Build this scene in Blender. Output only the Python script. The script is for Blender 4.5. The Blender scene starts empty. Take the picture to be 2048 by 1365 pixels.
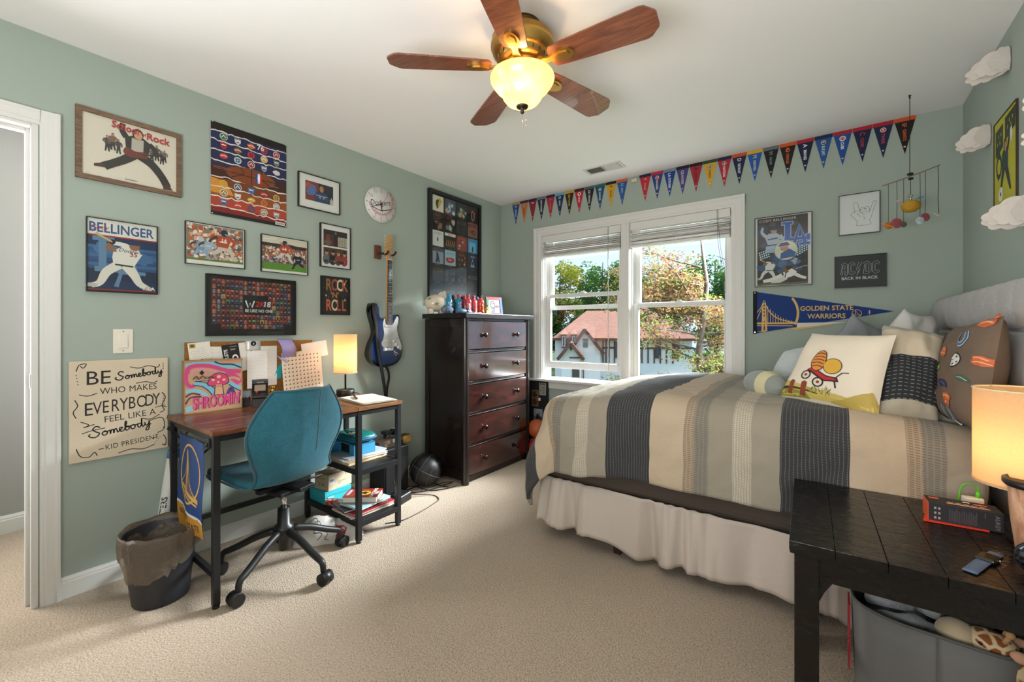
import bpy, bmesh, math, random
from mathutils import Vector, Matrix, noise as mnoise
R = math.radians
random.seed(7)
scn = bpy.context.scene
col = scn.collection

# ------------------------------------------------------------------ camera, sky, sun, area light, exposure
cd = bpy.data.cameras.new('camera')
cam = bpy.data.objects.new('camera', cd)
col.objects.link(cam)
cam.location = (2.696, -3.432, 1.181)
cam.rotation_euler = (R(90), 0, R(36.67))
cd.sensor_width = 36.0
cd.lens = 36.0 * 853.9 / 2048
cd.shift_y = -(682.5 - 658.35) / 2048
cd.clip_start = 0.05
scn.camera = cam

w = bpy.data.worlds.new('sky')
scn.world = w
w.use_nodes = True
bg = w.node_tree.nodes['Background']
bg.inputs['Color'].default_value = (0.60, 0.77, 1.0, 1)
bg.inputs['Strength'].default_value = 1.2

def lamp(kind, name, loc, energy, color=(1, 1, 1), rot=None, target=None, **kw):
    d = bpy.data.lights.new(name, kind)
    d.energy = energy
    d.color = color
    for k, v in kw.items():
        setattr(d, k, v)
    o = bpy.data.objects.new(name, d)
    col.objects.link(o)
    o.location = loc
    if target is not None:
        o.rotation_euler = (Vector(target) - Vector(loc)).to_track_quat('-Z', 'Y').to_euler()
    elif rot:
        o.rotation_euler = rot
    return o

# hazy high sun behind the houses, coming in through the window
lamp('SUN', 'sun', (8.2, 8.5, 8.5), 6.0, (1.0, 0.96, 0.90), target=(1.1, -0.7, 0.5), angle=R(48))
# area light added outdoors, above the view, to strengthen light through the window
lamp('AREA', 'window_fill_light', (4.2, 4.6, 4.5), 4300, (0.92, 0.965, 1.0), target=(1.1, -0.8, 0.6), shape='RECTANGLE', size=3.4, size_y=2.2)
# fill light added behind the camera, tilted up to bounce off the ceiling
lamp('AREA', 'rear_fill_light', (2.2, -3.95, 1.05), 46, (1.0, 0.98, 0.96), target=(1.95, -2.9, 2.44), shape='RECTANGLE', size=1.6, size_y=0.9)
# unseen fill added in the hall, aimed through the door at the right wall
lamp('AREA', 'door_fill_light', (-0.80, -3.80, 1.45), 40, (1.0, 0.97, 0.94), target=(3.2, -1.1, 1.35), shape='RECTANGLE', size=0.6, size_y=1.5)
# area light standing in for an unseen lamp in the hallway
lamp('AREA', 'hall_light', (-0.62, -3.6, 2.38), 3, (1.0, 0.95, 0.88), target=(-0.62, -3.6, 0), shape='DISK', size=0.35)

scn.view_settings.view_transform = 'Standard'
scn.view_settings.look = 'None'
scn.view_settings.gamma = 1
scn.view_settings.exposure = 0.30
scn.view_settings.use_curve_mapping = False

# ------------------------------------------------------------------ colours and materials
def lin(h):
    if not isinstance(h, str):
        return tuple(h)
    r = []
    for i in (0, 2, 4):
        c = int(h[i:i + 2], 16) / 255
        r.append(c / 12.92 if c <= 0.04045 else ((c + 0.055) / 1.055) ** 2.4)
    return tuple(r)

MATS = {}

class NG:
    """small wrapper round a material's node tree"""
    def __init__(self, name):
        self.m = bpy.data.materials.new(name)
        self.m.use_nodes = True
        self.t = self.m.node_tree
        self.b = self.t.nodes['Principled BSDF']
        self.out = self.t.nodes['Material Output']
    def n(self, typ, **kw):
        nd = self.t.nodes.new('ShaderNode' + typ)
        for k, v in kw.items():
            if k.startswith('_'):
                setattr(nd, k[1:], v)
            else:
                nd.inputs[int(k[1:]) if k[0] == 'i' and k[1:].isdigit() else k].default_value = v
        return nd
    def l(self, a, b):
        self.t.links.new(a, b)
    def coords(self, scale=(1, 1, 1), kind='Object'):
        tc = self.n('TexCoord')
        mp = self.n('Mapping')
        mp.inputs['Scale'].default_value = scale
        self.l(tc.outputs[kind], mp.inputs['Vector'])
        return mp.outputs['Vector']
    def math(self, op, a, b=None):
        nd = self.n('Math', _operation=op)
        for i, v in enumerate((a, b)):
            if v is None:
                continue
            if isinstance(v, (int, float)):
                nd.inputs[i].default_value = v
            else:
                self.l(v, nd.inputs[i])
        return nd.outputs[0]
    def mix(self, fac, a, b, blend='MIX'):
        nd = self.n('Mix', _data_type='RGBA', _blend_type=blend)
        for s, v in ((nd.inputs[0], fac), (nd.inputs[6], a), (nd.inputs[7], b)):
            if isinstance(v, (int, float)):
                s.default_value = v
            elif isinstance(v, (tuple, list, str)):
                s.default_value = lin(v) + (1,)
            else:
                self.l(v, s)
        return nd.outputs[2]
    def ramp(self, fac, stops, interp='LINEAR'):
        nd = self.n('ValToRGB')
        cr = nd.color_ramp
        cr.interpolation = interp
        while len(cr.elements) < len(stops):
            cr.elements.new(0.5)
        for e, (p, c) in zip(cr.elements, stops):
            e.position = p
            e.color = lin(c) + (1,)
        self.l(fac, nd.inputs[0])
        return nd.outputs[0]
    def bump(self, h, strength=0.3, dist=0.01):
        b = self.n('Bump', Strength=strength, Distance=dist)
        self.l(h, b.inputs['Height'])
        self.l(b.outputs['Normal'], self.b.inputs['Normal'])

def mat(name, c, rough=0.5, metal=0.0, spec=0.5, coat=0.0, var=None, bump=None, scale=(1, 1, 1), emit=None, c2=None, sheen=0.0, alpha=None, trans=0.0):
    if name in MATS:
        return MATS[name]
    g = NG(name)
    b = g.b
    b.inputs['Base Color'].default_value = lin(c) + (1,)
    b.inputs['Roughness'].default_value = rough
    b.inputs['Metallic'].default_value = metal
    b.inputs['Specular IOR Level'].default_value = spec
    b.inputs['Coat Weight'].default_value = coat
    b.inputs['Sheen Weight'].default_value = sheen
    b.inputs['Transmission Weight'].default_value = trans
    if var or bump:
        v = g.coords(scale)
    if var:
        s, amt = var
        nz = g.n('TexNoise', Scale=s, Detail=4.0)
        g.l(v, nz.inputs['Vector'])
        cc = lin(c)
        d = lin(c2) if c2 else tuple(x * (1 - amt) for x in cc)
        g.l(g.ramp(nz.outputs['Fac'], [(0.3, d), (0.7, cc)]), b.inputs['Base Color'])
    if bump:
        s, st = bump[:2]
        nz = g.n('TexNoise', Scale=s, Detail=3.0)
        g.l(v, nz.inputs['Vector'])
        g.bump(nz.outputs['Fac'], st, bump[2] if len(bump) > 2 else 0.005)
    if emit:
        b.inputs['Emission Color'].default_value = lin(emit[0]) + (1,)
        b.inputs['Emission Strength'].default_value = emit[1]
    MATS[name] = g.m
    return g.m

# print: flat ink colours carried on the faces of the artwork
def make_print(name, rough, coat=0.0):
    g = NG(name)
    a = g.n('Attribute', _attribute_name='Col')
    g.l(a.outputs['Color'], g.b.inputs['Base Color'])
    g.b.inputs['Roughness'].default_value = rough
    g.b.inputs['Coat Weight'].default_value = coat
    MATS[name] = g.m
    return g.m
PRINT = make_print('print_ink', 0.6)
PRINT_GLOSS = make_print('print_gloss', 0.32)
FELT = make_print('print_felt', 0.9)

def make_glass(name, tint=(1, 1, 1), ior=1.45):
    g = NG(name)
    tr = g.n('BsdfTransparent')
    tr.inputs[0].default_value = tint + (1,)
    gl = g.n('BsdfGlossy', Roughness=0.0)
    fr = g.n('Fresnel', IOR=ior)
    ge = g.n('NewGeometry')
    mx = g.n('MixShader')
    g.l(g.math('MULTIPLY', fr.outputs[0], g.math('SUBTRACT', 1.0, ge.outputs['Backfacing'])), mx.inputs[0])   # reflect on the outer face only
    g.l(tr.outputs[0], mx.inputs[1])
    g.l(gl.outputs[0], mx.inputs[2])
    g.l(mx.outputs[0], g.out.inputs['Surface'])
    MATS[name] = g.m
    return g.m
GLASS = make_glass('pane_glass', (0.97, 0.985, 0.98))

# ------------------------------------------------------------------ mesh builder
class MB:
    def __init__(self):
        self.v = []; self.f = []; self.mi = []; self.sm = []; self.c = []; self.uv = None
        self.M = None
        self.cur = 0
    def add(self, vs, fs, smooth=False, color=None):
        o = len(self.v)
        if self.M is not None:
            vs = [self.M @ Vector(p) for p in vs]
        self.v += [tuple(p) for p in vs]
        for f in fs:
            self.f.append(tuple(i + o for i in f))
            self.mi.append(self.cur); self.sm.append(smooth); self.c.append(color)
        return self
    def box(self, x0, y0, z0, x1, y1, z1, color=None):
        vs = [(x, y, z) for z in (z0, z1) for y in (y0, y1) for x in (x0, x1)]
        return self.add(vs, [(0, 2, 3, 1), (4, 5, 7, 6), (0, 1, 5, 4), (1, 3, 7, 5), (3, 2, 6, 7), (2, 0, 4, 6)], False, color)
    def bar(self, p, q, w, h=None, up=(0, 0, 1)):
        """square bar from p to q"""
        p, q = Vector(p), Vector(q)
        h = h or w
        d = (q - p).normalized()
        u = Vector(up)
        if abs(d.dot(u)) > 0.98:
            u = Vector((1, 0, 0))
        s = d.cross(u).normalized() * w / 2
        t = s.cross(d).normalized() * h / 2
        vs = []
        for c in (p, q):
            vs += [c - s - t, c + s - t, c + s + t, c - s + t]
        return self.add(vs, [(3, 2, 1, 0), (4, 5, 6, 7), (0, 1, 5, 4), (1, 2, 6, 5), (2, 3, 7, 6), (3, 0, 4, 7)])
    def tube(self, pts, r, n=8, closed=False, caps=True, flat=None):
        pts = [Vector(p) for p in pts]
        m = len(pts)
        rs = r if isinstance(r, (list, tuple)) else [r] * m
        vs, fs = [], []
        prev = None
        for i, p in enumerate(pts):
            if closed:
                d = pts[(i + 1) % m] - pts[i - 1]
            else:
                d = pts[min(i + 1, m - 1)] - pts[max(i - 1, 0)]
            d.normalize()
            if prev is None:
                u = Vector((0, 0, 1)) if abs(d.z) < 0.9 else Vector((1, 0, 0))
                s = d.cross(u).normalized()
            else:
                s = (prev - d * prev.dot(d)).normalized()
            prev = s
            t = d.cross(s)
            for k in range(n):
                a = 2 * math.pi * k / n
                vs.append(p + s * math.cos(a) * rs[i] + t * math.sin(a) * rs[i] * (flat or 1))
        for i in range(m if closed else m - 1):
            j = (i + 1) % m
            for k in range(n):
                fs.append((i * n + k, i * n + (k + 1) % n, j * n + (k + 1) % n, j * n + k))
        o = len(self.v)
        self.add(vs, fs, True)
        if caps and not closed:
            for f in (tuple(range(n - 1, -1, -1)), tuple(range((m - 1) * n, m * n))):
                self.f.append(tuple(i + o for i in f)); self.mi.append(self.cur); self.sm.append(False); self.c.append(None)
        return self
    def cyl(self, p, q, r0, r1=None, n=20, caps=True):
        return self.tube([p, q], [r0, r0 if r1 is None else r1], n, caps=caps)
    def lathe(self, prof, c=(0, 0, 0), n=32, a0=0.0, a1=2 * math.pi, sx=1.0, sy=1.0):
        full = abs(a1 - a0 - 2 * math.pi) < 1e-6
        cnt = n if full else n + 1
        vs, fs = [], []
        for r, z in prof:
            for k in range(cnt):
                a = a0 + (a1 - a0) * k / n
                vs.append((c[0] + r * math.cos(a) * sx, c[1] + r * math.sin(a) * sy, c[2] + z))
        for i in range(len(prof) - 1):
            for k in range(n):
                k2 = (k + 1) % cnt
                fs.append((i * cnt + k, i * cnt + k2, (i + 1) * cnt + k2, (i + 1) * cnt + k))
        return self.add(vs, fs, True)
    def prism(self, poly, h0, h1, plane='xy', smooth=False):
        """extrude a 2D outline between h0 and h1; plane tells which axes the outline uses"""
        n = len(poly)
        def P(a, b, h):
            return (a, b, h) if plane == 'xy' else ((a, h, b) if plane == 'xz' else (h, a, b))
        vs = [P(a, b, h0) for a, b in poly] + [P(a, b, h1) for a, b in poly]
        self.add(vs, [tuple(range(n - 1, -1, -1)), tuple(range(n, 2 * n))])
        return self.add(vs, [(i, (i + 1) % n, n + (i + 1) % n, n + i) for i in range(n)], smooth)
    def grid(self, fn, nu, nv, cu=False, cv=False, smooth=True):
        vs = [fn(i / (nu if cu else nu), j / nv) for i in range(nu + (0 if cu else 1)) for j in range(nv + (0 if cv else 1))]
        mu, mv = nu + (0 if cu else 1), nv + (0 if cv else 1)
        fs = []
        for i in range(nu):
            for j in range(nv):
                a, b = i, (i + 1) % mu
                c, d = j, (j + 1) % mv
                fs.append((a * mv + c, b * mv + c, b * mv + d, a * mv + d))
        return self.add(vs, fs, smooth)
    def ball(self, c, rx, ry=None, rz=None, n=16, m=10):
        ry = ry or rx; rz = rz or rx
        prof = [(max(1e-5, math.sin(math.pi * i / m)), -math.cos(math.pi * i / m)) for i in range(m + 1)]
        vs, fs = [], []
        for r, z in prof:
            for k in range(n):
                a = 2 * math.pi * k / n
                vs.append((c[0] + r * math.cos(a) * rx, c[1] + r * math.sin(a) * ry, c[2] + z * rz))
        for i in range(m):
            for k in range(n):
                fs.append((i * n + k, i * n + (k + 1) % n, (i + 1) * n + (k + 1) % n, (i + 1) * n + k))
        return self.add(vs, fs, True)
    def build(self, name, m=None, parent=None, bevel=0.0, seg=2, subsurf=0, solid=0.0, soff=-1.0):
        me = bpy.data.meshes.new(name)
        me.from_pydata(self.v, [], self.f)
        ms = m if isinstance(m, (list, tuple)) else ([m] if m else [])
        for x in ms:
            me.materials.append(x)
        me.polygons.foreach_set('material_index', self.mi)
        me.polygons.foreach_set('use_smooth', self.sm)
        if any(c is not None for c in self.c):
            at = me.color_attributes.new('Col', 'FLOAT_COLOR', 'CORNER')
            buf = []
            for f, c in zip(self.f, self.c):
                cc = tuple(lin(c)) + (1,) if c is not None else (1, 1, 1, 1)
                buf += list(cc) * len(f)
            at.data.foreach_set('color', buf)
        if self.uv is not None:
            ul = me.uv_layers.new(name='UVMap')
            buf = []
            for f in self.f:
                for i in f:
                    buf += list(self.uv[i])
            ul.data.foreach_set('uv', buf)
        me.update()
        o = bpy.data.objects.new(name, me)
        col.objects.link(o)
        if parent is not None:
            o.parent = parent
        if solid:
            md = o.modifiers.new('thick', 'SOLIDIFY'); md.thickness = solid; md.offset = soff
        if bevel:
            md = o.modifiers.new('bevel', 'BEVEL'); md.width = bevel; md.segments = seg; md.limit_method = 'ANGLE'; md.angle_limit = R(40)
        if subsurf:
            md = o.modifiers.new('sub', 'SUBSURF'); md.levels = subsurf; md.render_levels = subsurf
        return o

def tag(o, label=None, cat=None, group=None, kind=None):
    if label: o['label'] = label
    if cat: o['category'] = cat
    if group: o['group'] = group
    if kind: o['kind'] = kind
    return o

def thing(name, label, cat, loc=(0, 0, 0), rz=0.0, group=None):
    o = bpy.data.objects.new(name, None)
    o.empty_display_size = 0.05
    col.objects.link(o)
    o.location = loc
    o.rotation_euler = (0, 0, rz)
    return tag(o, label, cat, group)

def struct(o):
    o['kind'] = 'structure'
    return o

def dup(root, loc=None, rz=None, label=None, group=None):
    kids = {}
    for x in bpy.data.objects:
        if x.parent:
            kids.setdefault(x.parent.name, []).append(x)
    def cp(o, par):
        c = o.copy()
        col.objects.link(c)
        if par is not None:
            c.parent = par
        for ch in kids.get(o.name, []):
            cp(ch, c)
        return c
    r = cp(root, None)
    if loc is not None: r.location = loc
    if rz is not None: r.rotation_euler = (0, 0, rz)
    if label: r['label'] = label
    if group: r['group'] = group
    return r

def lerp(a, b, t): return a + (b - a) * t
def sstep(a, b, x):
    t = min(1, max(0, (x - a) / (b - a)))
    return t * t * (3 - 2 * t)
def spline(pts, k=6, closed=False):
    """Catmull-Rom through 2D/3D points"""
    P = [Vector(p) for p in pts]
    n = len(P)
    out = []
    for i in range(n if closed else n - 1):
        p0 = P[(i - 1) % n] if closed or i > 0 else P[i]
        p1, p2 = P[i], P[(i + 1) % n]
        p3 = P[(i + 2) % n] if closed or i + 2 < n else p2
        for j in range(k):
            t = j / k
            out.append(tuple(0.5 * ((2 * p1) + (p2 - p0) * t + (2 * p0 - 5 * p1 + 4 * p2 - p3) * t * t + (3 * p1 - p0 - 3 * p2 + p3) * t ** 3)))
    if not closed:
        out.append(tuple(P[-1]))
    return out

# ------------------------------------------------------------------ flat print drawn as thin coloured faces
GLY = {}
def glyph(ch, bold):
    k = (ch, bold)
    if k in GLY:
        return GLY[k]
    def ev(s):
        cu = bpy.data.curves.new('glyph', 'FONT')
        cu.body = s
        cu.resolution_u = 3
        cu.offset = bold
        ob = bpy.data.objects.new('glyph', cu)
        col.objects.link(ob)
        bpy.context.view_layer.update()
        me = bpy.data.meshes.new_from_object(ob.evaluated_get(bpy.context.evaluated_depsgraph_get()))
        bpy.data.objects.remove(ob)
        bpy.data.curves.remove(cu)
        vs = [(v.co.x, v.co.y) for v in me.vertices]
        fs = [tuple(p.vertices) for p in me.polygons]
        bpy.data.meshes.remove(me)
        return vs, fs
    vs, fs = ev(ch)
    a = ev('H' + ch + 'H')[0]; b = ev('HH')[0]
    adv = max(p[0] for p in a) - max(p[0] for p in b)
    GLY[k] = (vs, fs, adv)
    return GLY[k]

_scratch = 'BCDEFGIKLMNOPRSTUVWAHY0123456789abdehiklmnorstuwy\'./-'
for _c in _scratch:
    glyph(_c, 0.0)
for _c in 'ABCDEGHIKLMNOPRSTUVWY0128\'':
    glyph(_c, 0.02)

class Art:
    """u to the right, v up, both in units of 1/100 of the artwork's height"""
    def __init__(self, w, h, bgc=None):
        self.w, self.h = w, h
        self.W, self.H = 100.0 * w / h, 100.0
        self.items = []
        self.L = 0
        if bgc:
            self.rect(0, 0, self.W, 100, bgc)
            self.L = 1
    def up(self, n=1): self.L += n
    def poly(self, pts, c):
        self.items.append((self.L, [tuple(p[:2]) for p in pts], [tuple(range(len(pts)))], c))
    def rect(self, u0, v0, u1, v1, c): self.poly([(u0, v0), (u1, v0), (u1, v1), (u0, v1)], c)
    def blob(self, u, v, ru, rv, c, n=14, rot=0.0, wob=0.0):
        pts = []
        for k in range(n):
            a = 2 * math.pi * k / n
            q = 1 + wob * (random.random() - .5)
            x, y = ru * math.cos(a) * q, rv * math.sin(a) * q
            pts.append((u + x * math.cos(rot) - y * math.sin(rot), v + x * math.sin(rot) + y * math.cos(rot)))
        self.poly(pts, c)
    def ring(self, u, v, r0, r1, c, n=28, sy=1.0):
        A = [(u + r0 * math.cos(2 * math.pi * k / n), v + sy * r0 * math.sin(2 * math.pi * k / n)) for k in range(n)]
        B = [(u + r1 * math.cos(2 * math.pi * k / n), v + sy * r1 * math.sin(2 * math.pi * k / n)) for k in range(n)]
        self.items.append((self.L, A + B, [(k, (k + 1) % n, n + (k + 1) % n, n + k) for k in range(n)], c))
    def limb(self, pts, ws, c, k=0):
        """tapered stroke"""
        if k:
            m = len(pts)
            if isinstance(ws, (list, tuple)):
                ww = []
                for i in range(m - 1):
                    ww += [lerp(ws[i], ws[i + 1], j / k) for j in range(k)]
                ws = ww + [ws[-1]]
            pts = [p[:2] for p in spline([(p[0], p[1], 0) for p in pts], k)]
        m = len(pts)
        if not isinstance(ws, (list, tuple)):
            ws = [ws] * m
        vs, fs = [], []
        for i in range(m):
            a, b = pts[max(0, i - 1)], pts[min(m - 1, i + 1)]
            dx, dy = b[0] - a[0], b[1] - a[1]
            L = math.hypot(dx, dy) or 1
            nx, ny = -dy / L * ws[i] / 2, dx / L * ws[i] / 2
            vs += [(pts[i][0] + nx, pts[i][1] + ny), (pts[i][0] - nx, pts[i][1] - ny)]
        for i in range(m - 1):
            fs.append((2 * i + 1, 2 * i + 3, 2 * i + 2, 2 * i))
        self.items.append((self.L, vs, fs, c))
    def text(self, s, u, v, size, c, al='l', sx=1.0, rot=0.0, shear=0.0, bold=0.0, gap=0.0):
        k = size / 0.69
        adv = 0
        vs, fs = [], []
        for ch in s:
            if ch == ' ':
                adv += 0.32
                continue
            gv, gf, ga = glyph(ch, bold)
            o = len(vs)
            vs += [(p[0] + adv, p[1]) for p in gv]
            fs += [tuple(i + o for i in f) for f in gf]
            adv += ga + gap
        off = {'l': 0, 'c': -adv / 2, 'r': -adv}[al]
        out = []
        for x, y in vs:
            x = (x + off + y * shear) * k * sx
            y = y * k
            out.append((u + x * math.cos(rot) - y * math.sin(rot), v + x * math.sin(rot) + y * math.cos(rot)))
        self.items.append((self.L, out, fs, c))
        return adv * k * sx
    def crowd(self, u0, v0, u1, v1, n, r, pal):
        for _ in range(n):
            q = r * random.uniform(.5, 1.2)
            u, v = random.uniform(u0 + q, u1 - q), random.uniform(v0 + q, v1 - q)
            self.items.append((self.L + random.choice((0, 0, 0)), [(u - q, v - q * .7), (u, v - q), (u + q, v - q * .5), (u + q * .8, v + q * .6), (u, v + q), (u - q * .9, v + q * .7)], [(0, 1, 2, 3, 4, 5)], random.choice(pal)))
            self.L += 0
    def cut(self, c):
        """slice every face along a grid so that the print can follow a curved surface"""
        out = []
        for L, vs, fs, col_ in self.items:
            bm = bmesh.new()
            bv = [bm.verts.new((p[0], p[1], 0)) for p in vs]
            for f in fs:
                try: bm.faces.new([bv[i] for i in f])
                except ValueError: pass
            bmesh.ops.triangulate(bm, faces=[f for f in bm.faces if len(f.verts) > 4])
            for ax in (0, 1):
                lo, hi = min(p[ax] for p in vs), max(p[ax] for p in vs)
                for k in range(int(lo // c) + 1, int(hi // c) + 1):
                    pc = [0, 0, 0]; pn = [0, 0, 0]; pc[ax] = k * c; pn[ax] = 1
                    bmesh.ops.bisect_plane(bm, geom=bm.verts[:] + bm.edges[:] + bm.faces[:], plane_co=pc, plane_no=pn)
            bm.verts.index_update()
            out.append((L, [(v.co.x, v.co.y) for v in bm.verts], [tuple(v.index for v in f.verts) for f in bm.faces], col_))
            bm.free()
        self.items = out
    def build(self, name, parent, mp=None, m=None, y=0.0, eps=0.00018, cell=0):
        mb = MB()
        if cell:
            self.cut(cell * 100 / self.h)
        s = self.h / 100
        seen = {}
        for i, (L, vs, fs, c) in enumerate(self.items):
            j = seen.get(L, 0); seen[L] = j + 1
            d = L * eps + (j % 60) * eps / 70          # slight stagger so that overlapping faces never coincide
            if mp:
                q = [mp(a * s, b * s, d) for a, b in vs]
            else:
                q = [(a * s - self.w / 2, y - d, b * s - self.h / 2) for a, b in vs]
            mb.add(q, fs, False, c)
        return mb.build(name, m or PRINT, parent)
# ------------------------------------------------------------------ shared materials
def carpet_mat():
    g = NG('carpet')
    v = g.coords()
    n1 = g.n('TexNoise', Scale=150.0, Detail=3.0, Roughness=0.65); g.l(v, n1.inputs['Vector'])
    n2 = g.n('TexNoise', Scale=2.2, Detail=3.0); g.l(v, n2.inputs['Vector'])
    n3 = g.n('TexVoronoi', Scale=170.0); g.l(v, n3.inputs['Vector'])
    c = g.ramp(n1.outputs['Fac'], [(0.30, '85735f'), (0.47, 'b9a58e'), (0.66, 'd3c1ac')])
    c2 = g.mix(g.math('MULTIPLY', n2.outputs['Fac'], 0.35), c, 'a89784')
    g.l(c2, g.b.inputs['Base Color'])
    g.b.inputs['Roughness'].default_value = 1.0
    g.b.inputs['Specular IOR Level'].default_value = 0.1
    g.b.inputs['Sheen Weight'].default_value = 0.25
    h = g.math('ADD', n1.outputs['Fac'], g.math('MULTIPLY', n3.outputs['Distance'], -0.5))
    g.bump(h, 0.75, 0.012)
    MATS['carpet'] = g.m
    return g.m
CARPET = carpet_mat()
SAGE = mat('sage_wall_paint', 'a0aca3', 0.75, spec=0.25, bump=(55, 0.06, 0.004))
HALLGREY = mat('grey_hall_paint', 'a3a2a0', 0.8, spec=0.2, bump=(60, 0.05, 0.003))
CEIL = mat('ceiling_paint', 'efeeec', 0.9, spec=0.1, bump=(70, 0.05, 0.003))
TRIM = mat('white_trim_paint', 'dad9d6', 0.38, spec=0.4)
WSASH = mat('white_window_vinyl', 'dedddb', 0.4, spec=0.4)
BLINDW = mat('white_blind_slat', 'dcdad6', 0.5)
BLACKMETAL = mat('black_powder_coated_metal', '1b1b1d', 0.45, spec=0.4)
BLACKPLASTIC = mat('black_plastic', '151516', 0.4)
CHROME = mat('chrome', 'd8d8d8', 0.12, metal=1.0)
WHITEPAPER = mat('white_paper', 'e9e5de', 0.8, spec=0.2)
CARD = mat('brown_cardboard', 'b08a66', 0.85, spec=0.15, var=(60, 0.08))

# ------------------------------------------------------------------ room shell
CH = 2.44; RW = 3.295; RB = -4.45
b = MB(); b.box(-1.3, RB, -0.08, RW + 0.12, 0.16, 0.0); struct(b.build('floor', CARPET))
b = MB(); b.box(-1.3, RB, CH, RW + 0.12, 0.16, CH + 0.1); struct(b.build('ceiling', CEIL))
b = MB()
b.box(-0.12, -3.185, 0, 0, 0.16, CH); b.box(-0.12, -3.96, 2.05, 0, -3.185, CH); b.box(-0.12, RB, 0, 0, -3.96, CH)
struct(b.build('wall_left', SAGE))
b = MB()
b.box(0, 0, 0, 0.49, 0.16, CH); b.box(2.14, 0, 0, RW, 0.16, CH); b.box(0.49, 0, 0, 2.14, 0.16, 0.70); b.box(0.49, 0, 2.075, 2.14, 0.16, CH)
struct(b.build('wall_back', SAGE))
b = MB(); b.box(RW, RB, 0, RW + 0.12, 0.16, CH); struct(b.build('wall_right', SAGE))
b = MB(); b.box(-1.3, RB - 0.12, 0, RW + 0.12, RB, CH); struct(b.build('wall_front', SAGE))
b = MB(); b.box(-1.24, RB, 0, -1.12, 0.16, CH); b.box(-1.12, -0.1, 0, -0.12, 0.0, CH); struct(b.build('wall_hall', HALLGREY))

def baseboard(name, p, q, nrm, h=0.092):
    """profiled board: flat body with a stepped cap"""
    b = MB()
    p, q, nrm = Vector(p), Vector(q), Vector(nrm)
    prof = [(0, 0), (0.014, 0), (0.014, h * .74), (0.011, h * .80), (0.011, h * .86), (0.006, h * .95), (0.004, h), (0, h)]
    n = len(prof)
    vs = [p + nrm * a + Vector((0, 0, z)) for a, z in prof] + [q + nrm * a + Vector((0, 0, z)) for a, z in prof]
    b.add(vs, [(i, (i + 1) % n, n + (i + 1) % n, n + i) for i in range(n)] + [tuple(range(n - 1, -1, -1)), tuple(range(n, 2 * n))])
    return struct(b.build(name, TRIM))
baseboard('baseboard_left', (0, -3.114, 0), (0, 0, 0), (1, 0, 0))
baseboard('baseboard_back', (0, 0, 0), (RW, 0, 0), (0, -1, 0))
baseboard('baseboard_right', (RW, RB, 0), (RW, 0, 0), (-1, 0, 0))
baseboard('baseboard_hall', (-1.12, -3.11, 0), (-1.12, RB, 0), (1, 0, 0), 0.105)

# door opening: jamb, stop and casing
door = struct(thing('door_1', None, None, (0, -3.57, 0)))
def casing_profile_bar(b, p, q, across, out, wdt=0.062):
    p, q, a, o = Vector(p), Vector(q), Vector(across), Vector(out)
    prof = [(0, 0), (0, .010), (.006, .013), (.014, .013), (.018, .016), (.044, .017), (.050, .021), (wdt - .003, .021), (wdt, .018), (wdt, 0)]
    n = len(prof)
    vs = [p + a * s + o * t for s, t in prof] + [q + a * s + o * t for s, t in prof]
    b.add(vs, [(i, (i + 1) % n, n + (i + 1) % n, n + i) for i in range(n)] + [tuple(range(n - 1, -1, -1)), tuple(range(n, 2 * n))])
D0 = -3.57
b = MB()
casing_profile_bar(b, (0, -3.176 - D0, 0), (0, -3.176 - D0, 2.11), (0, 1, 0), (1, 0, 0))
casing_profile_bar(b, (0, -3.968 - D0, 0), (0, -3.968 - D0, 2.11), (0, -1, 0), (1, 0, 0))
b.build('side_casing', TRIM, door)
b = MB(); casing_profile_bar(b, (0, -3.176 - D0, 2.047), (0, -3.968 - D0, 2.047), (0, 0, 1), (1, 0, 0)); b.build('head_casing', TRIM, door)
b = MB(); b.box(-0.125, -3.20 - D0, 0, 0.004, -3.18 - D0, 2.05); b.box(-0.125, -3.965 - D0, 0, 0.004, -3.945 - D0, 2.05); b.box(-0.124, -3.944 - D0, 2.035, 0.003, -3.201 - D0, 2.055)
b.build('jamb', TRIM, door)
b = MB(); b.box(-0.08, -3.212 - D0, 0, -0.045, -3.20 - D0, 2.035); b.box(-0.079, -3.944 - D0, 2.022, -0.046, -3.213 - D0, 2.036); b.build('door_stop', TRIM, door)
b = MB(); b.box(-0.03, -3.2025 - D0, 0.93, -0.004, -3.20 - D0, 0.99); b.build('strike_plate', mat('brushed_nickel', 'a8a49c', 0.35, metal=1), door)

# another door across the hall: casing and the edge of a panelled door
d2 = struct(thing('door_2', None, None, (-1.12, -3.08, 0)))
b = MB(); b.box(0, -0.03, 0, 0.02, 0.04, 2.16); b.build('side_casing', TRIM, d2)
b = MB(); b.box(-0.01, 0.04, 0, 0.004, 0.85, 2.1); b.build('door_leaf', TRIM, d2)
b = MB()
for z0, z1 in ((0.25, 0.95), (1.1, 1.9)):
    b.box(0.004, 0.14, z0, 0.012, 0.75, z1)
b.build('door_panel', TRIM, d2, bevel=0.006)

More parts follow.
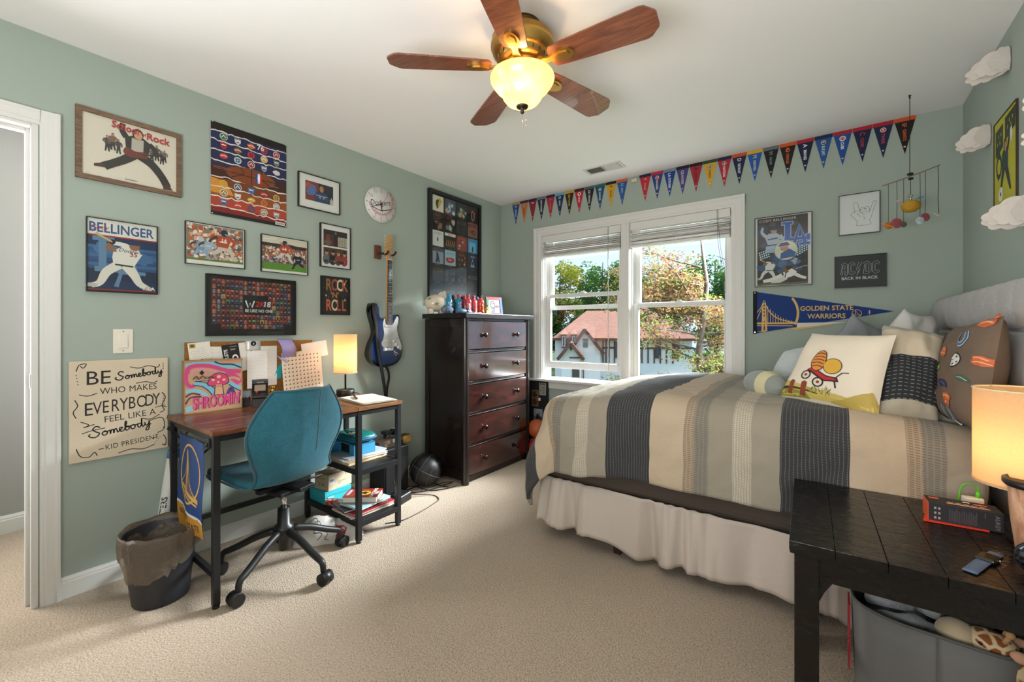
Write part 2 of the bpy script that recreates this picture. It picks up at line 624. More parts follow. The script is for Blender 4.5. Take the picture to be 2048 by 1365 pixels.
# light switch, outlet
def plate(name, label, cat, loc, w, h, rz, kind):
    t = thing(name, label, cat, loc, rz)
    m = mat('ivory_plate', 'e6dfd0', 0.4)
    b = MB(); b.box(-w / 2, -0.006, -h / 2, w / 2, 0, h / 2); b.build('cover_plate', m, t, bevel=0.002)
    if kind == 'rocker':
        b = MB(); b.box(-0.017, -0.009, -0.034, 0.017, -0.005, 0.034); b.build('switch_frame', m, t, bevel=0.001)
        b = MB(); b.add([(-.014, -.009, -.03), (.014, -.009, -.03), (.014, -.009, .03), (-.014, -.009, .03), (-.014, -.0145, -.03), (.014, -.0145, -.03), (.014, -.010, .03), (-.014, -.010, .03)], [(4, 5, 6, 7), (0, 1, 5, 4), (3, 7, 6, 2), (0, 4, 7, 3), (1, 2, 6, 5)]); b.build('rocker', m, t)
    else:
        for z in (-0.02, 0.02):
            b = MB(); b.lathe([(0.0, .0), (.0165, 0), (.0165, .003), (0.0, .003)], n=20); o = b.build('socket', m, t); o.rotation_euler = (R(90), 0, 0); o.location = (0, -.005, z)
    for z in ((-h / 2 + .012, h / 2 - .012) if kind == 'rocker' else (-h / 2 + .012, 0, h / 2 - .012)):
        b = MB(); b.ball((0, -.006, z), .003, .002, .003, 8, 6); b.build('screw', mat('screw_metal', '8b8272', .4, metal=1), t)
    return t
plate('light_switch', 'ivory rocker light switch on the green wall beside the door', 'switch', (0, -2.908, 1.123), 0.072, 0.115, R(90), 'rocker')
plate('wall_outlet', 'ivory wall outlet low on the green wall behind the desk shelf', 'outlet', (0, -1.335, 0.362), 0.07, 0.115, R(90), 'outlet')

# ------------------------------------------------------------------ windows
b = MB()
def wc(p, q, across, wdt):
    p, q, a, o = Vector(p), Vector(q), Vector(across), Vector((0, -1, 0))
    prof = [(0, 0), (0, .012), (wdt * .08, .014), (wdt * .2, .014), (wdt * .26, .017), (wdt * .7, .018), (wdt * .78, .024), (wdt * .97, .024), (wdt, .02), (wdt, 0)]
    n = len(prof)
    vs = [p + a * s + o * t for s, t in prof] + [q + a * s + o * t for s, t in prof]
    b.add(vs, [(i, (i + 1) % n, n + (i + 1) % n, n + i) for i in range(n)] + [tuple(range(n - 1, -1, -1)), tuple(range(n, 2 * n))])
# trim_1 is the picture-frame casing round both windows, mitred by overlap
wc((0.500, 0, 0.71), (0.500, 0, 2.142), (-1, 0, 0), 0.088)
wc((2.126, 0, 0.71), (2.126, 0, 2.142), (1, 0, 0), 0.088)
wc((0.412, 0.0004, 2.062), (2.214, 0.0004, 2.062), (0, 0, 1), 0.08)
b.box(1.292, -0.016, 0.71, 1.360, 0.0, 2.063)
b.box(1.312, -0.020, 0.71, 1.340, -0.015, 2.063)
struct(b.build('trim_1', TRIM))
b = MB(); b.box(0.385, -0.06, 0.690, 2.24, 0.02, 0.712); struct(b.build('trim_2', TRIM, bevel=0.006, seg=3))
b = MB(); b.box(0.43, -0.016, 0.625, 2.2, 0, 0.690); struct(b.build('trim_3', TRIM, bevel=0.003))

def sash(parent, name, x0, x1, z0, z1, y, st, bot, top, d=0.032):
    b = MB()
    b.box(x0, y, z0, x0 + st, y + d, z1); b.box(x1 - st, y, z0, x1, y + d, z1)
    b.box(x0 + st, y, z0, x1 - st, y + d, z0 + bot); b.box(x0 + st, y, z1 - top, x1 - st, y + d, z1)
    # inner glazing bead
    e = 0.008
    b.box(x0 + st, y - .004, z0 + bot, x0 + st + e, y + d - .004, z1 - top); b.box(x1 - st - e, y - .004, z0 + bot, x1 - st, y + d - .004, z1 - top)
    b.box(x0 + st, y - .004, z0 + bot, x1 - st, y + d - .004, z0 + bot + e); b.box(x0 + st, y - .004, z1 - top - e, x1 - st, y + d - .004, z1 - top)
    s = b.build(name, WSASH, parent, bevel=0.0015)
    g = MB(); g.box(x0 + st * .8, y + d * .45, z0 + bot * .8, x1 - st * .8, y + d * .55, z1 - top * .8)
    g.build('pane', GLASS, s)
    return s
def window(name, x0, x1, lower_z0, lower_z1):
    t = struct(thing(name, None, None, ((x0 + x1) / 2, 0.0, 0.71)))
    X0, X1 = x0 - (x0 + x1) / 2, x1 - (x0 + x1) / 2
    b = MB()
    b.box(X0 - .018, 0, 0, X0, 0.15, 1.36); b.box(X1, 0, 0, X1 + .018, 0.15, 1.36)
    b.box(X0, 0, 1.348, X1, 0.15, 1.365); b.box(X0, 0.02, -0.006, X1, 0.16, 0.006)
    b.box(X0, 0.035, 0, X0 + .010, 0.045, 1.35); b.box(X1 - .010, 0.035, 0, X1, 0.045, 1.35)
    b.box(X0, 0.082, 0, X0 + .012, 0.088, 1.35); b.box(X1 - .012, 0.082, 0, X1, 0.088, 1.35)
    b.build('window_frame', WSASH, t)
    sash(t, 'upper_sash', X0 + .004, X1 - .004, 1.363 - .71, 1.345, 0.092, 0.045, 0.030, 0.04)
    s = sash(t, 'lower_sash', X0 + .004, X1 - .004, lower_z0 - .71, lower_z1 - .71, 0.048, 0.044, 0.055, 0.026)
    b = MB(); b.box(-0.03, 0.04, lower_z1 - .71 - .004, 0.03, 0.075, lower_z1 - .71 + .008); b.box(-.012, .035, lower_z1 - .71 + .006, .02, .05, lower_z1 - .71 + .016)
    b.build('sash_lock', WSASH, s, bevel=0.002)
    return t
window('window_1', 0.508, 1.289, 0.812, 1.508)
window('window_2', 1.363, 2.121, 0.722, 1.393)

def blind(x0, x1, label, zb):
    t = thing('window_blind', label, 'blind', ((x0 + x1) / 2, 0.012, 2.06), 0, 'raised blinds over the two windows')
    h = (x1 - x0) / 2 - .004
    b = MB(); b.box(-h, -0.018, -0.062, h, -0.010, 0); b.box(-h, -0.010, -0.045, h, 0.03, -0.002)
    b.build('valance', BLINDW, t, bevel=0.002)
    n = 17
    zs = -0.066; ze = zb - 2.06 + .014
    for i in range(n):
        f = i / (n - 1)
        z = lerp(zs, ze, f ** 0.85)
        b = MB()
        a = R(random.uniform(-7, 9)) + (R(14) if i < 3 else 0)
        dx = random.uniform(-.004, .004)
        c, s = math.cos(a) * .024, math.sin(a) * .024
        q = []
        for x in (-h + .004 + dx, h - .004 + dx):
            q += [(x, -c, z - s), (x, 0, z + .0025), (x, c, z + s), (x, c, z + s - .003), (x, 0, z - .0005), (x, -c, z - s - .003)]
        b.add(q, [(0, 1, 7, 6), (1, 2, 8, 7), (2, 3, 9, 8), (3, 4, 10, 9), (4, 5, 11, 10), (5, 0, 6, 11), (0, 5, 4, 3, 2, 1), (6, 7, 8, 9, 10, 11)])
        b.build('slat', BLINDW, t)
    b = MB(); b.box(-h + .004, -0.024, zb - 2.06 - .008, h - .004, 0.024, zb - 2.06 + .008); b.build('bottom_rail', BLINDW, t, bevel=0.003)
    for k in (-.62, -.02, .62):
        b = MB()
        x = h * k
        b.tube([(x, -.027, -.06), (x + .003, -.028, -.12), (x - .002, -.028, ze + .02), (x + .004, -.027, zb - 2.07)], .0012, 5)
        b.tube([(x + .012, -.027, -.06), (x + .010, -.029, -.11), (x + .013, -.028, ze), (x + .006, -.027, zb - 2.07)], .0012, 5)
        b.tube(spline([(x - .02, -.03, zb - 2.055), (x, -.034, zb - 2.075), (x + .02, -.03, zb - 2.05), (x + .01, -.033, zb - 2.08)], 4), .0013, 5)
        b.build('ladder_cord', BLINDW, t)
    return t, h
bt, h = blind(0.508, 1.289, 'white raised blind above the left window', 1.862)
b = MB(); b.tube([(1.176 - 0.8985, -.03, .0), (1.18 - 0.8985, -.032, -1.33)], .0032, 6); b.build('tilt_wand', mat('clear_wand', 'b9b9b4', .2), bt)
bt, h = blind(1.363, 2.121, 'white raised blind above the right window', 1.862)
b = MB()
cx = (1.363 + 2.121) / 2
b.tube(spline([(2.03 - cx, -.03, 0), (2.04 - cx, -.034, -.25), (2.075 - cx, -.03, -.5), (2.085 - cx, -.03, -.66)], 6), .0013, 5)
b.tube(spline([(2.035 - cx, -.03, 0), (2.052 - cx, -.034, -.25), (2.08 - cx, -.03, -.45), (2.088 - cx, -.03, -.62)], 6), .0013, 5)
b.build('pull_cord', mat('grey_cord', '6f6a62', .7), bt)

# ceiling air vent
t = thing('ceiling_vent', 'white slotted air vent set in the ceiling near the window', 'vent', (1.278, -0.322, CH))
b = MB(); b.box(-.155, -.072, -.004, .155, -.052, 0); b.box(-.155, .052, -.004, .155, .072, 0); b.box(-.155, -.052, -.004, -.13, .052, 0); b.box(.13, -.052, -.004, .155, .052, 0); b.box(-.004, -.052, -.005, .004, .052, 0)
b.build('vent_frame', mat('vent_white', 'd6d4cf', .5), t, bevel=.001)
b = MB(); b.box(-.13, -.052, -.0006, .13, .052, -.0002); b.build('vent_duct', mat('vent_dark', '3a3936', .9), t)
for i in range(26):
    x = -.125 + i * .0098
    if abs(x) < .005: continue
    b = MB(); s = -1 if x < 0 else 1
    b.add([(x - .003, -.052, -.0045), (x - .003, .052, -.0045), (x + .0035 * s, .052, -.0008), (x + .0035 * s, -.052, -.0008)], [(0, 1, 2, 3)])
    b.build('louvre', mat('vent_white', 'd6d4cf', .5), t)
# ------------------------------------------------------------------ desk with side shelf
def wood_mat(name, stops, scale, rough=0.35, coat=0.0, bump=0.08, warp=2.5):
    g = NG(name)
    v = g.coords(scale)
    n1 = g.n('TexNoise', Scale=1.0, Detail=6.0, Roughness=0.62, Distortion=warp); g.l(v, n1.inputs['Vector'])
    g.l(g.ramp(n1.outputs['Fac'], stops), g.b.inputs['Base Color'])
    g.b.inputs['Roughness'].default_value = rough
    g.b.inputs['Coat Weight'].default_value = coat
    g.bump(n1.outputs['Fac'], bump, 0.003)
    MATS[name] = g.m
    return g.m
DESKWOOD = wood_mat('rustic_brown_desk_wood', [(0.28, '24110d'), (0.42, '4a241a'), (0.54, '6b3c28'), (0.66, '96603c'), (0.78, '4a271b')], (13, 2.6, 13), 0.28)
DESKWOODL = wood_mat('oak_desk_wood', [(0.3, '5f3d25'), (0.5, '8a5f3a'), (0.75, 'a97a4c')], (14, 2.2, 14), 0.4)

desk = thing('desk', 'rustic brown wooden desk on a black metal frame with two side shelves', 'desk', (0.337, -2.26, 0))
def dl(x, y): return x - 0.337, y + 2.26
def dbox(b, x0, y0, z0, x1, y1, z1):
    (a0, c0), (a1, c1) = dl(x0, y0), dl(x1, y1)
    b.box(a0, c0, z0, a1, c1, z1)
b = MB(); dbox(b, 0.04, -2.752, 0.731, 0.635, -2.066, 0.75); b.build('desk_top', DESKWOOD, desk, bevel=.0015)
b = MB(); dbox(b, 0.04, -2.063, 0.731, 0.635, -1.765, 0.75); b.build('side_top', DESKWOODL, desk, bevel=.0015)
for x in (0.052, 0.598):
    for y in (-2.745, -2.062, -1.795):
        b = MB(); dbox(b, x, y, 0.012, x + .027, y + .027, 0.731)
        l = b.build('leg', BLACKMETAL, desk, bevel=.002)
        b = MB(); a, c = dl(x + .0135, y + .0135); b.lathe([(0, 0), (.014, 0), (.014, .009), (.006, .012), (0, .012)], (a, c, 0), 14); b.build('foot_pad', BLACKPLASTIC, l)
def rail(x0, y0, z0, x1, y1, z1, name='rail'):
    b = MB(); dbox(b, x0, y0, z0, x1, y1, z1); b.build(name, BLACKMETAL, desk, bevel=.001)
rail(.600, -2.72, .703, .622, -2.06, .731); rail(.055, -2.72, .703, .076, -2.06, .731)
rail(.600, -2.04, .703, .622, -1.79, .731); rail(.055, -2.04, .703, .076, -1.79, .731)
rail(.07, -2.742, .703, .60, -2.724, .731); rail(.07, -2.742, .125, .60, -2.722, .15)
rail(.056, -2.72, .185, .074, -2.06, .21)
for z in (.40, .115):
    b = MB(); dbox(b, .052, -2.04, z - .006, .622, -1.79, z); b.build('shelf_plate', BLACKMETAL, desk)
    rail(.600, -2.038, z - .028, .624, -1.79, z + .003, 'shelf_rail'); rail(.052, -2.038, z - .028, .07, -1.79, z + .003, 'shelf_rail')
    rail(.07, -2.058, z - .028, .60, -2.04, z + .003, 'shelf_rail'); rail(.07, -1.79, z - .028, .60, -1.772, z + .003, 'shelf_rail')
b = MB()
for p, q in (((.08, -2.735, .69), (.36, -2.735, .56)), ((.60, -2.735, .69), (.33, -2.735, .56)), ((.07, -2.735, .56), (.2, -2.70, .70))):
    (a0, c0), (a1, c1) = dl(p[0], p[1]), dl(q[0], q[1])
    b.tube([(a0, c0, p[2]), (a1, c1, q[2])], .004, 6)
b.build('cross_brace', BLACKMETAL, desk)
for x in (.085, .585):
    b = MB(); dbox(b, x - .012, -2.754, .675, x + .014, -2.735, .715); a, c = dl(x, -2.757); b.ball((a, c, .69), .009, .006, .009, 8, 6)
    b.build('corner_bracket', BLACKMETAL, desk, bevel=.002)

# ------------------------------------------------------------------ swivel chair
TEAL = None
def teal_fabric():
    g = NG('teal_woven_fabric')
    v = g.coords()
    n = g.n('TexNoise', Scale=650.0, Detail=2.0); g.l(v, n.inputs['Vector'])
    n2 = g.n('TexNoise', Scale=25.0, Detail=3.0); g.l(v, n2.inputs['Vector'])
    f = g.math('ADD', g.math('MULTIPLY', n.outputs['Fac'], .86), g.math('MULTIPLY', n2.outputs['Fac'], .14))
    g.l(g.ramp(f, [(.36, '10404c'), (.5, '195868'), (.64, '276f80')]), g.b.inputs['Base Color'])
    g.b.inputs['Roughness'].default_value = .9
    g.b.inputs['Sheen Weight'].default_value = .1
    g.bump(n.outputs['Fac'], .25, .002)
    return g.m
TEAL = teal_fabric()
TEALSEAM = mat('dark_teal_piping', '164d5a', .85, sheen=.3)
ch = thing('desk_chair', 'teal fabric swivel chair on a black five-armed castor base at the desk', 'chair', (0.534, -2.414, 0), R(99))
prof = [(.285, .430, .175), (.262, .462, .205), (.20, .478, .222), (.08, .466, .228), (-.06, .456, .222), (-.145, .470, .21), (-.192, .515, .196), (-.214, .585, .212), (-.226, .66, .244), (-.233, .73, .252), (-.242, .80, .226), (-.252, .865, .182), (-.262, .905, .150)]
P3 = spline([(p[0], p[1], p[2]) for p in prof], 4)
NP = len(P3) - 1
def shell(u, t, off=0.0):
    i = min(NP, max(0, t * NP)); k = min(NP - 1, int(i)); f = i - k
    y, z, hw = [lerp(P3[k][j], P3[k + 1][j], f) for j in range(3)]
    bk = sstep(.46, .60, z) * sstep(.05, -.15, y)
    wing = lerp(.0, .075, bk) + .055 * math.exp(-((z - .50) / .06) ** 2) * sstep(-.05, -.15, y)
    lift = .016 * (1 - bk)
    a = abs(u)
    return (u * hw * (1 - .03 * a ** 4) - .032 * bk - .015 * (1 - bk), y + wing * a ** 2.2 - off * bk, z + lift * a ** 2.5 - off * (1 - bk) + .010 * (1 - a * a) * sstep(.9, 1, t) * 0)
def shellc(i, j):
    u = i * 2 - 1
    t = j
    return shell(u, t)
b = MB(); b.grid(lambda i, j: shellc(i, j), 20, NP)
b.build('seat_shell', TEAL, ch, solid=.034, soff=-1.0, subsurf=1)
b = MB()
edge = [shell(-1, j / 40) for j in range(41)] + [shell(-1 + 2 * j / 10, 1) for j in range(1, 10)] + [shell(1, 1 - j / 40) for j in range(41)] + [shell(1 - 2 * j / 10, 0) for j in range(1, 10)]
b.tube(edge, .0055, 6, closed=True)
b.tube([(p[0], p[1] - .034, p[2]) for p in [shell(0.08, .62 + .38 * j / 14) for j in range(15)]], .004, 6)
b.build('piping', TEALSEAM, ch)
b = MB(); b.box(-.09, -.11, .395, .09, .11, .412); b.box(-.13, -.02, .405, .13, .02, .425); b.box(-.02, -.15, .405, .02, .15, .425); b.tube([(.08, .02, .395), (.2, .03, .385), (.24, .03, .385)], .006, 8)
b.build('tilt_plate', BLACKMETAL, ch, bevel=.004)
b = MB(); b.cyl((0, 0, .28), (0, 0, .40), .0145, n=20); b.build('gas_lift', CHROME, ch)
b = MB(); b.lathe([(0, .095), (.022, .095), (.024, .15), (.044, .158), (.046, .20), (.042, .215), (.030, .222), (.028, .30), (.0, .30)], n=24); b.build('hub', BLACKPLASTIC, ch)
for k in range(5):
    a = R(-62.5 + 72 * k - 99)
    c, s = math.cos(a), math.sin(a)
    path = spline([(.04, .188), (.12, .165), (.20, .128), (.248, .108), (.272, .098), (.282, .078), (.283, .055)], 3)
    b = MB(); b.tube([(r * c, r * s, z) for r, z in path], [lerp(.018, .0125, i / (len(path) - 1)) for i in range(len(path))], 10)
    arm = b.build('base_arm', BLACKMETAL, ch)
    b = MB()
    px, py = .283 * c, .283 * s
    q = a + R(70 + 25 * k)
    ax = Vector((math.cos(q), math.sin(q), 0)); fwd = Vector((-ax.y, ax.x, 0))
    for sgn in (-1, 1):
        ctr = Vector((px, py, .027)) - fwd * .012
        b.cyl(ctr + ax * sgn * .003, ctr + ax * sgn * .022, .027, n=18)
    cas = b.build('castor', mat('castor_black', '101011', .3), ch)
    b = MB(); ctr = Vector((px, py, .03)) - fwd * .012
    b.tube([ctr - ax * .026, ctr + ax * .026], .0275, 16, flat=1.02); b.cyl((px, py, .03), (px, py, .062), .009, n=10); b.build('castor_hood', BLACKPLASTIC, cas)

# ------------------------------------------------------------------ table lamps
def shade_mat(name, c, glow):
    g = NG(name)
    g.t.nodes.remove(g.b)
    v = g.coords((1, 1, 1))
    w1 = g.n('TexNoise', Scale=160.0, Detail=2.0); g.l(v, w1.inputs['Vector'])
    cc = g.mix(w1.outputs['Fac'], tuple(x * .82 for x in lin(c)), lin(c))
    d = g.n('BsdfDiffuse'); t = g.n('BsdfTranslucent')
    g.l(cc, d.inputs[0]); g.l(cc, t.inputs[0])
    mx = g.n('MixShader', i0=0.5); g.l(d.outputs[0], mx.inputs[1]); g.l(t.outputs[0], mx.inputs[2])
    g.l(mx.outputs[0], g.out.inputs['Surface'])
    MATS[name] = g.m
    return g.m
SHADE = shade_mat('linen_shade_lit', 'e6cba4', 0)
def table_lamp(name, label, loc, r, z0, z1, base, power, color, bulbz):
    t = thing(name, label, 'lamp', loc)
    b = MB(); b.lathe([(r * .97, z0), (r * .97, z1)], n=48); b.lathe([(r * .99, z0), (r * .99, z0 + .006)], n=48)
    b.build('lamp_shade', SHADE, t)
    b = MB(); b.tube([(r * .97 * math.cos(R(a)), r * .97 * math.sin(R(a)), z0) for a in range(0, 360, 10)], .0022, 6, closed=True)
    b.build('shade_ring', mat('cream_trim', 'e6d8b4', .7), t)
    b = MB(); b.tube([(r * .97 * math.cos(R(a)), r * .97 * math.sin(R(a)), z1) for a in range(0, 360, 10)], .0022, 6, closed=True)
    for a in (0, 120, 240):
        b.tube([(0, 0, z1 - .02), (r * .97 * math.cos(R(a)), r * .97 * math.sin(R(a)), z1)], .0015, 5)
    b.build('shade_spider', mat('cream_trim', 'e6d8b4', .7), t)
    base(t)
    b = MB(); b.ball((0, 0, bulbz), .022, .022, .028, 14, 10); b.cyl((0, 0, bulbz - .06), (0, 0, bulbz - .02), .012, n=10)
    b.build('bulb', mat('warm_bulb', 'ffd9a0', .4, emit=('ffcf8a', 14)), t)
    lt = lamp('POINT', name + '_light', (0, 0, bulbz + .001), power, color, shadow_soft_size=.035)
    lt.parent = t
    return t
def base1(t):
    b = MB(); b.lathe([(0, 0), (.054, 0), (.056, .004), (.056, .036), (.052, .042), (.0, .044)], n=36); b.build('lamp_base', BLACKPLASTIC, t)
    b = MB(); b.cyl((0, 0, .04), (0, 0, .22), .0055, n=12); b.build('pole', mat('dark_bronze', '2b211a', .35, metal=.8), t)
    b = MB(); b.tube(spline([(.05, .02, .02), (.075, .03, .022), (.085, .06, .006), (.06, .10, .003)], 5), .0025, 6); b.build('power_cord', BLACKPLASTIC, t)
table_lamp('table_lamp', 'lit cream drum-shade lamp with round black base on the desk', (0.185, -1.862, .75), .073, .148, .394, base1, 2.0, (1.0, .62, .30), .26)

# ------------------------------------------------------------------ things on the desk
def paper(name, label, loc, w, h, rz=0.0, tilt=0.0, m=None, art=None, curl=0.0, cat='paper', group=None, roll=0.0, axis='wall'):
    """thin sheet pinned to the left wall; local x along the wall, z up, -y out"""
    t = thing(name, label, cat, loc, R(90), group)
    t.rotation_euler = (tilt, roll, R(90))
    b = MB()
    n = 8
    f = lambda i, j: ((i - .5) * w, -curl * (j - .5) ** 2 * 4 * (1 if j < .5 else .2), (j - .5) * h)
    b.grid(f, 2, n)
    b.build('sheet', m or WHITEPAPER, t, solid=.0006, soff=0)
    if art:
        art.build('print', t, mp=lambda a, c, d: (a - w / 2, f(0, c / h)[1] - .0008 - d, c - h / 2), cell=.03 if curl else 0)
    return t
CORK = mat('cork', 'a4713f', .9, spec=.1, var=(140, .45))
for i, (y0, y1, lab) in enumerate(((-2.668, -2.345, 'brown cork board on the wall behind the printed cardboard box'), (-2.333, -1.99, 'brown cork board behind the chair back, right of its twin'))):
    t = thing('cork_board', lab, 'cork board', (0.0, (y0 + y1) / 2, .93), R(90), 'cork boards over the desk')
    b = MB(); h = (y1 - y0) / 2; b.box(-h, -.012, -.178, h, -.001, .18); b.build('cork_panel', CORK, t)

def scribble(A, u0, v0, u1, v1, rows, c='5a5550', rot=0.0):
    for r in range(rows):
        v = lerp(v1, v0, (r + .5) / rows)
        u = u0
        while u < u1 - 4:
            L = random.uniform(2, 8)
            e = min(u + L, u1)
            pts = [(q, v + random.uniform(-.9, .9)) for q in [u + (e - u) * k / 4 for k in range(5)]]
            if rot:
                cx, cy = (u0 + u1) / 2, (v0 + v1) / 2
                pts = [(cx + (p - cx) * math.cos(rot) - (q - cy) * math.sin(rot), cy + (p - cx) * math.sin(rot) + (q - cy) * math.cos(rot)) for p, q in pts]
            A.limb(pts, .55, c)
            u = e + random.uniform(1, 3)
A = Art(.10, .15, 'e9e3d6'); A.rect(4, 82, 22, 97, 'b69a4c'); A.up(); A.blob(13, 89, 6, 5, '5d4a2b', wob=.5); scribble(A, 12, 20, 60, 80, 9, '3f3f46', R(20))
paper('pinned_note', 'white handwritten note with a small golden picture, leftmost on the cork board', (0.018, -2.605, 1.035), .095, .15, art=A, roll=R(-6))
A = Art(.10, .13, 'e7e2d8'); scribble(A, 10, 20, 66, 80, 7, '9a948c')
paper('pinned_note', 'white pinned note left of the black athlete card', (0.016, -2.535, 1.02), .10, .13, art=A, roll=R(3))
A = Art(.085, .13, '17171a')
A.text('ATHLETE', 20, 4, 13, 'e9e7e2', rot=R(90), bold=.02); A.text('2024', 31, 74, 7, 'd8d6d0'); A.ring(46, 38, 7, 12, 'f0eeea', sy=1.35); A.rect(30, 88, 58, 91, '8d8b86'); A.rect(32, 14, 58, 17, 'c9c7c2')
paper('athlete_card', 'black card with white athlete lettering pinned on the cork board', (0.021, -2.462, 1.03), .075, .13, art=A, roll=R(-8), cat='card')
A = Art(.1, .15, 'e9e4da'); scribble(A, 26, 25, 62, 85, 8, 'aaa49b')
paper('pinned_note', 'white note sticking out right of the black athlete card', (0.017, -2.41, 1.022), .09, .16, art=A, roll=R(-7))
t = paper('badge_bag', 'small clear plastic bag with a black numbered badge at the cork board top', (0.020, -2.345, 1.085), .08, .055, m=mat('clear_film', 'c9c6c0', .15, alpha=1), cat='bag')
b = MB(); b.cyl((0, -.001, .012), (0, -.005, .012), .014, n=18); b.build('badge', BLACKPLASTIC, t)
A = Art(.02, .02); A.text('6', 50, 22, 52, 'f0eeea', 'c', bold=.02); A.build('print', t, mp=lambda a, c, d: (a - .01, -.0052 - d, c + .002))
A = Art(.045, .05, '23284a'); A.poly([(45 + (26 if k % 2 == 0 else 11) * math.sin(k * math.pi / 5), 52 + (26 if k % 2 == 0 else 11) * math.cos(k * math.pi / 5)) for k in range(10)], 'c9a84a')
paper('star_card', 'small navy card with a gold star on the cork board', (0.0165, -2.365, 1.0), .04, .045, art=A, cat='card')
A = Art(.14, .235, 'e3dcd2'); scribble(A, 5, 20, 52, 92, 14, 'b9b0a6')
paper('pinned_sheet', 'long white creased sheet pinned above the toy arcade, rear one', (0.018, -2.288, .955), .13, .22, art=A)
A = Art(.11, .215, 'eeeae4'); scribble(A, 5, 10, 46, 90, 12, 'c9c2ba')
paper('pinned_sheet', 'long white sheet pinned above the toy arcade, in front of its twin', (0.021, -2.325, .945), .105, .215, art=A)
A = Art(.17, .10, 'e6d9cc'); scribble(A, 14, 50, 150, 88, 3, 'b79a8c')
paper('pinned_note', 'pale note pinned behind the sheet of small duck stickers', (0.017, -1.985, 1.045), .15, .10, art=A, roll=R(-8))
# sheet of small marks
A = Art(.25, .26, 'ecd9c2')
for r in range(10):
    for c in range(10):
        if (r in (3, 4) and c == 9): continue
        u, v = 6 + c * 8.9, 90 - r * 9.3
        A.poly([(u - 1.9, v - 1.4), (u + 2.0, v - 1.6), (u + 1.9, v + .2), (u + .2, v + .6), (u - 1.5, v - .2)], '2a211c')
        A.poly([(u + .2, v + .2), (u + 1.0, v), (u + 1.6, v + 2.0), (u + 2.4, v + 2.4), (u + .9, v + 2.6)], '2a211c')
paper('sticker_sheet', 'large cream sheet printed with rows of small black ducks above the chair', (0.035, -2.062, .91), .25, .255, art=A, roll=R(-4), curl=.006, cat='sticker sheet')
t = thing('purple_card', 'curled lilac paper card pinned between the white sheets', 'card', (0.02, -2.175, 1.03), R(90))
LILAC = mat('lilac_paper', 'a598c9', .8)
b = MB()
b.grid(lambda i, j: ((i - .5) * .085 + .02 * j, -.004 - .05 * math.sin(math.pi * j) ** 1, .09 - .12 * j + .0 * i), 2, 12)
b.build('card_front', LILAC, t, solid=.0008)
b = MB(); b.add([(-.05, -.018, -.005), (-.01, -.024, -.032), (.045, -.004, -.03), (.06, -.003, -.10), (.0, -.012, -.06)], [(0, 1, 4), (1, 2, 3, 4)]); b.build('card_fold', mat('pale_lilac_paper', 'b9b0d6', .8), t, solid=.0008)
t = thing('teal_card', 'small bright teal card on the cork board beside the sticker sheet', 'card', (0.018, -2.205, .925), R(90))
b = MB(); b.add([(-.03, 0, -.045), (.02, 0, -.045), (.02, -.002, .045), (.004, -.004, .04)], [(0, 1, 2, 3)]); b.build('card_sheet', mat('teal_card', '1da3a8', .6), t, solid=.0008)
# flat cardboard box with a printed lid
t = thing('printed_box', 'flat cardboard box with pink and blue swirl print standing on the desk', 'box', (0.083, -2.566, .75), R(86))
bw, bh, bd = .258, .268, .052
b = MB(); b.box(-bw / 2, -bd / 2, 0, bw / 2, bd / 2, bh); b.build('carton', CARD, t, bevel=.0015)
b = MB(); b.box(-bw / 2 - .001, -bd / 2 - .002, .262, bw / 2 + .001, bd / 2, .2695); b.box(-.05, -bd / 2 - .002, .2695, 0.0, bd / 2 - .01, .2735); b.build('lid_edge', CARD, t)
A = Art(bw * .96, bh * .95)
W_ = A.W
def swirl(pts, wdt, c): A.limb(pts, wdt, c, 5)
A.rect(0, 0, W_, 100, 'bd9573'); A.up()
swirl([(0, 92), (20, 97), (48, 96), (70, 88), (W_, 90)], 9, '7fb7c7'); A.up()
swirl([(2, 78), (6, 90), (22, 93), (44, 90), (70, 80), (W_ - 1, 76)], 8, 'c9467c'); A.up(); swirl([(9, 74), (14, 84), (30, 85), (48, 80), (58, 70)], 4, 'd98a9c'); A.up()
swirl([(1, 80), (1, 62), (8, 52), (14, 54)], 7, 'c9467c'); swirl([(48, 100), (60, 94), (80, 92), (W_, 84)], 3, '243a5e'); swirl([(64, 60), (76, 70), (W_ - 2, 52)], 15, 'c9467c'); A.up()
swirl([(70, 62), (82, 64), (W_ - 2, 58)], 5, 'c49a78'); swirl([(14, 58), (30, 54), (42, 44), (52, 30)], 9, '78b4c8'); A.up(); swirl([(13, 54), (28, 50), (40, 38), (46, 28)], 1.8, '23324f'); swirl([(15, 62), (32, 58), (46, 47), (56, 34)], 1.6, '23324f'); A.up()
swirl([(0, 42), (14, 44), (30, 36), (36, 26)], 7, '86bccb'); swirl([(0, 32), (10, 38), (24, 34)], 3, '5a2f45'); swirl([(70, 58), (80, 50), (W_ - 1, 40)], 7, '78b4c8'); swirl([(74, 50), (84, 42), (W_ - 1, 34)], 2, '23324f'); A.up()
swirl([(0, 18), (8, 30), (26, 30)], 3, '52304a'); swirl([(72, 30), (78, 42), (84, 28)], 7, '4b3a78'); swirl([(0, 6), (12, 10)], 10, '86bccb'); A.up()
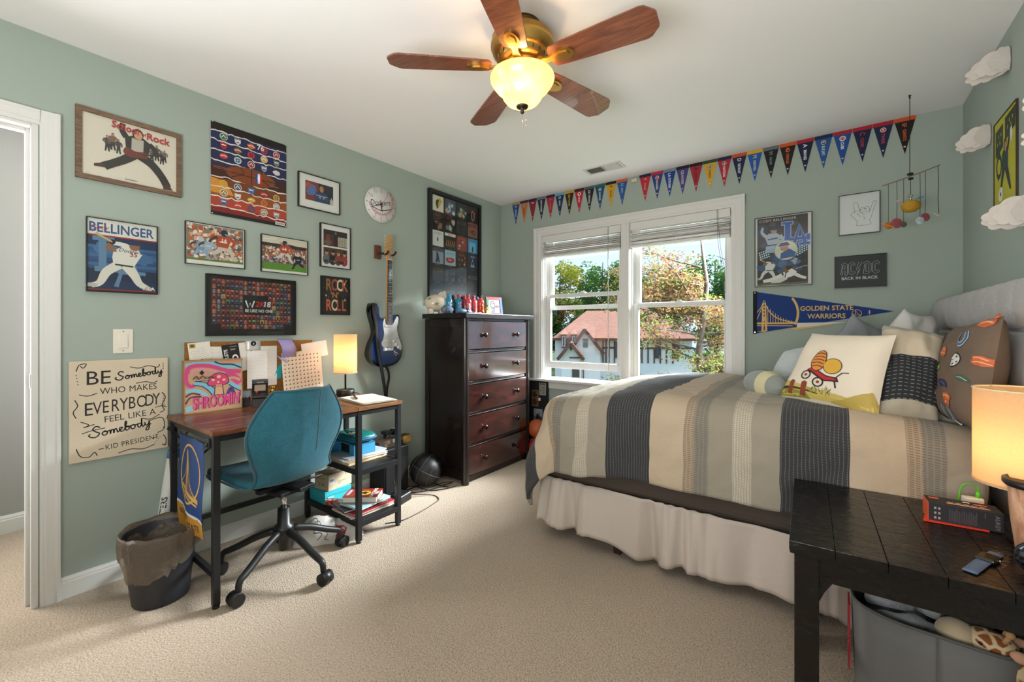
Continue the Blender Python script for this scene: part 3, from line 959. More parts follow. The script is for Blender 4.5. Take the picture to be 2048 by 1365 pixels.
# plain mushroom in place of the cartoon figure
A.poly([p[:2] for p in spline([(36, 52, 0), (42, 70, 0), (56, 77, 0), (70, 70, 0), (74, 54, 0), (56, 49, 0)], 5, True)], '4a3a44'); A.up()
A.poly([p[:2] for p in spline([(38, 53, 0), (43, 69, 0), (56, 75, 0), (69, 69, 0), (72, 55, 0), (56, 51, 0)], 5, True)], 'd0406f'); A.up()
for u, v, r in ((46, 62, 3), (56, 68, 3.6), (65, 61, 3), (55, 57, 2.4)): A.blob(u, v, r, r * .85, 'd9b48c')
A.poly([(49, 52), (63, 52), (66, 30), (47, 30)], '4a3a44'); A.up(); A.poly([(50.5, 52), (61.5, 52), (64, 31.5), (49, 31.5)], 'cda27c'); A.up()
for k in range(7): A.limb([(51 + k * 1.8, 51), (51.5 + k * 1.75, 46)], .6, 'b5476f')
A.poly([(22, 78), (27, 84), (31, 78), (27, 73)], '151013'); A.limb([(12, 66), (18, 72), (22, 66), (28, 72), (34, 66), (42, 69), (48, 66)], 1.6, '3a2a3a', 4); A.text('MOODLAB', 12, 65, 5.5, '3a2a4a', shear=.2); A.rect(15, 61, 40, 62.2, '3a2a4a')
A.L += 1
u = 11
for i, chh in enumerate("SHROOMIN'"):
    A.L += 1
    wd_ = glyph(chh, .02)[2] * 22 / .69 * .50
    A.text(chh, u + .8, 5.4 + i * .5, 23, '23324f', sx=.52, bold=.02); A.L += 1
    A.text(chh, u, 6.4 + i * .5, 22.5, 'd9447f', sx=.50, bold=.02); A.L -= 1
    u += wd_ * .98
A.build('lid_print', t, mp=lambda a, c, d: (a - bw * .48, -bd / 2 - .0003 - d * .5, c + .006), eps=.00012)

# toy arcade
t = thing('toy_arcade', 'small black toy arcade cabinet with red joystick on the desk', 'toy', (0.125, -2.352, .75), R(70))
side = [(-.045, 0), (.04, 0), (.04, .14), (.02, .146), (-.02, .138), (-.022, .125), (-.008, .12), (.004, .075), (-.048, .062), (-.05, .05), (-.042, .045)]
b = MB(); b.prism(side, -.038, .038, 'yz'); b.v = [(x, y, z) for x, y, z in b.v]; b.build('cabinet', BLACKPLASTIC, t, bevel=.0015)
b = MB(); b.add([(-.027, -.0072, .118), (.027, -.0072, .118), (.027, .0015, .083), (-.027, .0015, .083)], [(0, 1, 2, 3)]); o = b.build('screen', mat('toy_screen', 'b3a08c', .25), t, solid=.001)
b = MB(); b.tube([(-.018, -.026, .066), (-.018, -.03, .078)], .002, 6); b.ball((-.018, -.031, .081), .006); b.build('joystick', mat('red_plastic', 'b3242c', .3), t)
for k in range(3):
    b = MB(); b.ball((.008 + k * .010, -.03 + .002 * k, .0665), .004, .004, .002, 10, 6); b.build('button', mat('red_plastic', 'b3242c', .3), t)
A = Art(.05, .01, None); A.text('TETRIS' if False else 'ARCADE', 250, 25, 60, 'e9e7e2', 'c'); A.build('marquee_print', t, mp=lambda a, c, d: (a - .025, -.0225 - d, c + .1275))
# gold trophy figure
t = thing('trophy', 'tiny gold trophy figure on the desk right of the toy arcade', 'trophy', (0.10, -2.278, .75), R(90))
GOLD = mat('gold_metal', 'c9a13a', .25, metal=1)
b = MB(); b.box(-.016, -.014, 0, .016, .014, .022); b.build('plinth', mat('marble_white', 'd9d6d0', .3), t, bevel=.002)
b = MB()
for p, r in (([(-.006, 0, .022), (-.005, 0, .045), (0, 0, .062)], [.0035, .004, .006]), ([(.008, 0, .022), (.006, 0, .045), (0, 0, .062)], [.0035, .004, .006]), ([(0, 0, .06), (0, 0, .078), (0, 0, .085)], [.007, .009, .004]), ([(-.009, 0, .08), (-.014, 0, .07), (-.010, -.006, .06)], [.0035, .003, .0025]), ([(.009, 0, .08), (.014, 0, .092), (.010, 0, .104)], [.0035, .003, .0025])): b.tube(p, r, 8)
b.ball((0, 0, .093), .0065); b.build('figure', GOLD, t)
# small photo leaning behind the arcade
A = Art(.06, .085, '3b3a3f'); A.rect(0, 55, A.W, 100, '8fa3b5'); A.up()
for k in range(6): A.blob(8 + k * 11, 40 + (k % 2) * 8, 5.5, 16, random.choice(['22242c', '5b2b2b', '2f3440'])); A.blob(8 + k * 11, 60 + (k % 2) * 8, 3.5, 4.5, 'b58a6e')
paper('team_photo', 'small group photograph leaning between cardboard box and toy arcade', (0.085, -2.415, .793), .06, .085, art=A, cat='photograph')
# papers and pen on the side top
t = thing('paper_stack', 'stack of white papers on the desk top near its right end', 'papers', (0.455, -1.885, .75), R(-8))
for i in range(5):
    b = MB(); dx, a = random.uniform(-.008, .008), random.uniform(-.05, .05)
    b.M = Matrix.Translation((dx, random.uniform(-.006, .006), .0015 + i * .0026)) @ Matrix.Rotation(a, 4, 'Z')
    b.box(-.15, -.105, 0, .15, .105, .002); b.build('sheet', mat('folder_tan', 'c9ad7e', .7) if i == 1 else WHITEPAPER, t)
t = thing('pen', 'brown pen lying on the white paper stack', 'pen', (0.40, -1.93, .7645), R(65))
b = MB(); b.lathe([(0, -.07), (.003, -.062), (.005, -.05), (.005, .05), (.004, .066), (0, .068)], n=12); o = b.build('barrel', mat('pen_brown', '4a3124', .35), t); o.rotation_euler = (R(90), 0, 0); o.location = (0, 0, .005)
b = MB(); b.bar((.005, .02, .008), (.005, .06, .008), .002); b.build('clip', CHROME, t)

# ------------------------------------------------------------------ on the middle shelf
def book(name, label, loc, l, w, h, rz, cover, group=None, title=None, cat='book', pages='e4dccb'):
    t = thing(name, label, cat, loc, rz, group)
    cm = mat('cover_' + cover, cover, .45)
    b = MB(); b.box(-l / 2, -w / 2, 0, l / 2, w / 2, .0025); b.box(-l / 2, -w / 2, h - .0025, l / 2, w / 2, h); b.box(-l / 2, w / 2 - .003, 0, l / 2, w / 2, h); b.build('cover', cm, t)
    b = MB(); b.box(-l / 2 + .004, -w / 2 + .003, .0025, l / 2 - .004, w / 2 - .003, h - .0025); b.build('pages', mat('pages_' + pages, pages, .9, spec=.1), t)
    return t
book('workbook', 'cream paper pad lowest of the pile on the middle shelf', (.40, -1.915, .401), .27, .215, .018, R(92), 'c2a582', pages='d9c6a2')
book('magazine', 'white magazine under the blue box on the middle shelf', (.39, -1.912, .4195), .285, .22, .012, R(84), 'd6d7d8')
book('magazine', 'thin grey magazine topmost under the blue box', (.385, -1.91, .432), .28, .21, .006, R(95), 'aeb7c2')
t = thing('blue_box', 'open light blue cardboard box on the magazines of the middle shelf', 'box', (.375, -1.91, .4385), R(-4))
BLUEBOX = mat('light_blue_card', '3d9cc9', .6)
b = MB(); L_, W2, H_ = .20, .14, .062
b.box(-L_ / 2, -W2 / 2, 0, L_ / 2, W2 / 2, .003); b.box(L_ / 2 - .003, -W2 / 2, 0, L_ / 2, W2 / 2, H_); b.box(-L_ / 2, -W2 / 2, 0, -L_ / 2 + .003, W2 / 2, H_); b.box(-L_ / 2, W2 / 2 - .003, 0, L_ / 2, W2 / 2, H_)
b.box(.05, -W2 / 2, 0, L_ / 2, -W2 / 2 + .003, H_); b.box(-L_ / 2, -W2 / 2, 0, -.05, -W2 / 2 + .003, H_); b.box(-L_ / 2, -W2 / 2, H_ - .006, L_ / 2, W2 / 2, H_)
b.build('box_body', BLUEBOX, t)
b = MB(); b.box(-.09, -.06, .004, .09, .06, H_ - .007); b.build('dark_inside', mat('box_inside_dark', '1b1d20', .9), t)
t = thing('pencil_case', 'teal zipped pencil case lying on the light blue box', 'case', (.37, -1.912, .501), R(2))
b = MB()
def se(x, p): return math.copysign(abs(x) ** p, x)
def case(i, j):
    a = 2 * math.pi * i; ph = math.pi * (j - .5)
    r = math.cos(ph) ** .45 if abs(j - .5) < .5 else 0
    return (se(math.cos(a), .38) * .118 * r, se(math.sin(a), .38) * .083 * r, .028 + .028 * se(math.sin(ph), .8) + .003 * math.sin(9 * a + 5 * ph))
b.grid(case, 32, 14, cu=True); b.build('case_body', mat('teal_plastic', '12746f', .22, coat=.4), t)
b = MB(); b.tube([(se(math.cos(R(a)), .38) * .1185, se(math.sin(R(a)), .38) * .0835, .026) for a in range(0, 360, 8)], .005, 8, closed=True); b.build('zip', mat('blue_zip', '1f5aa8', .5), t)
b = MB(); b.tube(spline([(.02, -.06, .054), (.05, -.055, .060), (.07, -.035, .062), (.085, -.03, .066), (.075, -.045, .064), (.05, -.065, .058)], 4), .005, 8); b.build('pull_loop', mat('white_rubber', 'd9d9d5', .5), t)
b = MB(); b.box(-.07, -.03, .0555, .03, .03, .0605); b.box(-.05, -.045, .054, .0, .045, .058); b.build('pocket_flap', mat('dark_teal_plastic', '0b4a49', .3), t, bevel=.002)
t = thing('tote_caddy', 'sky blue plastic tote with a handle at the back of the middle shelf', 'caddy', (.185, -1.955, .401), R(90))
SKY = mat('sky_blue_plastic', '3f9fd6', .35)
b = MB()
b.lathe([(0, .002), (.072, .002), (.082, .085), (.086, .088), (.086, .092), (.079, .09), (.068, .006), (0, .006)], n=32, sx=.95, sy=1.4); b.build('tub', SKY, t)
b = MB()
arc = [(0, -.10 + .2 * k / 12, .09 + .075 * math.sin(math.pi * k / 12) ** .6) for k in range(13)]
b.tube(arc, .009, 8, flat=1.4); b.box(-.004, -.105, .075, .004, .105, .11); b.build('handle', SKY, t)
for k, c in enumerate(('e8e8e6', '2b3f6b', 'c9c4ba', '30343c')):
    b = MB(); b.tube([(.02 - .012 * k, -.05 + .03 * k, .02), (.03 - .02 * k, -.06 + .035 * k, .115)], .006, 8); b.build('marker', mat('marker_' + c, c, .4), t)
t = thing('binder', 'white and navy binder standing behind the blue tote', 'binder', (.115, -2.005, .401), R(0))
b = MB(); b.box(-.05, -.02, 0, .05, .02, .29); b.build('binder_cover', mat('binder_navy', '2a3040', .5), t, bevel=.002)
b = MB(); b.box(.0502, -.016, .12, .0512, .016, .28); b.box(-.04, -.0212, .12, .05, -.0202, .28); b.build('spine_label', WHITEPAPER, t)
# ------------------------------------------------------------------ on the lower shelf
t = thing('teal_box', 'flat turquoise shoe box on the lower shelf under the bulb carton', 'box', (.155, -1.955, .116), R(90))
b = MB(); b.box(-.085, -.10, 0, .085, .10, .075); b.build('box_body', mat('turquoise_card', '2fa9b5', .6), t, bevel=.001)
b = MB(); b.box(-.088, -.103, .05, .088, .103, .078); b.build('lid', mat('turquoise_card', '2fa9b5', .6), t, bevel=.001)
b = MB(); b.box(-.07, -.1045, .012, -.03, -.1032, .045); b.build('label_sticker', mat('pale_teal', '7cc3c6', .7), t)
t = thing('bulb_carton', 'beige light bulb carton marked 2.7K on the turquoise box', 'box', (.185, -1.945, .195), R(97))
CARTON = mat('beige_carton', 'c2b196', .75)
b = MB(); b.box(-.085, -.065, 0, .085, .065, .095); b.build('carton', CARTON, t, bevel=.001)
A = Art(.17, .095); A.text('2.7K', 125, 72, 15, '3a352e'); A.rect(6, 35, 44, 85, 'd9d7cf'); A.up(); A.rect(9, 55, 40, 70, '7d86a0'); A.text('Replacement', 70, 40, 8, '6b6152'); A.text('lighting', 70, 28, 7, '6b6152'); A.build('print', t, mp=lambda a, c, d: (a - .085, -.0655 - d, c))
A = Art(.13, .095); A.text('2.7K', 40, 20, 22, '3a352e'); A.rect(10, 70, 100, 73, '6b6152'); A.build('side_print', t, mp=lambda a, c, d: (-.0855 - d, .065 - a, c))
A = Art(.17, .13); A.text('LED', 50, 40, 20, '2c2823', bold=.02); A.text('2.7K', 10, 14, 12, '3a352e'); A.build('top_print', t, mp=lambda a, c, d: (a - .085, c - .065, .0955 + d))
t = thing('snack_bag', 'red and white crinkled snack bag on the lower shelf', 'bag', (.33, -2.005, .116), R(20))
b = MB()
def crinkle(i, j, sx, sy, sz, k, seed):
    a = 2 * math.pi * i; ph = math.pi * (j - .5)
    d = mnoise.noise(Vector((math.cos(a) * k, math.sin(a) * k, ph * k + seed))) * .35 + 1
    return (math.cos(a) * math.cos(ph) * sx * d, math.sin(a) * math.cos(ph) * sy * d, max(-sz, math.sin(ph) * sz * d) + sz)
b.grid(lambda i, j: crinkle(i, j, .085, .03, .022, 2.5, 3), 28, 12, cu=True, smooth=False)
def redwhite():
    g = NG('red_white_foil'); v = g.coords(); n = g.n('TexNoise', Scale=22.0, Detail=2.0); g.l(v, n.inputs['Vector'])
    g.l(g.ramp(n.outputs['Fac'], [(.46, 'c0392f'), (.52, 'e4ded6')]), g.b.inputs['Base Color']); g.b.inputs['Roughness'].default_value = .35; return g.m
b.build('foil_bag', redwhite(), t)
book('notebook', 'white spiral notebook lowest in the book pile', (.46, -1.915, .116), .28, .215, .012, R(88), 'd9d2c8')
book('notebook', 'red notebook second from the bottom of the book pile', (.465, -1.91, .1285), .275, .21, .011, R(92), 'a02c34')
book('binder_folder', 'black folder in the middle of the book pile', (.435, -1.92, .14), .27, .19, .012, R(80), '1a1b1f')
book('workbook', 'white and pale blue workbook under the red novel', (.475, -1.91, .1525), .23, .17, .012, R(96), '9cc6d2')
t = book('novel', 'thick red paperback with a yellow bird disc on top of the pile', (.455, -1.915, .165), .20, .135, .036, R(38), '8d2a22')
A = Art(.20, .135)
A.blob(84, 46, 29, 29, '2a1512', 26); A.up(); A.blob(84, 46, 26, 26, 'd9a92c', 26); A.up()
A.poly([(60, 52), (74, 54), (84, 64), (92, 56), (108, 60), (96, 48), (90, 36), (98, 26), (84, 32), (76, 38), (70, 46)], '2a1a10')
A.text('CATCHING', 128, 2, 14, 'e9e2d8', rot=R(90), bold=.02, sx=.95); A.text('FIRE', 145, 30, 14, 'e9e2d8', rot=R(90), bold=.02); A.rect(10, 20, 22, 80, 'b9b0b8')
A.build('cover_print', t, mp=lambda a, c, d: (a - .10, c - .0675, .0362 + d))

# ------------------------------------------------------------------ round the desk on the floor
# hanging banner
t = thing('hanging_banner', 'blue banner with a golden bridge in an oval, hung from the desk side', 'banner', (.40, -2.752, .69), 0)
bw2, bh2 = .30, .42
A = Art(bw2, bh2)
A.rect(0, 22, A.W, 100, '1d3f7a'); A.up()
A.poly([(0, 0), (A.W, 0), (A.W, 17), (0, 27)], 'c98d2a'); A.up(); A.limb([(0, 28), (30, 22), (A.W, 18)], 3, 'd9d9dc'); A.up()
cu_, cv_ = 33, 62
A.ring(cu_, cv_, 26, 28.2, 'd6a74e', 40, 1.12); A.up()
A.poly([(22, 36), (24, 84), (26, 88), (28, 84), (31, 36), (28, 36), (26.5, 60), (25, 36)], 'd6a74e'); A.poly([(8, 46), (58, 34), (58, 38), (8, 50)], 'd6a74e'); A.poly([(10, 42), (56, 31), (56, 33), (10, 44)], 'd6a74e')
A.limb([(26, 84), (34, 58), (46, 44), (58, 38)], 1.2, 'd6a74e', 4); A.limb([(26, 84), (20, 62), (9, 50)], 1.2, 'd6a74e', 4)
for k in range(8):
    u = 30 + k * 3.4; A.limb([(u, lerp(46, 36, k / 7)), (u, lerp(70, 40, (k / 7) ** .6))], .5, 'd6a74e')
A.text('GOLDEN', 5, 15, 5, '1d2f55', bold=.02); A.text('STATE', 34, 6, 6, '1d2f55', bold=.02)
bf = lambda a, c: (a - bw2 / 2, -.004 - .012 * math.sin(c / bh2 * 5) * (1 - c / bh2) + .008 * math.sin(a * 30) * (1 - c / bh2), c - bh2)
b = MB(); b.grid(lambda i, j: bf(i * bw2, j * bh2), 12, 16); b.build('cloth', mat('banner_blue', '1d3f7a', .8), t, solid=.001, soff=1)
A.build('banner_print', t, mp=lambda a, c, d: (bf(a, c)[0], bf(a, c)[1] - .0016 - d, bf(a, c)[2]), m=PRINT, cell=.025)
b = MB(); b.tube([(-.16, 0, 0), (.16, 0, 0)], .004, 8); b.build('hanging_rod', BLACKMETAL, t)
# poster tube
t = thing('poster_tube', 'white poster tube leaning upright on the wall behind the bin', 'tube', (.055, -2.80, 0), 0)
b = MB(); b.tube([(0, 0, 0), (-.02, .075, .53)], .026, 20); b.build('tube', mat('tube_white', 'd9d8d4', .6), t)
b = MB(); b.tube([(-.02, .075, .53), (-.0215, .081, .57)], .0262, 20); b.build('end_cap', mat('tube_blue_cap', '4d7ba3', .5), t)
A = Art(.5, .04); A.text('POSTERS', 480, 18, 62, '25262a', bold=.02)
tv = (Vector((-.02, .075, .53))).normalized()
def tubemap(a, c, d):
    ang = R(-38) - (c - .02) / .026
    r = .0266 + d
    p = tv * (a + .02) + Vector((math.cos(ang) * r, math.sin(ang) * r, 0))
    return tuple(p)
A.build('lettering', t, mp=tubemap)

# waste bin with liner
t = thing('waste_bin', 'charcoal waste bin lined with a brown plastic bag beside the desk', 'bin', (.333, -2.846, 0))
b = MB(); b.lathe([(0, 0), (.094, 0), (.100, .006), (.132, .292), (.135, .297), (.131, .299), (.128, .292), (.097, .012), (0, .01)], n=48); b.build('bin_body', mat('charcoal_plastic', '2d3039', .42), t)
def film():
    g = NG('brown_plastic_film')
    b_ = g.b
    b_.inputs['Base Color'].default_value = lin('85786b') + (1,); b_.inputs['Roughness'].default_value = .3
    tr = g.n('BsdfTransparent'); tr.inputs[0].default_value = lin('c9b8a6') + (1,)
    mx = g.n('MixShader', i0=.52); g.l(tr.outputs[0], mx.inputs[1]); g.l(b_.outputs[0], mx.inputs[2]); g.l(mx.outputs[0], g.out.inputs['Surface'])
    v = g.coords(); n = g.n('TexNoise', Scale=30.0, Detail=3.0, Distortion=1.2); g.l(v, n.inputs['Vector']); g.bump(n.outputs['Fac'], .8, .012)
    return g.m
b = MB()
def liner(i, j):
    a = 2 * math.pi * i
    n1 = mnoise.noise(Vector((math.cos(a) * 2.2, math.sin(a) * 2.2, 1.3)))
    n2 = mnoise.noise(Vector((math.cos(a) * 6, math.sin(a) * 6, j * 3)))
    if j < .5:
        q = j / .5
        r = .138 + .012 * q + .012 * n2 * (1 - abs(q - .5))
        z = lerp(.215 + .04 * n1 - .03 * abs(n2) - .085 * math.exp(-((((math.degrees(a) + 40 + 180) % 360) - 180) / 38) ** 2), .315 + .008 * n1, q)
    else:
        q = (j - .5) / .5
        r = lerp(.146, .095, q ** .6) + .012 * n2 * q
        z = lerp(.315 + .008 * n1, .10 + .05 * n1, q)
    if .45 < j < .55: r -= .004
    return (math.cos(a) * r, math.sin(a) * r, z + .004 * n2)
b.grid(liner, 72, 22, cu=True); b.build('bag_liner', film(), t)
# white shopping bag
t = thing('shopping_bag', 'white crumpled plastic bag with red print under the desk chair', 'bag', (.43, -2.115, 0), R(62))
b = MB()
def bagf(i, j):
    x = (i - .5) * .36; s = math.sin(math.pi * min(1, max(0, i))) ** .5
    a = math.pi * j
    n = mnoise.noise(Vector((x * 14, j * 4, 2.0))); n2 = mnoise.noise(Vector((x * 34, j * 9, 5.0)))
    return (x + .012 * n2, -math.cos(a) * .075 * (.5 + .5 * s) + .014 * n, max(.001, math.sin(a) * (.13 * s * (1 + .25 * math.sin(i * 7)) + .018 * n + .008 * n2)))
b.grid(bagf, 36, 22, smooth=True); b.build('bag_film', mat('white_polythene', 'dcd9d6', .3, spec=.4, bump=(40, .4, .006)), t)
A = Art(.28, .11)
A.poly([p[:2] for p in spline([(150, 20, 0), (190, 14, 0), (205, 50, 0), (180, 88, 0), (150, 80, 0), (165, 50, 0)], 4, True)], 'b5272f'); A.up(); A.text('HOPS', 186, 22, 14, 'e8e4e0', rot=R(80), bold=.02); A.limb([(20, 80), (60, 85), (75, 60), (50, 40), (85, 30), (70, 10)], 3, '1c1b1d', 4); A.limb([(60, 70), (85, 72), (95, 40), (110, 30), (100, 10), (120, 8)], 2.5, '1c1b1d', 4)
def bagmap(a, c, d):
    i = a / .36 + .12; j = .04 + c / .11 * .36
    p = bagf(min(.95, i), j)
    return (p[0], p[1] - .005 - d, p[2] + .003)
A.build('bag_print', t, mp=bagmap)
# ------------------------------------------------------------------ ceiling fan
BRASS = mat('antique_brass', 'b8914e', .38, metal=1.0)
BRASSD = mat('dark_antique_brass', '6b4f27', .35, metal=1.0)
BLADEW = wood_mat('walnut_fan_blade', [(0.3, '5a3424'), (0.5, '7a4630'), (0.7, '96583b')], (3, 30, 3), 0.34, coat=.25, bump=.03)
fan = thing('ceiling_fan', 'five-bladed brass ceiling fan with walnut blades and a lit bowl lamp', 'ceiling fan', (1.672, -1.985, CH))
b = MB(); b.lathe([(.0, 0), (.075, 0), (.075, -.012), (.068, -.018), (.066, -.045)], n=40); b.build('canopy', BRASSD, fan)
b = MB(); b.lathe([(.05, -.03), (.07, -.04), (.118, -.052), (.127, -.062), (.123, -.072), (.131, -.080), (.131, -.095), (.124, -.105), (.122, -.118), (.110, -.128), (.103, -.131)], n=48); b.build('motor_housing', BRASS, fan)
b = MB(); b.lathe([(.103, -.131), (.100, -.152), (.075, -.160), (.060, -.160), (.058, -.185), (.045, -.19), (.0, -.19)], n=40); b.build('lower_housing', BRASS, fan)
for k in range(20):
    a = R(18 * k + 6); c, s = math.cos(a), math.sin(a)
    b = MB(); b.bar((.104 * c, .104 * s, -.136), (.101 * c, .101 * s, -.150), .003, .003); b.build('vent_slot', BRASSD, fan)
for k in range(5):
    a = R(-138.5 + 72 * k)
    rot = Matrix.Rotation(a, 4, 'Z')
    pitch = Matrix.Translation((.14, 0, -.172)) @ Matrix.Rotation(R(-11), 4, 'X')
    b = MB(); b.M = rot @ pitch
    out = [(.0, -.050), (.06, -.056), (.20, -.064), (.355, -.071), (.372, -.066), (.402, -.036), (.406, -.026), (.406, .026), (.402, .036), (.372, .066), (.355, .071), (.20, .064), (.06, .056), (.0, .050), (-.012, .03), (-.012, -.03)]
    b.prism(out, -.003, .003); bl = b.build('blade', BLADEW, fan)
    b = MB(); b.M = rot @ pitch
    br = spline([(-.085, -.014, 0), (-.05, -.018, 0), (-.01, -.012, 0), (.04, -.030, 0), (.075, -.022, 0), (.09, 0, 0), (.075, .022, 0), (.04, .030, 0), (-.01, .012, 0), (-.05, .018, 0), (-.085, .014, 0)], 4)
    b.prism([(p[0], p[1]) for p in br], -.011, -.003)
    b.prism([(.0, -.006), (.035, -.018), (.065, -.014), (.074, 0), (.065, .014), (.035, .018), (.0, .006)], -.015, -.010)
    b.build('blade_bracket', BRASS, fan, bevel=.0015)
b = MB(); b.lathe([(.045, -.185), (.075, -.195), (.078, -.205), (.05, -.212), (.0, -.212)], n=36); b.build('lamp_fitter', BRASS, fan)
def bowl_mat():
    g = NG('amber_glass_bowl')
    g.t.nodes.remove(g.b)
    v = g.coords((1, 1, 1)); n = g.n('TexNoise', Scale=12.0, Detail=3.0); g.l(v, n.inputs['Vector'])
    c = g.ramp(n.outputs['Fac'], [(.3, 'd9b06a'), (.7, 'f2d494')])
    d = g.n('BsdfDiffuse'); t = g.n('BsdfTranslucent'); g.l(c, d.inputs[0]); g.l(c, t.inputs[0])
    mx = g.n('MixShader', i0=.7); g.l(d.outputs[0], mx.inputs[1]); g.l(t.outputs[0], mx.inputs[2])
    gl = g.n('BsdfGlossy', Roughness=.15); m2 = g.n('MixShader', i0=.06); g.l(mx.outputs[0], m2.inputs[1]); g.l(gl.outputs[0], m2.inputs[2])
    g.l(m2.outputs[0], g.out.inputs['Surface'])
    return g.m
b = MB()
bowl = [(.118, -.208), (.130, -.212), (.133, -.220), (.131, -.230), (.124, -.243), (.110, -.262), (.094, -.275), (.086, -.284), (.080, -.300), (.066, -.318), (.045, -.330), (.018, -.336), (.0, -.337)]
b.lathe(bowl, n=48); b.build('glass_bowl', bowl_mat(), fan)
b = MB(); b.lathe([(.0, -.33), (.026, -.333), (.024, -.340), (.010, -.345), (.007, -.352), (.009, -.358), (.006, -.364), (.0, -.366)], n=24); b.build('finial', mat('pewter', '4a4744', .35, metal=1), fan)
for x in (-.006, .012):
    b = MB(); b.tube([(x, .01, -.336), (x, .01, -.405)], .0012, 6); b.ball((x, .01, -.41), .004, .004, .007, 8, 6); b.build('pull_chain', CHROME, fan)
for k in range(3):
    a = R(200 + 120 * k); c, s = math.cos(a), math.sin(a)
    b = MB(); b.ball((.055 * c, .055 * s, -.243), .021, .021, .026, 12, 8); b.build('bulb', mat('warm_bulb', 'ffd9a0', .4, emit=('ffcf8a', 14)), fan)
    l = lamp('POINT', 'fan_lamp_light', (.055 * c, .055 * s, -.2432), 2.8, (1.0, .72, .40), shadow_soft_size=.03); l.parent = fan

# ------------------------------------------------------------------ tall chest of drawers
DRESS = wood_mat('espresso_wood', [(0.3, '120c0b'), (0.6, '1d1311'), (0.8, '261714')], (30, 30, 3), 0.27, coat=.25, bump=.02)
DRAWERW = wood_mat('cherry_drawer_front', [(0.3, '1c0d0b'), (0.5, '2c1310'), (0.7, '3f1b15')], (7, 7, 20), 0.2, coat=.8, bump=.015, warp=.6)
DRAWERW.node_tree.nodes['Principled BSDF'].inputs['Coat IOR'].default_value = 1.9; DRAWERW.node_tree.nodes['Principled BSDF'].inputs['Coat Roughness'].default_value = .14
dr = thing('chest_of_drawers', 'tall dark espresso chest of five drawers by the window corner', 'chest of drawers', (0.27, -0.645, 0), R(90))
# local x = world y + .645 ; local y = -(world x - .27); front faces -y
hw = .425
b = MB(); b.box(-hw, -.228, .0, -hw + .045, -.19, 1.262); b.box(hw - .045, -.228, 0, hw, -.19, 1.262)
for s in (-1, 1):
    b.lathe([(.024, 0), (.024, 1.262)], (s * (hw - .020), -.214, 0), 20, sx=1.1)
b.build('corner_post', DRESS, dr)
b = MB(); b.box(-hw + .01, -.19, .03, -hw + .022, .21, 1.262); b.box(hw - .022, -.19, .03, hw - .01, .21, 1.262); b.box(-hw + .01, .195, .03, hw - .01, .21, 1.262)
b.build('carcass_panel', DRESS, dr)
for s in (-1, 1):
    b = MB()
    x0, x1 = (-hw, -hw + .03) if s < 0 else (hw - .03, hw)
    b.box(x0, .17, 0, x1, .215, 1.262); b.box(x0 + .003, -.19, 1.19, x1 - .003, .17, 1.262); b.box(x0 + .003, -.19, .03, x1 - .003, .17, .11)
    b.build('side_frame', DRESS, dr, bevel=.002)
b = MB(); b.box(-hw - .025, -.262, 1.264, hw + .025, .222, 1.302); b.build('top_board', DRESS, dr, bevel=.004, seg=3)
b = MB()
zs = [(1.242, 1.024), (.994, .782), (.752, .543), (.512, .303), (.272, .062)]
for z in (1.254, 1.009, .767, .5275, .2875, .045): b.box(-hw + .04, -.218, z - .011, hw - .04, -.16, z + .011)
b.build('drawer_rail', DRESS, dr, bevel=.002)
b = MB(); b.box(-hw + .03, -.20, .0, hw - .03, -.17, .036); b.build('plinth', DRESS, dr)
for i, (z1, z0) in enumerate(zs):
    b = MB()
    n = 20
    fy = lambda i_: -.226 - .010 * (1 - (2 * i_ - 1) ** 2)
    ol = [(lerp(-hw + .047, hw - .047, k / n), fy(k / n)) for k in range(n + 1)]
    b.prism([(hw - .047, -.20), (-hw + .047, -.20)] + ol, z0 + .002, z1 - .002); o = b.build('drawer', DRAWERW, dr)
    for x in (-.213, .213):
        b = MB(); y = -.226 - .010 * .7
        b.M = Matrix.Translation((x, y, (z0 + z1) / 2)) @ Matrix.Rotation(R(90), 4, 'X')
        b.lathe([(.0, -.004), (.012, -.003), (.008, .006), (.0075, .014), (.018, .020), (.0195, .027), (.015, .033), (.0, .035)], n=20)
        b.build('knob', mat('pewter_knob', '3f3a37', .25, metal=1), o)
# things on the chest ---------------------------------------------------
def glaze(): return mat('cream_glazed_ceramic', 'd8cbb8', .15, coat=.5)
t = thing('piggy_bank', 'cream ceramic piggy bank with green frogs on the dark chest', 'piggy bank', (0.14, -1.03, 1.302), R(58))
b = MB(); b.ball((0, 0, .088), .092, .072, .070, 28, 18); b.ball((.078, 0, .082), .036, .034, .034, 16, 10); b.build('body', glaze(), t)
b = MB(); b.lathe([(.0, .014), (.026, .014), (.028, 0), (.028, -.012)], n=20); o = b.build('snout', glaze(), t); o.rotation_euler = (0, R(90), 0); o.location = (.108, 0, .076)
for x, y in ((.045, .032), (.045, -.032), (-.045, .032), (-.045, -.032)):
    b = MB(); b.lathe([(0, 0), (.019, 0), (.021, .004), (.022, .04)], (x, y, 0), 16); b.build('foot', glaze(), t)
for s in (-1, 1):
    b = MB(); b.M = Matrix.Translation((.045, s * .036, .138)) @ Matrix.Rotation(R(-s * 32), 4, 'X') @ Matrix.Rotation(R(12), 4, 'Y')
    b.prism([p[:2] for p in spline([(-.034, -.012, 0), (-.026, .02, 0), (.004, .056, 0), (.024, .024, 0), (.032, -.012, 0), (0, -.02, 0)], 4, True)], -.004, .004, 'xz', True); b.build('ear', glaze(), t, bevel=.003)
b = MB(); b.tube(spline([(-.09, 0, .10), (-.105, .006, .105), (-.108, -.004, .117), (-.1, 0, .12)], 4), .004, 8); b.build('tail', glaze(), t)
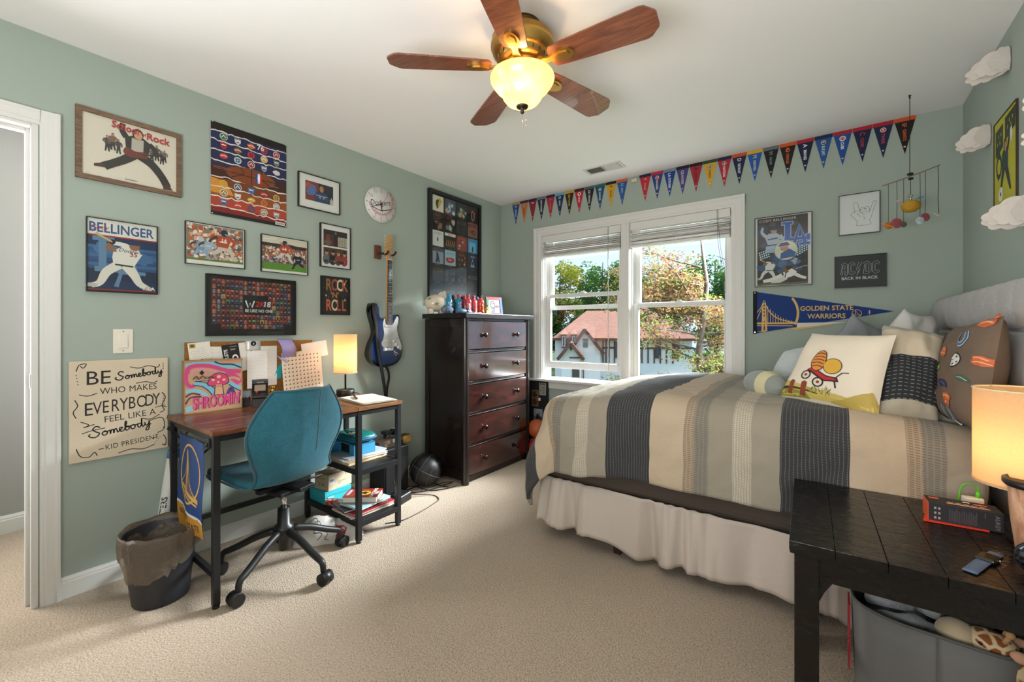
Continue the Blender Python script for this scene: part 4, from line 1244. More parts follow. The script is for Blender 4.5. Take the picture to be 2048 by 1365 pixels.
for s in (-1, 1):
    b = MB(); b.ball((.098, s * .022, .105), .004); b.build('eye', BLACKPLASTIC, t)
def onball(c, rr, az, el, d=0.0):
    return (c[0] + rr[0] * math.cos(el) * math.cos(az) * (1 + d), c[1] + rr[1] * math.cos(el) * math.sin(az) * (1 + d), c[2] + rr[2] * math.sin(el) * (1 + d))
for az, el in ((-95, -8), (-138, 28), (-48, -25)):
    A = Art(.05, .05)
    G = '6f8f4a'
    A.blob(50, 50, 20, 14, G); A.blob(40, 66, 7, 7, G); A.blob(60, 66, 7, 7, G)
    for q in ([(36, 46), (18, 56), (10, 44)], [(64, 46), (82, 58), (92, 48)], [(40, 40), (26, 28), (12, 24)], [(60, 40), (74, 28), (88, 26)]): A.limb(q, [9, 7, 4], G, 3)
    A.build('frog_decal', t, mp=lambda a, c, d, az=az, el=el: onball((0, 0, .088), (.092, .072, .070), R(az) + (a - .025) / .078, R(el) + (c - .025) / .07, .012 + d))

def bottle(label, loc, cap, bodyc, bands, h=.185, r=.033, group='drink bottles on the chest'):
    t = thing('drink_bottle', label, 'bottle', loc, 0, group)
    b = MB()
    prof = [(0, 0), (r * .85, 0), (r, .008), (r, .04), (r * .93, .047), (r, .054), (r, .085), (r * .94, .092), (r, .10), (r, .122), (r * .8, .142), (r * .5, .152), (.0145, .156), (.0145, .162)]
    b.lathe(prof, n=28); b.build('bottle_body', mat('bottle_' + bodyc, bodyc, .22, coat=.3), t)
    b = MB(); b.lathe([(.0, .186), (.014, .186), (.0165, .183), (.0165, .160), (.0145, .158)], n=24)
    for k in range(18):
        a = R(20 * k); b.bar((.0167 * math.cos(a), .0167 * math.sin(a), .161), (.0167 * math.cos(a), .0167 * math.sin(a), .182), .0012)
    b.build('cap', mat('cap_' + cap, cap, .4), t)
    A = Art(.2, .12)
    for (u0, v0, u1, v1, c) in bands:
        n = max(1, int((u1 - u0) / 8))
        for k in range(n):
            a0, a1 = lerp(u0, u1, k / n), lerp(u0, u1, (k + 1) / n)
            A.rect(a0, v0, a1, v1, c)
        A.L += 1
    A.build('label_wrap', t, mp=lambda a, c, d: ((r + .0008 + d) * math.cos(R(-70) + (a - .1) / r), (r + .0008 + d) * math.sin(R(-70) + (a - .1) / r), c + .006))
    t.scale = (.87, .87, .87)
    return t
T = [(20, 10, 70, 92, None)]
def mottled(cols, n=26):
    out = []
    for _ in range(n):
        u, v = random.uniform(0, 155), random.uniform(2, 86)
        out.append((u, v, u + random.uniform(6, 14), v + random.uniform(4, 14), random.choice(cols)))
    return out
wt = [(100, 8 + 7 * k, 108 + (k % 3) * 6, 12 + 7 * k, 'e6e6e4') for k in range(12)]
bottle('blue bottle with blue cap nearest the piggy bank', (.22, -.962, 1.302), '2b8fb5', '1f86b3', wt)
bottle('black and green bottle with black cap behind the blue ones', (.17, -.858, 1.302), '1c1c1e', '1d2a20', mottled(['3f7a3a', '12160f', '7fae5a']))
bottle('blue bottle with a red cap on the dark chest', (.245, -.872, 1.302), 'b8343f', '1f7fa8', wt, h=.16)
bottle('small dark bottle with navy cap between blue and red bottles', (.12, -.695, 1.302), '23263c', '30455e', wt)
bottle('red bottle half hidden behind the white-labelled red one', (.20, -.756, 1.302), 'b23a48', 'a8323c', wt)
bottle('red bottle with a white and blue label in front', (.30, -.822, 1.302), 'b93a45', 'c23f4a', [(20, 8, 75, 62, 'dfe3e6'), (20, 8, 75, 26, '3a8fc0'), (100, 8, 116, 20, 'f0f0f0'), (98, 24, 120, 32, 'f0f0f0'), (100, 36, 114, 44, 'f0f0f0'), (98, 48, 118, 56, 'f0f0f0'), (100, 62, 114, 80, 'f0f0f0')])
bottle('plain rose red bottle right of the white-labelled one', (.27, -.717, 1.302), 'b8404b', 'cf5560', [(60, 8 + 9 * k, 130, 11 + 9 * k, 'e08a90') for k in range(9)])
bottle('orange red bottle with black cap and dark flecks, rightmost', (.345, -.716, 1.302), '1b1b1d', 'cf3a24', mottled(['d9902c', '2a1410', 'e8c24a', 'b52a1c']))
bottle('dark bottle with blue cap behind the rightmost red bottle', (.20, -.596, 1.302), '35598a', '2c4468', wt)
t = thing('toothbrush', 'blue and black electric brush lying on the dark chest', 'brush', (.385, -.93, 1.302), R(84))
b = MB(); b.tube([(-.10, 0, .02), (-.05, 0, .02), (.0, 0, .017), (.045, 0, .014), (.06, 0, .011)], [.018, .021, .016, .012, .006], 14); b.build('grip', mat('brush_blue', '54789f', .35), t)
b = MB(); b.tube([(-.012, 0, .018), (.012, 0, .017)], .0185, 14); b.build('collar', mat('brush_dark', '2a2522', .4), t)
b = MB(); b.tube([(.055, 0, .011), (.13, 0, .008)], .0035, 8); b.box(.12, -.007, .002, .155, .007, .014); b.build('brush_neck', mat('brush_white', 'd9d6d2', .4), t)
t = thing('rolled_sock', 'rolled dark blue patterned cloth beside the piggy bank', 'cloth', (.28, -1.04, 1.302), R(70))
b = MB(); b.grid(lambda i, j: (.05 * math.cos(2 * math.pi * i) * math.sin(math.pi * j) * (1 + .15 * math.sin(6 * j + 8 * i)), (j - .5) * .085, .030 + .030 * math.sin(2 * math.pi * i) * math.sin(math.pi * j) ** .5), 20, 12, cu=True); b.build('cloth_roll', mat('navy_pattern', '2f3f5c', .85, var=(70, .6), c2='8a97ad'), t)
t = thing('wooden_block_toy', 'small wooden block with a little yellow toy beside the photo frame', 'toy', (.405, -.70, 1.302), R(80))
b = MB(); b.box(-.022, -.014, 0, .022, .014, .032); b.build('block', mat('pale_wood', 'b98e62', .6), t, bevel=.002)
b = MB(); b.ball((-.004, 0, .045), .014); b.ball((.004, 0, .066), .011); b.build('toy_body', mat('yellow_toy', 'c9b24a', .5), t)
b = MB(); b.ball((.002, .001, .074), .0085, .0085, .006); b.build('toy_cap', BLACKPLASTIC, t)
t = thing('photo_frame', 'red, green and blue photo frame standing on the dark chest', 'photo frame', (.30, -.467, 1.302), R(72))
t.rotation_euler = (R(-10), 0, R(72))
w_, h_ = .165, .165
for nm, pts, c in (('frame_top', [(-.5, 1), (.5, 1), (.36, .86), (-.36, .86)], 'b8323c'), ('frame_bottom', [(-.5, 0), (.5, 0), (.36, .13), (-.36, .13)], 'c23c40'), ('frame_left', [(-.5, 0), (-.5, 1), (-.36, .86), (-.36, .13)], '2f6b4c'), ('frame_right', [(.5, 0), (.5, 1), (.36, .86), (.36, .13)], '3d55a0')):
    b = MB(); b.prism([(x * w_, z * h_) for x, z in pts], -.008, .004, 'xz'); b.build(nm, mat('frame_' + c, c, .35), t)
A = Art(w_ * .74, h_ * .75, 'aeb9c2'); A.blob(36, 60, 22, 32, '4a4a52'); A.up(); A.blob(36, 62, 15, 22, 'c79f86'); A.blob(72, 30, 18, 24, 'c9a48c'); A.up(); A.blob(30, 68, 6, 4, '222228'); A.blob(43, 68, 6, 4, '222228'); A.rect(22, 0, 52, 26, '59687a'); A.blob(72, 48, 18, 10, '6b4a38'); A.up(); A.limb([(20, 10), (60, 40)], 5, '59687a'); A.build('photograph', t, mp=lambda a, c, d: (a - w_ * .37, -.004 - d, c + h_ * .125), m=PRINT_GLOSS)
b = MB(); b.add([(-.03, .004, .1), (.03, .004, .1), (.03, .06, .002), (-.03, .06, .002)], [(0, 1, 2, 3)]); b.build('easel_back', BLACKPLASTIC, t, solid=.002)

# ------------------------------------------------------------------ electric guitar on its wall hanger
hg = thing('guitar_hanger', 'wooden wall hanger with two padded prongs holding the guitar', 'hanger', (0, -1.49, 1.75), R(90))
b = MB(); b.box(-.026, -.018, -.05, .026, -.001, .05); b.build('wall_plate', mat('hanger_wood', '6b3f28', .5), hg, bevel=.003)
b = MB(); b.tube(spline([(0, -.018, -.01), (.02, -.05, -.012), (.028, -.085, -.02)], 4), .008, 8)
for s in (-1, 1): b.tube(spline([(.035, -.075, -.022), (.04 + s * .026, -.08, -.024), (.04 + s * .032, -.112, -.018), (.04 + s * .032, -.13, .0)], 4), .0075, 8)
b.build('yoke', mat('hanger_pad', '2a1c14', .6), hg)
for z in (-.038, .038):
    b = MB(); b.ball((-.012, -.018, z), .004, .002, .004, 8, 6); b.build('screw', mat('screw_metal', '8b8272', .4, metal=1), hg)
gt = thing('electric_guitar', 'blue and black electric guitar with white pickguard hanging on the wall', 'guitar', (.06, -1.466, .903), R(99))
S = .00116; SZ = .00095
def gp(cx, cy): return ((cx - 190) * S, (1115 - cy) * SZ)
body = [gp(*p) for p in [(62, 640), (75, 628), (104, 632), (116, 660), (118, 700), (132, 735), (158, 750), (178, 752), (186, 765), (205, 768), (228, 775), (240, 765), (250, 735), (268, 712), (290, 708), (304, 722), (303, 755), (291, 800), (293, 850), (312, 905), (330, 965), (331, 1015), (312, 1065), (270, 1100), (200, 1116), (130, 1112), (75, 1080), (44, 1030), (42, 985), (58, 930), (82, 880), (90, 840), (80, 790), (62, 730), (55, 680)]]
body = [p[:2] for p in spline([(u, v, 0) for u, v in body], 3, True)]
GBLACK = mat('gloss_black_paint', '08090c', .12, coat=.8)
def burst():
    g = NG('gloss_blue_paint'); g.b.inputs['Base Color'].default_value = lin('14305e') + (1,); g.b.inputs['Roughness'].default_value = .1; g.b.inputs['Coat Weight'].default_value = .8; return g.m
cxm = sum(p[0] for p in body) / len(body); czm = sum(p[1] for p in body) / len(body)
b = MB(); b.prism(body, -.021, .021, 'xz', True); b.build('body', GBLACK, gt, bevel=.005, seg=3)
inn = [(cxm + (u - cxm) * .90, czm + (v - czm) * .93) for u, v in body]
b = MB(); b.prism(inn, -.0222, -.02, 'xz'); b.build('blue_top', burst(), gt)
pg = [gp(*p) for p in [(170, 742), (184, 786), (226, 790), (246, 782), (266, 745), (282, 722), (294, 735), (290, 775), (281, 810), (287, 860), (304, 910), (322, 960), (318, 990), (300, 985), (270, 962), (240, 966), (205, 970), (168, 966), (148, 950), (145, 925), (160, 895), (165, 850), (158, 805), (158, 770)]]
pg = [p[:2] for p in spline([(u, v, 0) for u, v in pg], 3, True)]
PG = mat('white_pickguard', 'd3d4d3', .25)
b = MB(); b.prism(pg, -.0240, -.0221, 'xz'); b.build('pickguard', PG, gt)
MAPLE = mat('maple', 'c79a5f', .35, var=(30, .12))
b = MB()
n0, n1 = gp(208, 790), gp(208, 285)
b.add([(n0[0] - .026, -.030, n0[1]), (n0[0] + .026, -.030, n0[1]), (n1[0] + .020, -.030, n1[1]), (n1[0] - .020, -.030, n1[1]), (n0[0] - .022, -.010, n0[1]), (n0[0] + .022, -.010, n0[1]), (n1[0] + .017, -.012, n1[1]), (n1[0] - .017, -.012, n1[1])], [(0, 1, 2, 3), (4, 7, 6, 5), (0, 4, 5, 1), (1, 5, 6, 2), (2, 6, 7, 3), (3, 7, 4, 0)])
b.build('neck', MAPLE, gt)
b = MB(); b.add([(n0[0] - .026, -.0345, n0[1]), (n0[0] + .026, -.0345, n0[1]), (n1[0] + .020, -.0345, n1[1]), (n1[0] - .020, -.0345, n1[1]), (n0[0] - .026, -.030, n0[1]), (n0[0] + .026, -.030, n0[1]), (n1[0] + .020, -.030, n1[1]), (n1[0] - .020, -.030, n1[1])], [(0, 1, 2, 3), (0, 4, 5, 1), (1, 5, 6, 2), (2, 6, 7, 3), (3, 7, 4, 0)])
fb = b.build('fretboard', mat('rosewood', '2e221c', .45, var=(40, .3)), gt)
fl = n1[1] - n0[1]; total = .648 * fl / .46
for k in range(1, 22):
    z = n1[1] - fl * (1 - 2 ** (-k / 12)) / (1 - 2 ** (-21.5 / 12))
    hwid = lerp(.020, .026, (n1[1] - z) / fl)
    b = MB(); b.box(n0[0] - hwid, -.0358, z - .0007, n0[0] + hwid, -.0345, z + .0007); b.build('fret', CHROME, fb)
    if k in (3, 5, 7, 9, 12, 15, 17, 19, 21):
        z2 = z + .010 if k > 9 else z + .016
        for dx in ((-.010, .010) if k == 12 else (0,)):
            b = MB(); b.cyl((n0[0] + dx, -.0352, z2), (n0[0] + dx, -.0344, z2), .0026, n=10); b.build('inlay_dot', mat('pearl', 'd8d6cf', .3), fb)
hd = [gp(*p) for p in [(190, 285), (180, 262), (172, 235), (180, 170), (192, 110), (205, 92), (225, 88), (238, 100), (236, 130), (232, 170), (236, 215), (235, 250), (228, 285)]]
hd = [p[:2] for p in spline([(u, v, 0) for u, v in hd], 3, True)]
b = MB(); b.prism(hd, -.030, -.016, 'xz', True); b.build('headstock', MAPLE, gt, bevel=.002)
b = MB(); b.box(n1[0] - .020, -.0375, n1[1] - .002, n1[0] + .020, -.030, n1[1] + .003); b.build('nut', mat('bone', 'e0dccf', .4), gt)
for k in range(6):
    cx, cy = 212 - k * 3.4, 118 + k * 24
    u, v = gp(cx, cy)
    b = MB(); b.cyl((u, -.030, v), (u, -.041, v), .0035, n=8); u2, v2 = gp(cx - 36 + k * 1.5, cy - 12); b.cyl((u, -.022, v), (u2, -.022, v2), .002, n=6); b.ball((u2, -.022, v2), .007, .004, .006, 8, 6); b.build('tuning_peg', CHROME, gt)
    ub = gp(178 + 9.5 * (5 - k) + 0, 965)
    un = n1[0] - .015 + .006 * (5 - k)
    b = MB(); b.tube([(u, -.036, v), (un, -.038, n1[1]), (n0[0] - .0215 + .0086 * (5 - k), -.0375, gp(0, 975)[1])], .0006, 4); b.build('guitar_string', CHROME, gt)
for cy in (800, 862, 918):
    u, v = gp(205, cy); a = R(-12) if cy == 918 else 0
    b = MB(); b.M = Matrix.Translation((u, -.0285, v)) @ Matrix.Rotation(-a, 4, 'Y')
    b.box(-.042, -.003, -.009, .042, .005, .009); o = b.build('pickup', PG, gt, bevel=.003)
    for k in range(6):
        b = MB(); b.M = Matrix.Translation((u, -.0285, v)) @ Matrix.Rotation(-a, 4, 'Y'); x = -.024 + .0096 * k; b.cyl((x, -.0045, 0), (x, -.002, 0), .0026, n=8); b.build('pole_piece', CHROME, o)
u, v = gp(205, 978); b = MB(); b.box(u - .042, -.032, v - .014, u + .042, -.022, v + .016)
for k in range(6): b.box(u - .036 + k * .012, -.037, v - .010, u - .027 + k * .012, -.031, v + .010)
b.build('bridge', CHROME, gt, bevel=.001)
u, v = gp(278, 1018); b = MB(); b.M = Matrix.Translation((u, -.0225, v)) @ Matrix.Rotation(R(40), 4, 'Y'); b.ball((0, 0, 0), .034, .006, .017, 20, 10); b.build('output_jack', CHROME, gt)
for cx, cy in ((245, 920), (268, 945), (290, 968)):
    u, v = gp(cx, cy); b = MB(); b.M = Matrix.Translation((u, -.024, v)) @ Matrix.Rotation(R(90), 4, 'X'); b.lathe([(.012, 0), (.010, .008), (.0095, .013), (0, .014)], n=18); b.build('control_knob', PG, gt)
u, v = gp(278, 900); b = MB(); b.bar((u, -.024, v), (u - .004, -.036, v + .006), .003); b.build('pickup_switch', BLACKPLASTIC, gt)
def band(name, pts, w, m, par):
    b = MB(); P = spline(pts, 6); n = len(P)
    vs = []
    for i, p in enumerate(P):
        q0, q1 = Vector(P[max(0, i - 1)]), Vector(P[min(n - 1, i + 1)])
        d = (q1 - q0).normalized(); s = d.cross(Vector((0.15, -1, 0.0))).normalized() * w / 2
        vs += [Vector(p) - s, Vector(p) + s]
    b.add(vs, [(2 * i, 2 * i + 1, 2 * i + 3, 2 * i + 2) for i in range(n - 1)], True)
    return b.build(name, m, par, solid=.002, soff=0)
STRAP = mat('black_strap_webbing', '17120f', .6, bump=(200, .3, .002))
def g3(cx, cy, y): u, v = gp(cx, cy); return (u, y, v)
band('strap', [g3(78, 640, -.026), g3(72, 690, -.033), g3(88, 780, -.034), g3(98, 880, -.033), g3(112, 1000, -.033), g3(132, 1110, -.032), g3(158, 1220, -.025), g3(188, 1335, -.012), g3(200, 1420, -.008)], .036, STRAP, gt)
band('strap', [g3(186, 1112, -.012), g3(203, 1150, -.02), g3(207, 1210, -.022), g3(196, 1280, -.018), g3(200, 1400, -.006)], .026, STRAP, gt)
for cx, cy, d in ((90, 626, (0, 0, .012)), (190, 1120, (0, 0, -.012))):
    u, v = gp(cx, cy); b = MB(); b.cyl((u, 0, v), (u, 0, v + d[2]), .007, .004, n=10); b.build('strap_button', CHROME, gt)

# ------------------------------------------------------------------ floor corner left of the chest
t = thing('guitar_amplifier', 'black guitar amplifier box on the carpet beside the dark chest', 'amplifier', (.115, -1.468, 0), R(90))
b = MB(); b.box(-.105, -.09, .008, .105, .085, .33); b.build('cabinet', mat('black_vinyl', '0e0e10', .6, bump=(150, .3, .002)), t, bevel=.006)
b = MB(); b.box(-.095, -.094, .02, .095, -.089, .25); b.build('speaker_grille', mat('grille_cloth', '0a0a0b', .9, bump=(300, .4, .002)), t)
b = MB(); b.box(-.03, -.0975, .075, .01, -.094, .10); b.build('badge', mat('badge_grey', '6b6a66', .4, metal=.6), t)
b = MB(); b.box(-.095, -.093, .26, .095, -.089, .32); b.build('control_panel', mat('panel_dark', '141416', .4), t)
for x in (-.085, .085):
    for y in (-.07, .065):
        b = MB(); b.cyl((x, y, 0), (x, y, .01), .012, n=10); b.build('rubber_foot', BLACKPLASTIC, t)
t = thing('pixel_strip_box', 'long narrow box with brown and yellow square pattern on the amplifier', 'box', (.115, -1.44, .33), R(94))
b = MB(); b.box(-.15, -.035, 0, .15, .03, .05); b.build('carton', mat('brown_pixel_card', '4a3627', .7), t)
A = Art(.30, .05)
for i in range(12):
    for j in range(2):
        c = random.choice(['3a2c22', '54402e', '2f2622', '6b563c']) if i < 9 else random.choice(['c9a24a', 'b9783a', 'd9bd72', 'c08a3a'])
        if i in (5,): c = 'a08d62' if j else '4a3a2a'
        A.rect(i * 50, j * 50, i * 50 + 50, j * 50 + 50, c)
A.build('print', t, mp=lambda a, c, d: (a - .15, -.0352 - d, c))
t = thing('basketball', 'black basketball with grey seams on the carpet beside the chest', 'ball', (.255, -1.243, .122), R(20))
rb_ = .12
b = MB(); b.ball((0, 0, 0), rb_, n=36, m=24); b.build('ball_skin', mat('black_rubber', '141416', .45, bump=(260, .35, .002)), t)
SEAM = mat('grey_seam', '4a4a4c', .5)
def seam(fn):
    b = MB(); P = [Vector(fn(2 * math.pi * k / 48)).normalized() * (rb_ + .0004) for k in range(48)]; b.tube(P, .0024, 6, closed=True); b.build('seam', SEAM, t)
RT = Matrix.Rotation(R(24), 3, 'Y') @ Matrix.Rotation(R(-18), 3, 'X')
for fn in (lambda a: RT @ Vector((math.cos(a), math.sin(a), 0)), lambda a: RT @ Vector((0, math.cos(a), math.sin(a))), lambda a: RT @ Vector((.62 + .22 * math.cos(2 * a) * 0, .78 * math.cos(a), .78 * math.sin(a))), lambda a: RT @ Vector((-.62, .78 * math.cos(a), .78 * math.sin(a)))): seam(fn)
t = thing('camera_tripod', 'folded grey tripod standing against the wall behind the shelves', 'tripod', (.085, -1.47, 0))
for k in range(3):
    a = R(120 * k + 20); c, s = math.cos(a), math.sin(a)
    b = MB(); b.tube([(.034 * c, .034 * s, .06), (.026 * c, .026 * s, .34)], .0095, 10); l = b.build('leg', mat('bronze_tube', '6d5a4c', .35, metal=.7), t)
    b = MB(); b.tube([(.036 * c, .036 * s, 0), (.034 * c, .034 * s, .09)], [.012, .014], 10); b.build('leg_clamp', BLACKPLASTIC, l)
b = MB(); b.cyl((0, 0, .33), (0, 0, .42), .02, n=14); b.box(-.03, -.025, .41, .03, .025, .43); b.build('head', BLACKPLASTIC, t)
t = thing('power_adapter', 'black power brick on the carpet behind the shelf leg', 'adapter', (.345, -1.545, 0), R(15))
b = MB(); b.box(-.045, -.065, 0, .045, .065, .06); b.build('brick', BLACKPLASTIC, t, bevel=.012, seg=3)
b = MB(); b.box(-.01, .065, .02, .01, .07, .034); b.build('port', mat('port_white', 'c9c9c6', .4), t)
t = thing('adapter_cable', 'thin black cable looping over the carpet from the power brick', 'cable', (.36, -1.46, 0))
def flat_cable(pts, r=.003): b = MB(); b.tube(spline([(x, y, z) for x, y, z in pts], 8), r, 6); return b
flat_cable([(-.02, -.02, .028), (.02, .06, .012), (.09, .12, .004), (.17, .09, .004), (.2, .0, .004), (.22, -.1, .004), (.23, -.26, .004), (.18, -.36, .004)], .0028).build('cord', mat('brown_black_cord', '2a2420', .5), t)
t = thing('cable_tangle', 'tangled black cables on the carpet under the basketball', 'cables', (.25, -1.25, 0))
for k in range(4):
    pts = []
    for q in range(8):
        a = q / 7
        pts.append((-.10 + .26 * a + .05 * math.sin(5 * a + k * 1.7), -.25 + .38 * a + .06 * math.cos(7 * a + k * 2.1), .004 + .004 * (k % 2)))
    pts = [(x, y, z) if math.hypot(x - .005, y - .007) > .055 or True else (x, y, z) for x, y, z in pts]
    flat_cable(pts, .0032).build('cord', BLACKPLASTIC, t)
t = thing('outlet_plug', 'black plug adapter in the wall outlet beside the pencil case', 'plug', (.012, -1.372, .40), R(90))
b = MB(); b.M = Matrix.Rotation(R(90), 4, 'X'); b.lathe([(0, 0), (.02, 0), (.023, .01), (.023, .03), (.016, .038), (0, .038)], n=20); b.build('plug_body', BLACKPLASTIC, t)

# ------------------------------------------------------------------ corner between chest and bed
t = thing('black_display_board', 'black board covered with photos leaning under the window', 'board', (.39, -.022, 0), 0)
t.rotation_euler = (R(-1.2), 0, 0)
b = MB(); b.box(-.30, -.012, 0, .19, 0, .70); b.build('board_panel', mat('matte_black_board', '141518', .6), t, bevel=.002)
A = Art(.075, .115, '9d9a90')
A.rect(6, 84, 58, 96, '55534e'); A.up()
for r in range(6):
    for c in range(6):
        if random.random() < .85: A.rect(6 + c * 9, 8 + r * 12, 13 + c * 9, 17 + r * 12, random.choice(['5d5b55', '77746c', '66645d']))
A.build('calendar_page', t, mp=lambda a, c, d: (a + .09, -.0128 - d, c + .555))
b = MB(); b.box(.01, -.02, .44, .085, -.012, .60); o = b.build('wooden_plaque', mat('plaque_wood', '6d4c33', .5), t, bevel=.002)
for z in (.56, .49):
    b = MB(); b.M = Matrix.Translation((.05, -.02, z)) @ Matrix.Rotation(R(90), 4, 'X'); b.lathe([(.012, 0), (.026, .0), (.026, .004), (.012, .005), (0, .003)], n=20); b.build('plaque_disc', mat('disc_brown', '9a7d62' if z < .5 else '3c2c22', .4), o)
A = Art(.10, .15, '5b6b78'); A.rect(0, 55, A.W, 100, '8496a3'); A.rect(20, 30, 46, 75, '8a4b43'); A.up(); A.blob(30, 40, 12, 30, '23222a'); A.blob(45, 30, 14, 26, '2f2d33'); A.blob(30, 74, 6, 7, 'b58a70'); A.build('snapshot', t, mp=lambda a, c, d: (a + .03, -.0135 - d, c + .27), m=PRINT_GLOSS)
b = MB(); b.box(.085, -.016, .50, .105, -.012, .525); b.build('white_magnet', WHITEPAPER, t)
t = thing('orange_ball', 'orange ball half hidden between the chest and the bed', 'ball', (.545, -.16, .27))
b = MB(); b.ball((0, 0, 0), .085, n=24, m=14); b.build('ball_skin', mat('orange_rubber', 'b5582c', .5), t)
t = thing('red_basket', 'red bag on the carpet under the orange ball', 'bag', (.55, -.15, 0))
b = MB(); b.grid(lambda i, j: crinkle(i, j, .10, .09, .092, 2.0, 9), 24, 14, cu=True); b.build('bag_cloth', mat('red_cloth', '9c2a2a', .7), t)
# ------------------------------------------------------------------ bed
def duvet_mat(name, s_scale=1.0):
    """woven stripes across the cloth: the first UV coordinate runs along the bed (metres from the head end)"""
    g = NG(name)
    uv = g.n('UVMap')
    sep = g.n('SeparateXYZ'); g.l(uv.outputs[0], sep.inputs[0])
    u, v = sep.outputs[0], sep.outputs[1]
    P = .743
    f = g.math('FRACT', g.math('DIVIDE', g.math('SUBTRACT', u, 1.05), P))     # 0 at the start of a dark band
    dark, beige, grey, sage, pale = '34373c', 'c4b199', '9d9585', '9b998a', 'cfc6b4'
    st = [(0, dark), (.293, beige), (.503, 'b09c84'), (.562, '8c877c'), (.637, grey), (.768, 'aea696'), (.86, 'a09788')]
    base = g.ramp(f, st, 'CONSTANT')
    # dark band: fine dashed pale lines along the bed's width
    du = g.math('FRACT', g.math('MULTIPLY', u, 76)); dv = g.math('FRACT', g.math('MULTIPLY', v, 105))
    line = g.math('MULTIPLY', g.math('LESS_THAN', du, .17), g.math('LESS_THAN', dv, .66))
    isdark = g.math('LESS_THAN', f, .293)
    c = g.mix(g.math('MULTIPLY', g.math('MULTIPLY', line, isdark), .5), base, '9a958c')
    # waffle bands: short dark dashes
    wv = g.math('FRACT', g.math('MULTIPLY', v, 125)); wu = g.math('FRACT', g.math('MULTIPLY', u, 60))
    dash = g.math('MULTIPLY', g.math('LESS_THAN', wv, .45), g.math('LESS_THAN', wu, .72))
    inw = g.math('MULTIPLY', g.math('GREATER_THAN', f, .503), g.math('LESS_THAN', f, .637))
    c = g.mix(g.math('MULTIPLY', g.math('MULTIPLY', dash, inw), .55), c, '55504a')
    # pale dotted band
    pv = g.math('FRACT', g.math('MULTIPLY', v, 140)); pu = g.math('FRACT', g.math('MULTIPLY', u, 100))
    dot = g.math('MULTIPLY', g.math('LESS_THAN', pv, .5), g.math('LESS_THAN', pu, .55))
    inp = g.math('MULTIPLY', g.math('GREATER_THAN', f, .768), g.math('LESS_THAN', f, .86))
    c = g.mix(g.math('MULTIPLY', g.math('MULTIPLY', dot, inp), .8), c, 'ded5c2')
    co = g.coords()
    n = g.n('TexNoise', Scale=350.0, Detail=1.0); g.l(co, n.inputs['Vector'])
    c = g.mix(g.math('MULTIPLY', n.outputs['Fac'], .22), c, '6b655c')
    g.l(c, g.b.inputs['Base Color'])
    g.b.inputs['Roughness'].default_value = .95; g.b.inputs['Sheen Weight'].default_value = .12; g.b.inputs['Specular IOR Level'].default_value = .15
    n2 = g.n('TexNoise', Scale=9.0, Detail=1.6, Distortion=1.0); g.l(co, n2.inputs['Vector'])
    g.bump(g.math('ADD', g.math('MULTIPLY', n2.outputs['Fac'], 1.0), g.math('MULTIPLY', n.outputs['Fac'], .12)), .6, .014)
    return g.m
DUVET = duvet_mat('striped_duvet_cotton')
WHITECOTTON = mat('white_skirt_cotton', 'c9bcb2', .9, spec=.15, bump=(22, .25, .008))
bed = thing('bed', 'bed with grey channelled headboard and white gathered bed skirt', 'bed', (2.25, -.72, 0))
BX, BY = 2.25, -.72
def bb(b, x0, y0, z0, x1, y1, z1): b.box(x0 - BX, y0 - BY, z0, x1 - BX, y1 - BY, z1)
BROWNSHEET = mat('dark_taupe_sheet', '4a4038', .85, bump=(20, .4, .01))
b = MB(); bb(b, 1.36, -1.365, .335, 3.13, -.06, .74); b.build('mattress', BROWNSHEET, bed, bevel=.05, seg=4)
b = MB(); bb(b, 1.43, -1.29, .15, 3.13, -.07, .335); b.build('box_spring', mat('box_spring_cloth', 'b8b0a6', .9), bed, bevel=.01)
LEGW = mat('brown_bed_leg', '3b241a', .45)
for x, y in ((1.80, -1.29), (2.6, -1.29), (1.43, -1.2), (1.43, -.12), (3.0, -.12), (3.0, -1.2)):
    b = MB(); x -= BX; y -= BY; b.add([(x - .018, y - .018, 0), (x + .018, y - .018, 0), (x + .018, y + .018, 0), (x - .018, y + .018, 0), (x - .026, y - .026, .16), (x + .026, y - .026, .16), (x + .026, y + .026, .16), (x - .026, y + .026, .16)], [(3, 2, 1, 0), (4, 5, 6, 7), (0, 1, 5, 4), (1, 2, 6, 5), (2, 3, 7, 6), (3, 0, 4, 7)]); b.build('bed_leg', LEGW, bed)
# gathered skirt round foot and side
def skirt(i, j):
    s = i * (1.17 + 1.80)
    n = mnoise.noise(Vector((s * 3.1, 0, 4)))
    w_ = (.024 * math.sin(s * 25 + 5 * n) + .012 * math.sin(s * 47 + 8 * n) ** 3 + .016 * math.sin(s * 10.5 + 1 + 5 * n) + .03 * n) * (1 - j) ** .6 + .007 * math.sin(s * 66 + 12 * n) * j
    z = lerp(.080 + .026 * math.sin(s * 4.1) * math.sin(s * 2.3 + .5) + .02 * n + .010 * math.sin(s * 17), .345, j)
    out = .022 * (1 - j)
    if s < 1.17:
        x, y = 1.355 - out - w_, -.10 - s
        y = min(y, -.1)
    else:
        x, y = 1.355 + (s - 1.17), -1.362 - out - w_
    if abs(s - 1.2) < .12:
        k = 1 - abs(s - 1.2) / .12
        x -= .02 * k * (1 - j); y -= .02 * k * (1 - j)
        if s < 1.17: y -= .08 * k
    return (x - BX, y - BY, z)
b = MB(); b.grid(skirt, 300, 14); b.build('bed_skirt', WHITECOTTON, bed, solid=.002)
